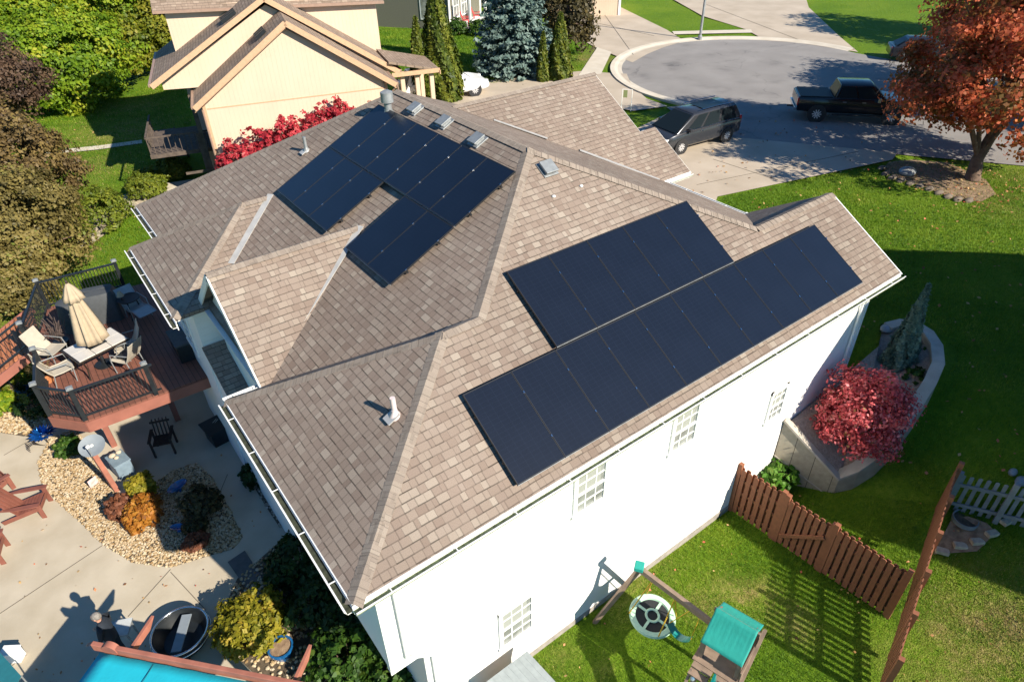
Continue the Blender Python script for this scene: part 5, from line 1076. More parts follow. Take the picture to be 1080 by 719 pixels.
for sx_ in (-.62, .62):
    for sy_ in (-.42, .42): mb = MB(); mb.tube([(sx_, sy_, 0), (sx_ * .9, sy_ * .9, .35), (sx_, sy_, .69)], .022, 8); obj('leg', mb, M['bronze'], tt, local=True)
um = thing('patio_umbrella', tc_ + Vector((.0, .0, 0)), 'closed tan patio umbrella standing through the white table', 'umbrella')
M['canvas'] = mat('tan_canvas', (.40, .315, .215), .85, noise=.06, bump=.3, bscale=30)
mb = MB(); mb.tube([tc_, tc_ + Vector((0, 0, 2.75))], .024, 10); obj('pole', mb, M['wood_dark'], um)
def pleats(c, z0, z1, r0, r1, n=8, depth=.5, steps=9, sag=0):
    rings = []
    for i in range(steps):
        f = i / (steps - 1); rg = []
        for k in range(n * 4):
            a_ = 6.283 * k / (n * 4); w = .5 + .5 * math.cos(a_ * n); R_ = (r0 + (r1 - r0) * f ** .8) * (1 - depth * w * min(1, f * 2.5)); rg.append((c.x + R_ * math.cos(a_), c.y + R_ * math.sin(a_), z0 + (z1 - z0) * f - sag * w * f))
        rings.append(rg)
    return rings
mb = MB(); mb.loft(pleats(tc_, DZ + 2.62, DZ + .95, .05, .46, 8, .42, 10, .10)); obj('canopy', mb, M['canvas'], um, smooth='all')
mb = MB(); mb.loft(pleats(tc_, DZ + 2.74, DZ + 2.25, .04, .30, 8, .30, 5)); obj('vent_flap', mb, M['canvas'], um, smooth='all'); mb = MB(); mb.ellipsoid(tc_ + Vector((0, 0, 2.79)), (.04, .04, .05), 10, 6); obj('finial', mb, M['wood_dark'], um)
mb = MB(); mb.lathe([(.26, 0), (.26, .04), (.06, .09), (.04, .3)], tc_, 18); obj('base', mb, M['black'], um)
def sling_chair(px_, py_, z, face, label, m, lounge=False):
    loc = at(px_, py_, z) if px_ is not None else z
    t = thing('sling_chair' if not lounge else 'lounge_chair', loc, label, 'chair', rz=face, group='sling chairs on the deck' if not lounge else None)
    mb = MB(); L = .5
    pr_ = [(.30, .44), (.0, .40), (-.22, .40), (-.32, .55), (-.44, .80), (-.52, 1.02)] if not lounge else [(.75, .40), (.30, .46), (.05, .36), (-.20, .36), (-.42, .62), (-.62, .90)]
    for (a, b), (c, d) in zip(pr_[:-1], pr_[1:]): mb.beam((a, 0, b), (c, 0, d), .50 if not lounge else .56, .02, up=(0, 1, 0)) if False else mb.slab([(a, -.25, b), (a, .25, b), (c, .25, d), (c, -.25, d)], .018)
    obj('sling', mb, m, t, local=True)
    for s_ in (-1, 1):
        mb = MB(); mb.tube([(a, s_ * .27, b) for a, b in pr_], .017, 7); obj('frame', mb, M['sling'] if not lounge else M['lead'], t, local=True)
        mb = MB(); mb.tube([(.22, s_ * .29, 0), (.26, s_ * .29, .40), (.20, s_ * .30, .64), (-.34, s_ * .29, .66)], .016, 7); obj('armrest', mb, M['lead'], t, local=True)
        mb = MB(); mb.tube([(-.30, s_ * .27, 0), (-.22, s_ * .27, .42)], .016, 7); obj('leg', mb, M['lead'], t, local=True)
    return t
to = lambda p: math.atan2(tc_.y - p.y, tc_.x - p.x)
for px_, py_, lab in ((137, 376, 'cream sling chair at the house end of the white table'), (138, 388, 'cream sling chair holding dark cushions near the railing'), (70, 400, 'cream sling chair by the flower pot at the left end of the white table'), (60, 380, 'cream sling chair at the left end behind the one by the flower pot')):
    p_ = at(px_, py_, DZ); sling_chair(None, None, p_, to(p_), lab, M['sling'])
p_ = at(148, 334, DZ); sling_chair(None, None, p_, rad(-75), 'bluish grey sling lounge chair in the shade by the house wall', M['sling_blue'], True)
mb = MB(); p_ = at(138, 388, DZ); mb.box(p_ + Vector((0, 0, .47)), (.34, .34, .10), .5); tag(obj('seat_cushion', mb, M['black'], bevel=.03), 'dark cushion on the sling chair near the deck railing', 'cushion')
# things on the table
mb = MB(); mb.box(tc_ + Vector((.02, -.02, .745)), (.5, .3, .012), ta); tag(obj('placemat', mb, M['black']), 'dark tray lying in the middle of the white table', 'tray')
for dx, lab in ((-.16, 'small dark lantern on the white table left of the umbrella pole'), (.18, 'small dark lantern on the white table right of the umbrella pole')):
    q = tc_ + Vector((dx, -.06, .752)); t = thing('lantern', q, lab, 'lantern'); mb = MB(); mb.lathe([(.06, 0), (.06, .02), (.045, .03), (.045, .14), (.06, .15), (.02, .2)], q, 10); obj('body', mb, M['black'], t); mb = MB(); mb.ring(q + Vector((0, 0, .21)), .025, .004, 12, 5); obj('handle', mb, M['black'], t)
# covered furniture and things in the shaded corner
M['cover'] = mat('grey_cover', (.055, .06, .065), .7, noise=.1, bump=.4, bscale=6)
c = at(102, 312, DZ + .8); c.z = DZ; cvt = thing('covered_grill', c, 'large grill under a dark grey pleated cover on the deck', 'grill cover', rz=rad(-14))
mb = MB(); rings = []
for f, sx_, sy_ in ((0, .56, .42), (.35, .55, .41), (.8, .54, .40), (.98, .46, .32), (1.03, .08, .05)):
    rings.append([(sx_ * math.copysign(abs(math.cos(a_)) ** .35, math.cos(a_)) * (1 + .015 * math.sin(a_ * 13)), sy_ * math.copysign(abs(math.sin(a_)) ** .35, math.sin(a_)) * (1 + .015 * math.sin(a_ * 11)), f) for a_ in np.linspace(0, 6.283, 49)[:-1]])
mb.loft(rings); obj('cover', mb, M['cover'], cvt, local=True, smooth=True); mb = MB(); mb.tube([(-.4, -.02, 1.02), (.4, .02, 1.02)], .012, 6); obj('seam', mb, M['cover'], cvt, local=True)
c = at(70, 318, DZ + .95); c.z = DZ; cvt = thing('covered_chair_stack', c, 'narrow dark covered chair stack left of the closed umbrella', 'furniture cover', rz=rad(30)); mb = MB(); mb.loft([[(r_ * math.cos(a_) * 1.1, r_ * math.sin(a_), z_) for a_ in np.linspace(0, 6.283, 19)[:-1]] for z_, r_ in ((0, .36), (.6, .34), (.95, .30), (1.0, .1))]); obj('cover', mb, M['cover'], cvt, local=True, smooth=True); mb = MB(); mb.ring((0, 0, .2), .37, .012, 18, 5); obj('tie_cord', mb, M['black'], cvt, local=True)
c = at(135, 314, DZ + .7); c.z = DZ; rt = thing('round_side_table', c, 'round brown side table in the shaded deck corner', 'table'); mb = MB(); mb.lathe([(.32, .66), (.34, .68), (.34, .70), (.02, .70)], c, 24); obj('tabletop', mb, M['wood_dark'], rt)
for k in range(3): a_ = 2.1 * k; mb = MB(); mb.tube([c + Vector((.26 * math.cos(a_), .26 * math.sin(a_), 0)), c + Vector((.18 * math.cos(a_), .18 * math.sin(a_), .66))], .02, 7); obj('leg', mb, M['wood_dark'], rt)
q = c + Vector((-.18, -.05, .70)); t = thing('table_lamp', q, 'little cream shaded lamp on the round side table', 'lamp'); mb = MB(); mb.lathe([(.06, 0), (.05, .02), (.015, .04), (.015, .2)], q, 10); obj('stand', mb, M['bronze'], t); mb = MB(); mb.lathe([(.11, .16), (.05, .32)], q, 14); obj('shade', mb, M['canvas'], t)
c = at(196, 372, DZ); t = thing('storage_box', c, 'dark storage box against the house wall on the deck', 'box', rz=0); mb = MB(); mb.box((0, 0, .28), (.5, 1.0, .56)); obj('body', mb, M['black'], t, local=True, bevel=.02); mb = MB(); mb.box((0, 0, .59), (.54, 1.04, .06)); obj('lid', mb, M['cover'], t, local=True, bevel=.02)
# terracotta pot with grass
M['terra'] = mat('terracotta', (.42, .16, .06), .8, noise=.15); M['straw'] = leaf_mat('straw_blade', [(0, (.20, .13, .05)), (1, (.50, .36, .16))], .2)
def pot_plant(c, r, h, pm, lm, label, n=160, spread=.35, tall=.5, seed=5, cat='flower pot'):
    t = thing('flower_pot', c, label, cat); mb = MB(); mb.lathe([(r * .7, 0), (r * .95, h * .8), (r * 1.05, h * .82), (r * 1.05, h), (r * .9, h), (r * .85, h * .85), (.01, h * .85)], c, 22); obj('pot', mb, pm, t, smooth=True)
    if n:
        rng = np.random.default_rng(seed); th = rng.random(n) * 6.28; s = rng.random(n) ** .7 * spread; b = np.stack([c.x + .3 * r * np.cos(th), c.y + .3 * r * np.sin(th), c.z + h * .85 + 0 * th], 1)
        tip = np.stack([c.x + s * np.cos(th), c.y + s * np.sin(th), c.z + h + tall * rng.uniform(.4, 1, n)], 1); sd = np.stack([-np.sin(th), np.cos(th), 0 * th], 1) * .012
        fast_mesh('leaves', np.stack([b - sd, b + sd, tip], 1).reshape(-1, 3), 3, lm, parent=t, rnd=rng.random(n))
    return t
pot_plant(at(50, 402, DZ), .24, .30, M['terra'], M['straw'], 'orange clay pot of dry grass in the deck corner', 220, .4, .45)
mb = MB(); mb_c = at(60, 352, DZ + .6); rng = np.random.default_rng(3); pl = thing('dried_plant', (mb_c.x, mb_c.y, DZ), 'dry brown potted plant with tangled stems beside the stair opening', 'plant'); 
for k in range(60):
    a_ = rng.random() * 6.28; r_ = rng.uniform(.1, .42); mb.tube([(mb_c.x, mb_c.y, DZ + .3), (mb_c.x + r_ * .6 * math.cos(a_), mb_c.y + r_ * .6 * math.sin(a_), DZ + .7), (mb_c.x + r_ * math.cos(a_ + .4), mb_c.y + r_ * math.sin(a_ + .4), DZ + rng.uniform(.6, 1.2))], .008, 4)
obj('stems', mb, mat('dry_stem', (.10, .07, .06), .9, noise=.4), pl); mb = MB(); mb.lathe([(.16, 0), (.22, .34), (.2, .34), (.01, .3)], (mb_c.x, mb_c.y, DZ), 18); obj('pot', mb, M['black'], pl)
# ------------------------------------------------------------------ patio objects
M['dish'] = mat('dish_grey', (.21, .24, .27), .5, noise=.05); M['blue_glass'] = mat('blue_metal', (.008, .10, .38), .22, metal=.6, coat=.6); M['blue_glaze'] = mat('blue_glaze', (.01, .10, .27), .15, coat=.8, noise=.2); M['brown_post'] = mat('brown_post', (.30, .11, .07), .7, noise=.2, nscale=4)
M['pedestal'] = mat('slate_blue_metal', (.17, .23, .28), .55, noise=.1)
pb, pt_ = at(123, 517, .05), at(103, 480, 1.35); pb.z = .02
dt = thing('satellite_dish', pb, 'grey satellite dish on a brown post in the gravel bed', 'satellite dish'); mb = MB(); mb.beam(pb, pb + Vector((-.12, .35, 1.55)), .13, .13); obj('post', mb, M['brown_post'], dt)
dc = at(97, 470, 1.75); nd = Vector((-.10, -.42, .9)).normalized(); zq = nd.to_track_quat('Z', 'Y').to_matrix().to_4x4(); T = Matrix.Translation(dc) @ zq
mb = MB(); mb.lathe([(.01, -.055), (.12, -.05), (.24, -.02), (.33, .02), (.335, .024), (.24, -.008), (.12, -.038), (.01, -.044)], M=T, n=32); obj('dish', mb, M['dish'], dt, smooth=True)
mb = MB(); mb.tube([T @ Vector((0, -.30, -.02)), T @ Vector((0, -.36, .10)), T @ Vector((0, -.18, .34))], .014, 6); mb.tube([T @ Vector((0, 0, -.06)), pb + Vector((-.12, .35, 1.52))], .03, 8); obj('arm', mb, M['lead'], dt)
mb = MB(); mb.box(T @ Vector((0, -.18, .36)), (.10, .07, .07), .4); mb.box(T @ Vector((.09, -.16, .34)), (.07, .06, .06), .4); obj('receiver', mb, M['trim'], dt, bevel=.012)
c = at(131, 497, .05); ut = thing('utility_pedestal', c, 'slate grey utility box with pale stones on it beside the brown post', 'utility box', rz=rad(12)); mb = MB(); mb.box((0, 0, .26), (.44, .62, .52)); obj('body', mb, M['pedestal'], ut, local=True, bevel=.02); mb = MB(); mb.box((0, 0, .54), (.48, .66, .04)); obj('lid', mb, M['pedestal'], ut, local=True, bevel=.01)
for i, (dx, dy, r_, lab) in enumerate(((-.1, .12, .10, 'pale yellowish rock on the utility box, nearest the deck'), (.08, .18, .085, 'pale rock on the utility box, nearest the shaded patio'), (-.02, -.02, .07, 'smallest white rock on the middle of the utility box'))):
    mb = MB(); mb.ellipsoid(c + Vector((dx, dy, .56 + r_ * .6)), (r_, r_ * .8, r_ * .7), 9, 6); tag(obj('rock', mb, M['stone_lt'], smooth=True), lab, 'rock', 'pale rocks on the utility box')
# blue sculpted ornament: blades round a ball with curled stakes
c = at(47, 460, .35); bt = thing('garden_spinner', (c.x, c.y, 0.03), 'shiny blue metal wind spinner with curled stakes beside the deck corner', 'ornament'); mb = MB()
for k in range(14):
    a_ = 6.283 * k / 14; d_ = Vector((math.cos(a_), math.sin(a_), .5)); s_ = Vector((-math.sin(a_), math.cos(a_), 0)); o_ = c
    mb.slab([o_ + d_ * .06, o_ + d_ * .22 + s_ * .09, o_ + d_ * .40 + Vector((0, 0, -.05)), o_ + d_ * .22 - s_ * .07 + Vector((0, 0, .04))], .008)
    d2 = Vector((math.cos(a_ + .2), math.sin(a_ + .2), 1.3)); mb.slab([o_ + d2 * .05, o_ + d2 * .14 + s_ * .07, o_ + d2 * .24, o_ + d2 * .14 - s_ * .05], .008)
obj('blades', mb, M['blue_glass'], bt); mb = MB(); mb.tube([(c.x, c.y, 0), c], .014, 6)
for k in range(4): mb.tube([(c.x - .1 - .05 * k, c.y + .05 * k, .02), (c.x - .35, c.y - .02 + .06 * k, .25), (c.x - .55, c.y - .05 + .1 * k, .18), (c.x - .5, c.y - .1 + .1 * k, .05)], .010, 5)
obj('stake', mb, M['bronze'], bt)
c = at(98, 508, .25); t = thing('yard_sign', (c.x, c.y, .04), 'small pink and white square sign in the gravel', 'sign'); mb = MB(); mb.box(c, (.26, .02, .26), rad(28)); obj('board', mb, mat('sign_pink', (.62, .30, .28), .6, col2=(.70, .62, .58), nscale=7), t); mb = MB(); mb.tube([(c.x, c.y, .04), c], .01, 5); obj('stake', mb, M['bronze'], t)
def bowl(px_, py_, rx, ry, z, rz, label, name='glazed_dish'):
    c = at(px_, py_, z); t = thing(name, (c.x, c.y, .04), label, 'bowl', rz=rz); mb = MB(); T = Matrix.Diagonal((rx, ry, 1, 1)); mb.lathe([(.35, z * .3), (.8, z * .8), (1, z), (.96, z + .012), (.75, z * .86), (.02, z * .6)], M=T, n=26); obj('dish', mb, M['blue_glaze'], t, local=True, smooth=True); mb = MB(); mb.lathe([(.14, 0), (.07, .03), (.07, z * .5)], n=12); obj('foot', mb, M['blue_glaze'], t, local=True)
bowl(187, 513, .30, .17, .18, rad(20), 'blue leaf shaped bird bath between the dark shrubs'); bowl(189, 556, .24, .11, .14, rad(-35), 'small bright blue dish in the shaded gravel'); bowl(292, 528, .13, .12, .16, 0, 'blue bowl in the gravel strip beside the house wall'); 
pot_plant(at(299, 690, .03), .27, .34, M['blue_glaze'], M['straw'], 'blue glazed pot of bare soil beside the golden green shrub', 0); mb = MB(); q = at(299, 690, .03); mb.lathe([(.01, .30), (.2, .305), (.235, .29)], q, 20); s_ = obj('soil', mb, M['mulch']); s_.parent = bpy.data.objects['flower_pot.001']; s_.matrix_parent_inverse = PM['flower_pot.001'].inverted()
pot_plant(at(28, 418, .04), .24, .32, M['blue_glaze'], LM['darkgreen'], 'dark blue pot in the shade under the deck corner', 90, .3, .3)
# dark bench-like chair and black square fire table on the shaded patio
c = at(176, 474, .03); t = thing('wooden_chair', c, 'dark wooden armchair standing in the shade on the patio', 'chair', rz=rad(70)); mb = MB()
for i in range(5): mb.box((-.2 + i * .1, 0, .42), (.085, .5, .025))
obj('seat', mb, M['wood_dark'], t, local=True); mb = MB()
for i in range(5): mb.beam((.25, -.2 + i * .1, .4), (.40, -.2 + i * .1, .95), .075, .02, up=(0, 1, 0))
mb.beam((.36, -.28, .86), (.36, .28, .86), .03, .06); obj('backrest', mb, M['wood_dark'], t, local=True)
for s_ in (-1, 1):
    mb = MB(); mb.beam((-.30, s_ * .29, .62), (.34, s_ * .29, .62), .09, .03); obj('armrest', mb, M['wood_dark'], t, local=True)
    for x in (-.26, .26): mb = MB(); mb.box((x, s_ * .28, .31), (.055, .055, .62)); obj('leg', mb, M['wood_dark'], t, local=True)
c = at(233, 462, .03); t = thing('fire_table', c, 'square black metal fire table in the shade beside the house', 'fire table', rz=rad(8)); mb = MB(); mb.box((0, 0, .28), (.62, .62, .56)); obj('body', mb, M['black'], t, local=True, bevel=.01); mb = MB(); mb.box((0, 0, .58), (.78, .78, .04)); obj('tabletop', mb, M['black'], t, local=True, bevel=.008); mb = MB(); mb.tube([(-.05, .1, .61), (.12, .18, .63)], .012, 6); mb.tube([(0, .05, .61), (.14, .12, .63)], .012, 6); obj('burner', mb, M['chrome'], t, local=True)
mb = MB(); mb.prism([(at(q[0], q[1], .05).x, at(q[0], q[1], .05).y) for q in ((303, 570), (320, 560), (330, 575), (312, 585))], .031, .05); tag(obj('doormat', mb, mat('doormat_blue', (.03, .045, .07), .95, noise=.3, nscale=30, bump=.5)), 'dark blue mat on the walkway under the eave', 'mat')
mb = MB(); mb.prism([tuple(at(q[0], q[1], .06)[:2]) for q in ((240, 592), (258, 580), (284, 620), (268, 632))], .031, .055); obj('shade_strip', mb, mat('shade_strip_grey', (.10, .10, .10), .9, noise=.2, nscale=5), kind='structure')  # flat dark strip standing in for a shadow across the walkway
# adirondack chairs
M['adir'] = mat('brown_plank', (.20, .070, .048), .55, noise=.15, nscale=4)
def adirondack(loc, rz, label):
    t = thing('adirondack_chair', loc, label, 'chair', rz=rz, group='brown adirondack chairs on the patio'); f = lambda nm, mb: obj(nm, mb, M['adir'], t, local=True, bevel=.008)
    mb = MB()
    for i in range(6): mb.beam((.34 - i * .1, -.27, .40 - i * .032), (.34 - i * .1, .27, .40 - i * .032), .09, .025)
    f('seat', mb); mb = MB()
    for i, h in enumerate((.80, .88, .92, .88, .80)): mb.beam((-.18, -.22 + i * .11, .22), (-.18 - .42 * h, -.26 + i * .13, .22 + .80 * h), .105, .022, up=(0, 1, 0)) if False else mb.slab([(-.18, -.27 + i * .11, .22), (-.18, -.17 + i * .11, .22), (-.18 - .42 * h, -.20 + i * .125, .22 + .8 * h), (-.18 - .42 * h, -.31 + i * .125, .22 + .8 * h)], .022, (-.8, 0, -.45))
    f('backrest', mb)
    for s_ in (-1, 1):
        mb = MB(); mb.slab([(.48, s_ * .27, .56), (.48, s_ * .42, .56), (-.10, s_ * .42, .56), (-.52, s_ * .34, .56), (-.50, s_ * .29, .56), (-.1, s_ * .27, .56)], .028); f('armrest', mb)
        mb = MB(); mb.box((.40, s_ * .31, .27), (.12, .03, .55)); f('leg', mb); mb = MB(); mb.beam((.42, s_ * .29, .36), (-.62, s_ * .29, .06), .03, .13); f('rear_leg', mb)
    mb = MB(); mb.box((.43, 0, .36), (.025, .56, .12)); mb.box((-.42, 0, .54), (.04, .66, .08)); f('cross_rail', mb); return t
q = at(34, 540, .03); adirondack(q, rad(-22), 'brown adirondack chair lying nearest the gravel bed at the left edge'); adirondack(at(-6, 520, .03), rad(20), 'brown adirondack chair cut by the left edge behind the other'); adirondack(at(-12, 590, .03), rad(-15), 'brown adirondack chair of which only an arm tip shows at the left edge')
# round glass topped table
c = at(196, 677, .03); t = thing('fire_pit', c, 'round black fire pit with a bright metal rim in front of the pergola', 'fire pit'); mb = MB(); mb.lathe([(.40, 0), (.52, .12), (.60, .40), (.62, .46), (.57, .46), (.54, .38), (.42, .16), (.02, .14)], c, 36); obj('bowl', mb, M['black'], t, smooth=True)
mb = MB(); mb.ring(c + Vector((0, 0, .47)), .61, .025, 40, 8); mb.ring(c + Vector((0, 0, .36)), .64, .018, 40, 6); obj('rim', mb, M['chrome'], t, smooth='all'); mb = MB(); mb.box(c + Vector((.02, -.05, .44)), (.22, .92, .035), rad(-30)); obj('cross_plate', mb, M['dish'], t, bevel=.006); mb = MB()
for k in range(3): a_ = 2.09 * k + .4; mb.box(c + Vector((.5 * math.cos(a_), .5 * math.sin(a_), .1)), (.07, .07, .2))
obj('foot', mb, M['black'], t)
# ------------------------------------------------------------------ pergola with turquoise shade cloth
M['perg'] = mat('pergola_timber', (.34, .125, .085), .65, noise=.18, nscale=3); M['cyan'] = mat('turquoise_cloth', (.005, .37, .48), .8, noise=.06, nscale=2, bump=.2, bscale=20); M['cyan_dk'] = mat('dark_teal_cloth', (.01, .13, .16), .8, noise=.08)
PZ = 2.4; b0, b1 = at(112, 683, PZ), at(312, 722, PZ); bd = (b1 - b0).normalized(); be = Vector((-bd.y, bd.x, 0)); be = be if be.y > 0 else -be
pg_ = thing('pergola', (b0.x, b0.y, 0), 'brown timber pergola with turquoise shade cloth at the bottom edge', 'pergola')
mb = MB(); mb.beam(b0 - bd * .28, b1 + bd * .35, .09, .20); obj('beam', mb, M['perg'], pg_, bevel=.012); mb = MB(); q0 = b0 - be * 2.6; q1 = b1 - be * 2.6; mb.beam(q0 - bd * .28, q1 + bd * .35, .09, .20); obj('beam', mb, M['perg'], pg_, bevel=.012)
mb = MB(); mb.tube([b0 + bd * .12 - be * .06 + Vector((0, 0, .02)), b0 + bd * .12 + be * .06 + Vector((0, 0, .02))], .16, 16); obj('scroll_end', mb, M['perg'], pg_, smooth=True)
for k, f_ in enumerate((.10, .42, .72, .97)):
    r0 = b0.lerp(b1, f_) + Vector((0, 0, -.19)); ext = .62 if k in (0, 3) else -.32; mb = MB(); mb.beam(r0 + be * ext, r0 - be * 3.1, .07, .17)
    e_ = r0 + be * ext; mb.slab([e_ + Vector((0, 0, .085)) + bd * .035, e_ + Vector((0, 0, -.085)) + bd * .035, e_ + be * .22 + Vector((0, 0, .085)) + bd * .035], .07, tuple(-bd)); obj('rafter', mb, M['perg'], pg_, bevel=.008)
for q in (b0 + bd * .25, b1 - bd * .2, q0 + bd * .25, q1 - bd * .2): mb = MB(); mb.box((q.x, q.y, PZ / 2 - .05), (.14, .14, PZ - .1), math.atan2(bd.y, bd.x)); obj('post', mb, M['perg'], pg_)
mb = MB(); gN = 14; vv = []
for i in range(gN + 1):
    for j in range(gN + 1):
        u_, w_2 = i / gN, j / gN; p_ = b0.lerp(b1, u_ * 1.02 - .02) - be * (.09 + 2.4 * w_2); p_.z = PZ - .02 - .05 * math.sin(math.pi * u_) * math.sin(math.pi * w_2) + .012 * math.sin(u_ * 40); vv.append(tuple(p_))
mb.mesh(vv, [(i * (gN + 1) + j, (i + 1) * (gN + 1) + j, (i + 1) * (gN + 1) + j + 1, i * (gN + 1) + j + 1) for i in range(gN) for j in range(gN)]); o = obj('shade_cloth', mb, M['cyan'], pg_, smooth='all'); sm_ = o.modifiers.new('solid', 'SOLIDIFY'); sm_.thickness = .006
mb = MB(); p_ = b0.lerp(b1, .28); mb.beam(p_ - be * .12 + Vector((0, 0, -.010)), p_ - be * 2.5 + Vector((0, 0, -.010)), .012, .008); obj('seam', mb, M['cyan_dk'], pg_)
# second canopy corner and white box at bottom left
c = at(0, 700, 1.0); ct = thing('market_canopy', (c.x, c.y, 0), 'dark teal fabric canopy cut by the bottom left corner', 'canopy'); k0, k1, k2, k3 = at(-14, 672, 1.05), at(22, 712, 1.05), at(0, 760, 1.05), at(-60, 720, 1.05); mb = MB(); mb.slab([k0, k1, k2, k3], .02); obj('fabric', mb, M['cyan_dk'], ct); mb = MB()
for q in (k0, k1, k2, k3): mb.tube([(q.x, q.y, .03), (q.x, q.y, 1.04)], .016, 6)
obj('post', mb, M['lead'], ct)
c = at(17, 694, .03); wt = thing('white_box', c, 'white plastic box on the patio beside the teal canopy corner', 'box', rz=rad(-35)); mb = MB(); mb.box((0, 0, .16), (.36, .24, .32)); obj('body', mb, M['trim'], wt, local=True, bevel=.02); mb = MB(); mb.box((0, 0, .335), (.38, .26, .03)); obj('lid', mb, M['trim'], wt, local=True, bevel=.01)

# ------------------------------------------------------------------ raised planter beside the white wall
M['block'] = mat('retaining_block', (.34, .30, .23), .9, noise=.18, nscale=3, bump=.5, bscale=20); M['capstone'] = mat('capstone', (.42, .38, .32), .9, noise=.12, nscale=3, bump=.3, bscale=25)
ring_px = [(884, 507, .48), (905, 499, .62), (930, 482, .70), (952, 459, .72), (971, 432, .68), (987, 407, .60), (996, 386, .50), (994, 366, .42), (984, 351, .36), (968, 341, .32), (948, 338, .28), (932, 342, .25)]
def onhill(px_, py_, dz):
    z = 1.0
    for _ in range(60): p_ = at(px_, py_, z); z = .6 * z + .4 * (float(2.6 * sstep(13.0, 19.0, p_.x)) + dz)
    return at(px_, py_, z)
rp = [onhill(a_, b_, z_) for a_, b_, z_ in ring_px]
plt = thing('raised_planter', (15.5, 5, 0), 'raised bed with curved block retaining wall against the white house wall', 'planter')
i0 = Vector((13.62, 6.40, 2.30))
def wallstrip(pts, th, name, m, par, depth):
    mb = MB(); ins = []
    for i, p_ in enumerate(pts):
        d_ = (pts[min(i + 1, len(pts) - 1)] - pts[max(i - 1, 0)]); d_.z = 0; d_.normalize(); nrm_ = Vector((d_.y, -d_.x, 0)); c_ = Vector((16.2, 5.9, 0)) - Vector((p_.x, p_.y, 0)); nrm_ = nrm_ if nrm_.dot(c_) > 0 else -nrm_; ins.append(p_ + nrm_ * th)
    rings = [[(a_.x, a_.y, a_.z - depth), (a_.x, a_.y, a_.z), (b_.x, b_.y, b_.z), (b_.x, b_.y, b_.z - depth)] for a_, b_ in zip(pts, ins)]
    mb.loft(rings, closed=True, caps=True); return obj(name, mb, m, par)
wallstrip(rp, .28, 'curved_wall', M['block'], plt, 2.4); wallstrip([p_ + Vector((0, 0, .07)) for p_ in rp], .32, 'coping', M['capstone'], plt, .072)
M['panel_wall'] = plank_mat('concrete_panel', (.40, .36, .27), axis=1, width=.5, gap=.03, var=.12, rough=.9)
fp = [i0, rp[0] + Vector((0, 0, .02))]; mb = MB(); dn = Vector((0, 0, 1)); lo_ = [Vector((i0.x, i0.y, -.2)), Vector((rp[0].x, rp[0].y, -.2))]; mb.slab([lo_[0], fp[0], fp[1], lo_[1]], .16, (.8, .5, 0)); obj('wing_wall', mb, M['panel_wall'], plt)
mb = MB(); mb.beam(fp[0] + Vector((.06, .03, .02)), fp[1] + Vector((.06, .03, .04)), .24, .06); mb.beam(Vector((i0.x - .012, i0.y, 1.02)), Vector((rp[0].x - .012, rp[0].y, .12)), .02, .03); obj('wing_coping', mb, M['capstone'], plt)
sp = [p_ + Vector((0, 0, -.10)) for p_ in rp] + [Vector((rp[-1].x - 1.0, 6.41, rp[-1].z - .1)), Vector((16.3, 6.41, 2.45)), Vector((13.75, 6.38, 2.1))]; cen = Vector((16.6, 5.7, 2.12)); mb = MB()
for i in range(len(sp)): mb.face([cen, sp[i], sp[(i + 1) % len(sp)]])
M['bed_gravel'] = mat('pinkish_gravel', (.26, .19, .15), .95, col2=(.40, .31, .25), nscale=18, bump=.9, bscale=30); obj('bed_soil', mb, M['bed_gravel'], plt)
mb = MB(); q = onhill(936, 346, .2); mb.ellipsoid(q, (.28, .18, .12), 10, 6); tag(obj('garden_rock', mb, M['lead'], smooth=True), 'pale grey rock at the far tip of the raised planter', 'rock')

# ------------------------------------------------------------------ fences
M['fence'] = plank_mat('stained_fence', (.27, .098, .048), axis=2, width=2.0, gap=0, var=.2)
M['fence_sun'] = M['fence']; M['fence_grey'] = mat('weathered_white_picket', (.19, .20, .21), .8, noise=.15, nscale=4)
def picket_run(name, p0, p1, h, w, gap, label, m, posts=2, rails=(.25, .8, 1.25), dog=True, both=True, gate=False, group=None, cap=True, thick=.022, hole=False):
    p0, p1 = Vector(p0), Vector(p1); d_ = (p1 - p0); L = d_.length; d_.normalize(); nn_ = Vector((-d_.y, d_.x, 0)).normalized(); t = thing(name, p0, label, 'fence' if not gate else 'gate', group=group)
    k = int(L / (w + gap)); mb = MB()
    for i in range(k):
        c_ = p0 + d_ * ((i + .5) * L / k); hh = h + random.uniform(-.012, .012); n2 = nn_ * (.030 if i % 2 == 0 or not both else -.048)
        a_ = c_ - d_ * w / 2 + n2; b_ = c_ + d_ * w / 2 + n2; z = Vector((0, 0, 1)); q = [a_ + z * .05, b_ + z * .05, b_ + z * (hh - (.022 if dog else 0))] + ([b_ - d_ * .03 + z * hh, a_ + d_ * .03 + z * hh] if dog else []) + [a_ + z * (hh - (.022 if dog else 0))]
        mb.slab(q, thick, tuple(nn_))
    obj('pickets', mb, m, t); mb = MB()
    for z_ in rails: mb.beam(p0 + Vector((0, 0, z_)) + nn_ * .0, p1 + Vector((0, 0, z_)), .034, .09)
    obj('rail', mb, m, t)
    for i in range(posts):
        q = p0 + (p1 - p0) * (i / max(1, posts - 1)); mb = MB(); mb.box(q + Vector((0, 0, (h + .12) / 2)), (.11, .11, h + .12), math.atan2(d_.y, d_.x)); obj('post', mb, m, t)
    if gate: mb = MB(); mb.beam(p0 + d_ * .1 - nn_ * .08 + Vector((0, 0, .35)), p1 - d_ * .1 - nn_ * .08 + Vector((0, 0, 1.2)), .04, .09); obj('brace', mb, m, t); mb = MB(); mb.box(p0 + d_ * .06 + nn_ * .09 + Vector((0, 0, .9)), (.12, .05, .05)); obj('latch', mb, M['black'], t)
    return t
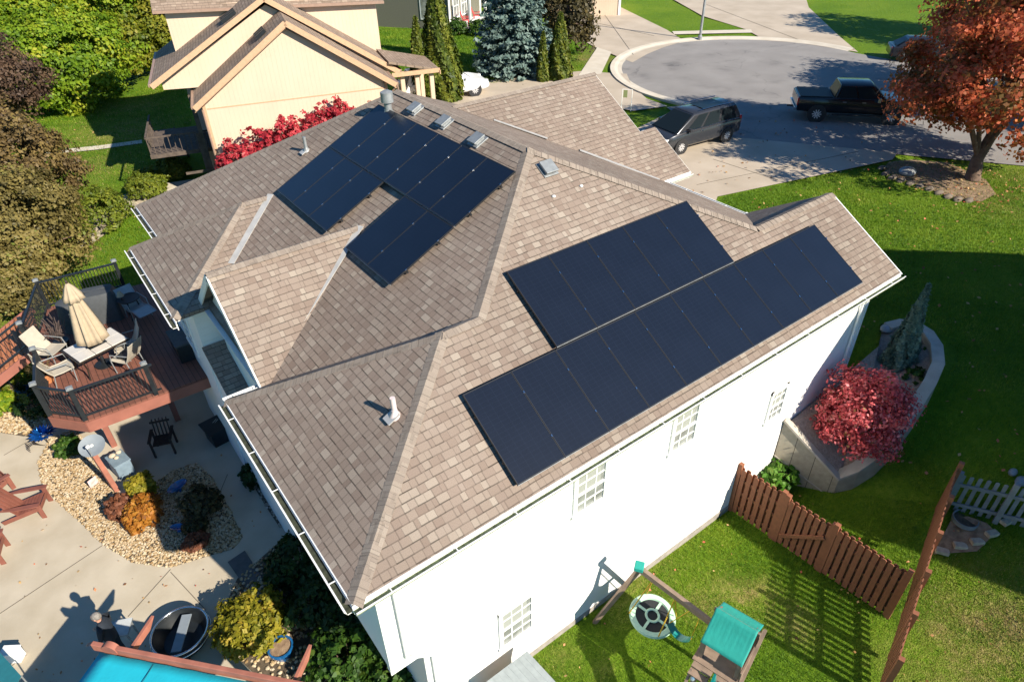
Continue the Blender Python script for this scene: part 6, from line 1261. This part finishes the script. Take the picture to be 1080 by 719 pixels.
f0, f3 = at(770, 537, .0), at(938, 652, .0); fd_ = f3 - f0; fd_n = fd_.normalized()
fA, fB = f0 + fd_ * .30, f0 + fd_ * .60
picket_run('wooden_fence', f0, fA - fd_n * .05, 1.66, .118, -.034, 'reddish brown shadowbox fence panel attached to the white house wall', M['fence'])
picket_run('fence_gate', fA + fd_n * .06, fB - fd_n * .06, 1.62, .118, -.034, 'reddish brown wooden gate with a diagonal brace in the middle of the fence', M['fence'], gate=True, rails=(.3, 1.2))
picket_run('wooden_fence', fB, f3 - fd_n * .06, 1.66, .118, -.034, 'reddish brown shadowbox fence panel between the gate and the long side fence', M['fence'])
g0, g1 = at(924, 740, 0), Vector((15.35, 2.75, hz(15.35, 2.75)))
g0.z = 0; picket_run('side_fence', g0, g1, 1.6, .092, .068, 'long reddish brown fence running up the right side of the yard', M['fence'], posts=6, dog=True, both=False)
w0, w1 = g1 + Vector((.12, -.06, 0)), at(1092, 590, .5); w1.z = hz(w1.x, w1.y); picket_run('picket_fence', w0, w1, 1.25, .085, .075, 'weathered pale picket fence in shade behind the long brown fence', M['fence_grey'], posts=3, rails=(.3, .95), both=False)
# edging stones, pit ring, stone pile in the right hand yard
for i, (px_, py_, lab) in enumerate(((988, 591, 'pale edging stone touching the long brown fence'), (1004, 590, 'second pale edging stone from the long brown fence'), (1019, 590, 'third pale edging stone from the long brown fence'), (1031, 587, 'fourth pale edging stone from the fence, half in shade'), (1042, 581, 'last edging stone of the row, in full shade'))):
    q = at(px_, py_, .12); q.z = hz(q.x, q.y) + .05; mb = MB(); mb.box(q, (.30, .17, .11), rad(-60 + i * 12)); tag(obj('edging_stone', mb, M['stone_lt'], bevel=.02), lab, 'edging stone', 'edging stones by the right fence')
q = at(1007, 567, .3); zq_ = hz(q.x, q.y); t = thing('ring_planter', (q.x, q.y, zq_), 'dark metal ring set in the soil behind the edging stones', 'planter ring'); mb = MB(); mb.lathe([(.29, 0), (.29, .12), (.265, .12), (.265, .0)], (q.x, q.y, zq_), 26); obj('ring', mb, M['fence_grey'], t); mb = MB(); mb.lathe([(.01, .06), (.26, .05)], (q.x, q.y, zq_), 20); obj('soil', mb, M['soil'], t)
so_ = [onhill(a_, b_, .0) for a_, b_ in ((984, 585), (1030, 582), (1050, 562), (1040, 552), (1020, 545), (1003, 548))]; mb = MB(); mb.face([(p_.x, p_.y, hz(p_.x, p_.y) + .035) for p_ in so_]); obj('soil_patch', mb, M['mulch'], kind='structure', norm=False)
for i, (px_, py_, s_, lab) in enumerate(((1052, 548, .22, 'grey stepping stone at the foot of the pale picket fence'), (1066, 555, .18, 'smaller grey stone right of the stepping stone by the picket fence'), (1043, 540, .16, 'little grey stone left of the stepping stone by the picket fence'))):
    q = at(px_, py_, .4); q.z = hz(q.x, q.y) + .06; mb = MB(); mb.ellipsoid(q, (s_, s_ * .6, .08), 9, 5); tag(obj('stepping_stone', mb, M['lead']), lab, 'stone')
# maple bed boulder and leaf litter edge
q = atg(957, 181, .12); mb = MB(); mb.ellipsoid(q, (.42, .35, .2), 12, 7); tag(obj('boulder', mb, M['lead'], smooth=True), 'grey boulder in the mulch bed left of the maple trunk', 'rock')
ed = MB()
for i, (a_, b_) in enumerate([(930, 178), (934, 184), (941, 188), (950, 191), (960, 194), (970, 197), (980, 200), (990, 204), (1000, 208), (1010, 211), (1022, 212)]): q_ = atg(a_, b_); ed.ellipsoid(q_ + Vector((0, 0, .03)), (.30, .16, .10), 8, 5)
tag(obj('bed_edging', ed, mat('dark_edging', (.16, .13, .10), .9, noise=.3), smooth=True), 'low stone edging along the near side of the maple mulch bed', 'edging')

# ------------------------------------------------------------------ play set
M['play'] = plank_mat('play_timber', (.25, .175, .13), axis=0, width=.14, gap=.06, var=.2); M['play_d'] = mat('play_timber_beam', (.24, .17, .125), .75, noise=.2, nscale=5)
M['tarp'] = mat('teal_tarp', (.012, .29, .24), .75, noise=.06, bump=.25, bscale=8); M['slide'] = mat('teal_plastic_slide', (.006, .19, .17), .3, coat=.3); M['rope'] = mat('yellow_rope', (.60, .38, .03), .8); M['mint'] = mat('mint_rim', (.42, .62, .47), .6, noise=.04); M['mesh_b'] = mat('black_mesh', (.02, .022, .025), .9)
ps = thing('play_set', (7.6, 3.5, 0), 'wooden play set with teal tent roof, climbing ramp, slide and swing beam', 'play set')
ra, rb = at(755.7, 640, 2.75), at(799.8, 666, 2.75); rx = (rb - ra).normalized(); L_ = (rb - ra).length; ry_ = Vector((-rx.y, rx.x, 0)); ry_ = ry_ if ry_.x > 0 else -ry_
ea, eb = at(737, 669, 2.35), at(782, 699, 2.35); off = (ea - ra).dot(ry_)
WD = .56
def P_(u, v, z): q = ra + rx * u + ry_ * v; return Vector((q.x, q.y, z))
def tarp(v1, z1, name):
    mb = MB(); nU, nV = 24, 8; vv = []
    for i in range(nU + 1):
        for j in range(nV + 1):
            u_, w_2 = i / nU, j / nV; z = 2.75 + (z1 - 2.75) * w_2 - .04 * math.sin(math.pi * w_2) - .02 * abs(math.sin(u_ * 9.5 * math.pi)) * (1 - .4 * w_2) * math.sin(math.pi * min(1, w_2 * 1.2)); vv.append(tuple(P_(u_ * L_, v1 * w_2, z)))
    mb.mesh(vv, [(i * (nV + 1) + j, (i + 1) * (nV + 1) + j, (i + 1) * (nV + 1) + j + 1, i * (nV + 1) + j + 1) for i in range(nU) for j in range(nV)]); o = obj(name, mb, M['tarp'], ps, smooth='all'); m_ = o.modifiers.new('solid', 'SOLIDIFY'); m_.thickness = .008; return o
tarp(-WD, 2.30, 'tent_roof'); tarp(WD * .85, 2.36, 'tent_roof')
mb = MB(); mb.beam(P_(-.03, 0, 2.69), P_(L_ + .05, 0, 2.69), .05, .07)
for u_ in (.04, L_ - .04): mb.beam(P_(u_, -WD + .05, 2.26), P_(u_, 0, 2.66), .05, .06); mb.beam(P_(u_, WD * .8, 2.30), P_(u_, 0, 2.66), .05, .06)
obj('roof_frame', mb, M['play_d'], ps)
for u_ in (.05, L_ - .05):
    for v_ in (-WD + .07, WD * .75): mb = MB(); mb.box((P_(u_, v_, 0).x, P_(u_, v_, 0).y, 1.13), (.09, .09, 2.26), math.atan2(rx.y, rx.x)); obj('post', mb, M['play_d'], ps)
mb = MB()
for i in range(9): v_ = -WD - .02 + i * (2 * WD / 8.5); mb.beam(P_(-.05, v_, 1.75), P_(L_ + .05, v_, 1.75), .13, .035)
for i in range(1): mb.beam(P_(0, -WD - .16 - i * .14, 1.75), P_(L_ * .47, -WD - .16 - i * .14, 1.75), .13, .035); mb.beam(P_(L_ * .53, -WD - .16 - i * .14, 1.75), P_(L_, -WD - .16 - i * .14, 1.75), .13, .035)
obj('platform', mb, M['play_d'], ps)
mb = MB(); mb.beam(P_(L_ + .02, -WD, 1.95), P_(L_ + .02, WD, 1.95), .03, .3); mb.beam(P_(L_ + .06, -WD - 1.3, .6), P_(L_ + .06, WD * .8, 2.30), .06, .10); obj('side_board', mb, M['play_d'], ps)
# climbing ramp (boards with coloured holds) and slide, both reaching towards the camera
mb = MB(); r0, r1 = -WD - .30, -WD - 1.35
for i in range(7): f_ = i / 6; v_ = r0 + (r1 - r0) * f_; z = 1.70 - 1.5 * f_; mb.beam(P_(.0, v_, z), P_(L_ * .46, v_, z), .15, .03)
for u_ in (.03, L_ * .46 - .03): mb.beam(P_(u_, r0 + .05, 1.73), P_(u_, r1 - .05, .16), .05, .10)
obj('climbing_ramp', mb, M['play_d'], ps)
mb = MB()
for i in range(6): f_ = (i + .5) / 6.5; mb.ellipsoid(P_(.12 + .2 * (i % 2), r0 + (r1 - r0) * f_, 1.76 - 1.5 * f_), (.06, .05, .05), 8, 5)
obj('climbing_hold', mb, mat('hold_colours', (.05, .18, .32), .5, col2=(.55, .38, .06), nscale=3), ps)
mb = MB(); rings = []
for i in range(10):
    f_ = i / 9; v_ = -WD - .20 - 1.9 * f_; z = 1.72 - 1.55 * f_ + .10 * f_ ** 3; u0, u1 = L_ * .53, L_ * .98
    rings.append([P_(u0, v_, z + .22), P_(u0 + .04, v_, z + .22), P_(u0 + .07, v_, z + .03), P_(u1 - .07, v_, z + .03), P_(u1 - .04, v_, z + .22), P_(u1, v_, z + .22), P_(u1 - .03, v_, z - .02), P_(u0 + .03, v_, z - .02)])
mb.loft(rings); obj('slide', mb, M['slide'], ps, smooth=True)
be_ = at(674, 599, 2.25); bs = P_(.0, -.0, 2.2); mb = MB(); mb.beam(be_ - (bs - be_).normalized() * .08, bs, .09, .14); obj('swing_beam', mb, M['play_d'], ps)
for foot in (at(627, 656, 0), at(660, 617, 0)): mb = MB(); foot.z = 0; mb.beam(foot, be_ + Vector((0, 0, -.05)), .09, .09); obj('swing_leg', mb, M['play_d'], ps)
mb = MB(); mb.box(be_ + Vector((0, 0, .06)), (.22, .2, .12), .6); obj('bracket', mb, M['tarp'], ps, bevel=.02)
mb = MB(); mb.beam(at(627, 656, 0).lerp(be_, .45), at(660, 617, 0).lerp(be_, .45), .06, .09); obj('swing_brace', mb, M['play_d'], ps)
scn = at(688, 649, .62); bm_ = (bs - be_).normalized(); sw = thing('saucer_swing', scn, 'round mint rimmed saucer swing on yellow ropes', 'swing')
tilt = Matrix.Translation(scn) @ Matrix.Rotation(rad(8), 4, 'X'); mb = MB(); mb.lathe([(.50, -.04), (.53, -.0), (.50, .04), (.40, .045), (.38, 0), (.40, -.04), (.50, -.04)], M=tilt, n=40); obj('rim', mb, M['mint'], sw, smooth=True)
mb = MB(); mb.lathe([(.01, -.012), (.40, -.006), (.40, .004), (.01, .0)], M=tilt, n=32); obj('mesh_seat', mb, M['mesh_b'], sw); mb = MB(); mb.ring(None, .145, .03, 28, 6, M=tilt @ Matrix.Translation((0, 0, .02)) @ Matrix.Diagonal((1, 1, .5, 1)))
for k in range(4): a_ = 1.5708 * k + .25; mb.beam(tilt @ Vector((.14 * math.cos(a_), .14 * math.sin(a_), .015)), tilt @ Vector((.41 * math.cos(a_), .41 * math.sin(a_), .015)), .06, .02)
obj('webbing', mb, M['mint'], sw); mb = MB()
h1, h2 = be_.lerp(bs, .20), be_.lerp(bs, .52)
for h_, sgn in ((h1, 1), (h2, -1)):
    for k in (-1, 1): e_ = scn - bm_ * sgn * .40 + Vector((-bm_.y, bm_.x, 0)) * k * .34 + Vector((0, 0, .05)); mb.tube([h_ + Vector((0, 0, -.06)), e_], .014, 6)
obj('rope', mb, M['rope'], sw)
c = at(716, 671, .55); t = thing('belt_swing', c, 'teal plastic belt swing seat between the saucer swing and the tent', 'swing'); mb = MB(); rings = []
for i in range(9): f_ = i / 8 - .5; q_ = c + bm_ * f_ * .55 + Vector((0, 0, .9 * f_ * f_)); s_ = Vector((-bm_.y, bm_.x, 0)); rings.append([q_ - s_ * .09, q_ + s_ * .09, q_ + s_ * .09 + Vector((0, 0, .015)), q_ - s_ * .09 + Vector((0, 0, .015))])
mb.loft(rings); obj('seat', mb, M['slide'], t, smooth=True); mb = MB()
for sgn in (-1, 1): mb.tube([c + bm_ * sgn * .27 + Vector((0, 0, .22)), be_.lerp(bs, .85 if sgn > 0 else .74) + Vector((0, 0, -.05))], .010, 5)
obj('chain', mb, M['rope'], t)
# low grey corrugated roof against the house at the bottom edge
sx0 = [at(a_, b_, 1.15) for a_, b_ in ((508, 722), (556, 686), (592, 722), (545, 760))]
sh = thing('garden_shed', (4.2, 5.6, 0), 'low lean-to with pale grey ribbed roof at the foot of the white wall', 'shed'); mb = MB(); a_, b_, c_, d_ = sx0
for i in range(9):
    f0_, f1_ = i / 9, (i + .985) / 9; mb.slab([a_.lerp(b_, f0_), a_.lerp(b_, f1_), d_.lerp(c_, f1_) + Vector((0, 0, -.1)), d_.lerp(c_, f0_) + Vector((0, 0, -.1))], .03)
M['ribbed'] = mat('ribbed_grey_roof', (.27, .30, .305), .5, noise=.08); obj('roof', mb, M['ribbed'], sh); mb = MB(); qq = [Vector((p_.x, p_.y, 0)) for p_ in sx0]; cc_ = sum(qq, Vector()) / 4; mb.prism([tuple((p_ - cc_) * .9 + cc_)[:2] for p_ in qq], 0, 1.03); obj('wall', mb, M['tan'], sh)
# ------------------------------------------------------------------ person by the pergola
def skin_body(name, verts, edges, radii, m, parent, loc):
    me = bpy.data.meshes.new(name); me.from_pydata([tuple(v) for v in verts], edges, []); o = bpy.data.objects.new(name, me); COL.objects.link(o); o.parent = parent; me.materials.append(m); PM[o.name] = PM[parent.name].copy()
    sk = o.modifiers.new('skin', 'SKIN'); sk.use_smooth_shade = True
    for i, r_ in enumerate(radii): me.skin_vertices[0].data[i].radius = (r_[0], r_[1]) if isinstance(r_, tuple) else (r_, r_)
    me.skin_vertices[0].data[0].use_root = True; s2 = o.modifiers.new('sub', 'SUBSURF'); s2.levels = 2; s2.render_levels = 2; return o
M['skin'] = mat('skin', (.50, .27, .19), .55); M['hair'] = mat('grey_hair', (.20, .18, .165), .8, noise=.3, nscale=30); M['cloth_dark'] = mat('dark_navy_cloth', (.012, .018, .03), .85, noise=.2); M['cloth_grey'] = mat('grey_trousers', (.07, .075, .08), .9, noise=.15)
pp_ = at(105, 652, 1.62); pc = Vector((pp_.x, pp_.y, .03)); per = thing('person', pc, 'grey haired person in dark clothes standing by the pergola corner', 'person', rz=rad(150))
V_ = [(0, 0, .94), (0, 0, 1.12), (.01, 0, 1.30), (.01, 0, 1.44), (.03, 0, 1.52), (.05, 0, 1.58), (0, .19, 1.40), (.04, .25, 1.14), (.20, .22, 1.0), (.28, .20, .99), (0, -.19, 1.40), (.04, -.25, 1.14), (.20, -.20, 1.02), (.28, -.18, 1.02), (0, .09, .90), (.02, .10, .50), (0, .11, .09), (.12, .12, .04), (0, -.09, .90), (.03, -.10, .50), (0, -.11, .09), (.12, -.12, .04)]
E_ = [(0, 1), (1, 2), (2, 3), (3, 4), (4, 5), (3, 6), (6, 7), (7, 8), (8, 9), (3, 10), (10, 11), (11, 12), (12, 13), (0, 14), (14, 15), (15, 16), (16, 17), (0, 18), (18, 19), (19, 20), (20, 21)]
R__ = [(.14, .17), (.13, .16), (.13, .18), (.09, .14), .055, .055, .07, .05, .036, .03, .07, .05, .036, .03, .10, .07, .05, .04, .10, .07, .05, .04]
skin_body('body', V_, E_, R__, M['cloth_dark'], per, pc)
hd = MB(); Th = Matrix.Translation((.05, 0, 1.655)) @ Matrix.Rotation(rad(18), 4, 'Y'); hd.ellipsoid(None, (.098, .076, .118), 18, 12, M=Th); hd.ellipsoid(None, (.018, .014, .024), 8, 6, M=Th @ Matrix.Translation((.098, 0, -.012)))
for s_ in (-1, 1): hd.ellipsoid(None, (.02, .012, .03), 8, 6, M=Th @ Matrix.Translation((-.005, s_ * .077, -.005)))
hd.tube([(.03, 0, 1.49), (.045, 0, 1.58)], .05, 10); obj('head', hd, M['skin'], per, local=True, smooth='all')
hr = MB(); prof = [(math.sin(a_) * 1.07, math.cos(a_) * 1.07) for a_ in np.linspace(1.75, .02, 8)]; hr.lathe([(r_, z_) for r_, z_ in prof], M=Th @ Matrix.Translation((-.016, 0, .012)) @ Matrix.Rotation(rad(-28), 4, 'Y') @ Matrix.Diagonal((.098, .078, .118, 1)), n=18); obj('hair', hr, M['hair'], per, local=True, smooth='all')
fe = MB()
for s_ in (-1, 1): fe.ellipsoid(None, (.008, .013, .008), 8, 5, M=Th @ Matrix.Translation((.088, s_ * .032, .012)))
fe.ellipsoid(None, (.006, .022, .006), 8, 5, M=Th @ Matrix.Translation((.088, 0, -.055))); obj('face_features', fe, mat('face_dark', (.06, .025, .02), .6), per, local=True)
for s_ in (-1, 1):
    hn = MB(); b_ = Vector((.29, s_ * .19, 1.0)); hn.ellipsoid(b_ + Vector((.035, 0, 0)), (.05, .038, .018), 10, 6)
    for k in range(4): y_ = -.028 + k * .019; L2_ = (.062, .072, .068, .052)[k]; hn.tube([b_ + Vector((.07, y_, 0)), b_ + Vector((.07 + L2_ * .55, y_, -.008)), b_ + Vector((.07 + L2_, y_, -.03))], [.009, .0085, .007], 6)
    hn.tube([b_ + Vector((.02, -s_ * .03, 0)), b_ + Vector((.055, -s_ * .055, -.005)), b_ + Vector((.085, -s_ * .058, -.02))], [.011, .010, .008], 6); obj('hand', hn, M['skin'], per, local=True, smooth='all')
q = at(122, 663, .72); t = thing('folding_table', (q.x, q.y, .03), 'small table with a pale grey cloth next to the person', 'table', rz=rad(-25)); mb = MB(); mb.box((0, 0, .68), (.62, .42, .03)); obj('tabletop', mb, M['lead'], t, local=True); mb = MB(); mb.slab([(-.2, -.2, .70), (.3, -.215, .70), (.31, .215, .70), (-.05, .215, .70)], .006, (0, 0, 1)); obj('cloth', mb, mat('pale_cloth', (.45, .47, .48), .9, noise=.1), t, local=True)
for x in (-.26, .26):
    for y in (-.17, .17): mb = MB(); mb.box((x, y, .33), (.03, .03, .66)); obj('leg', mb, M['lead'], t, local=True)
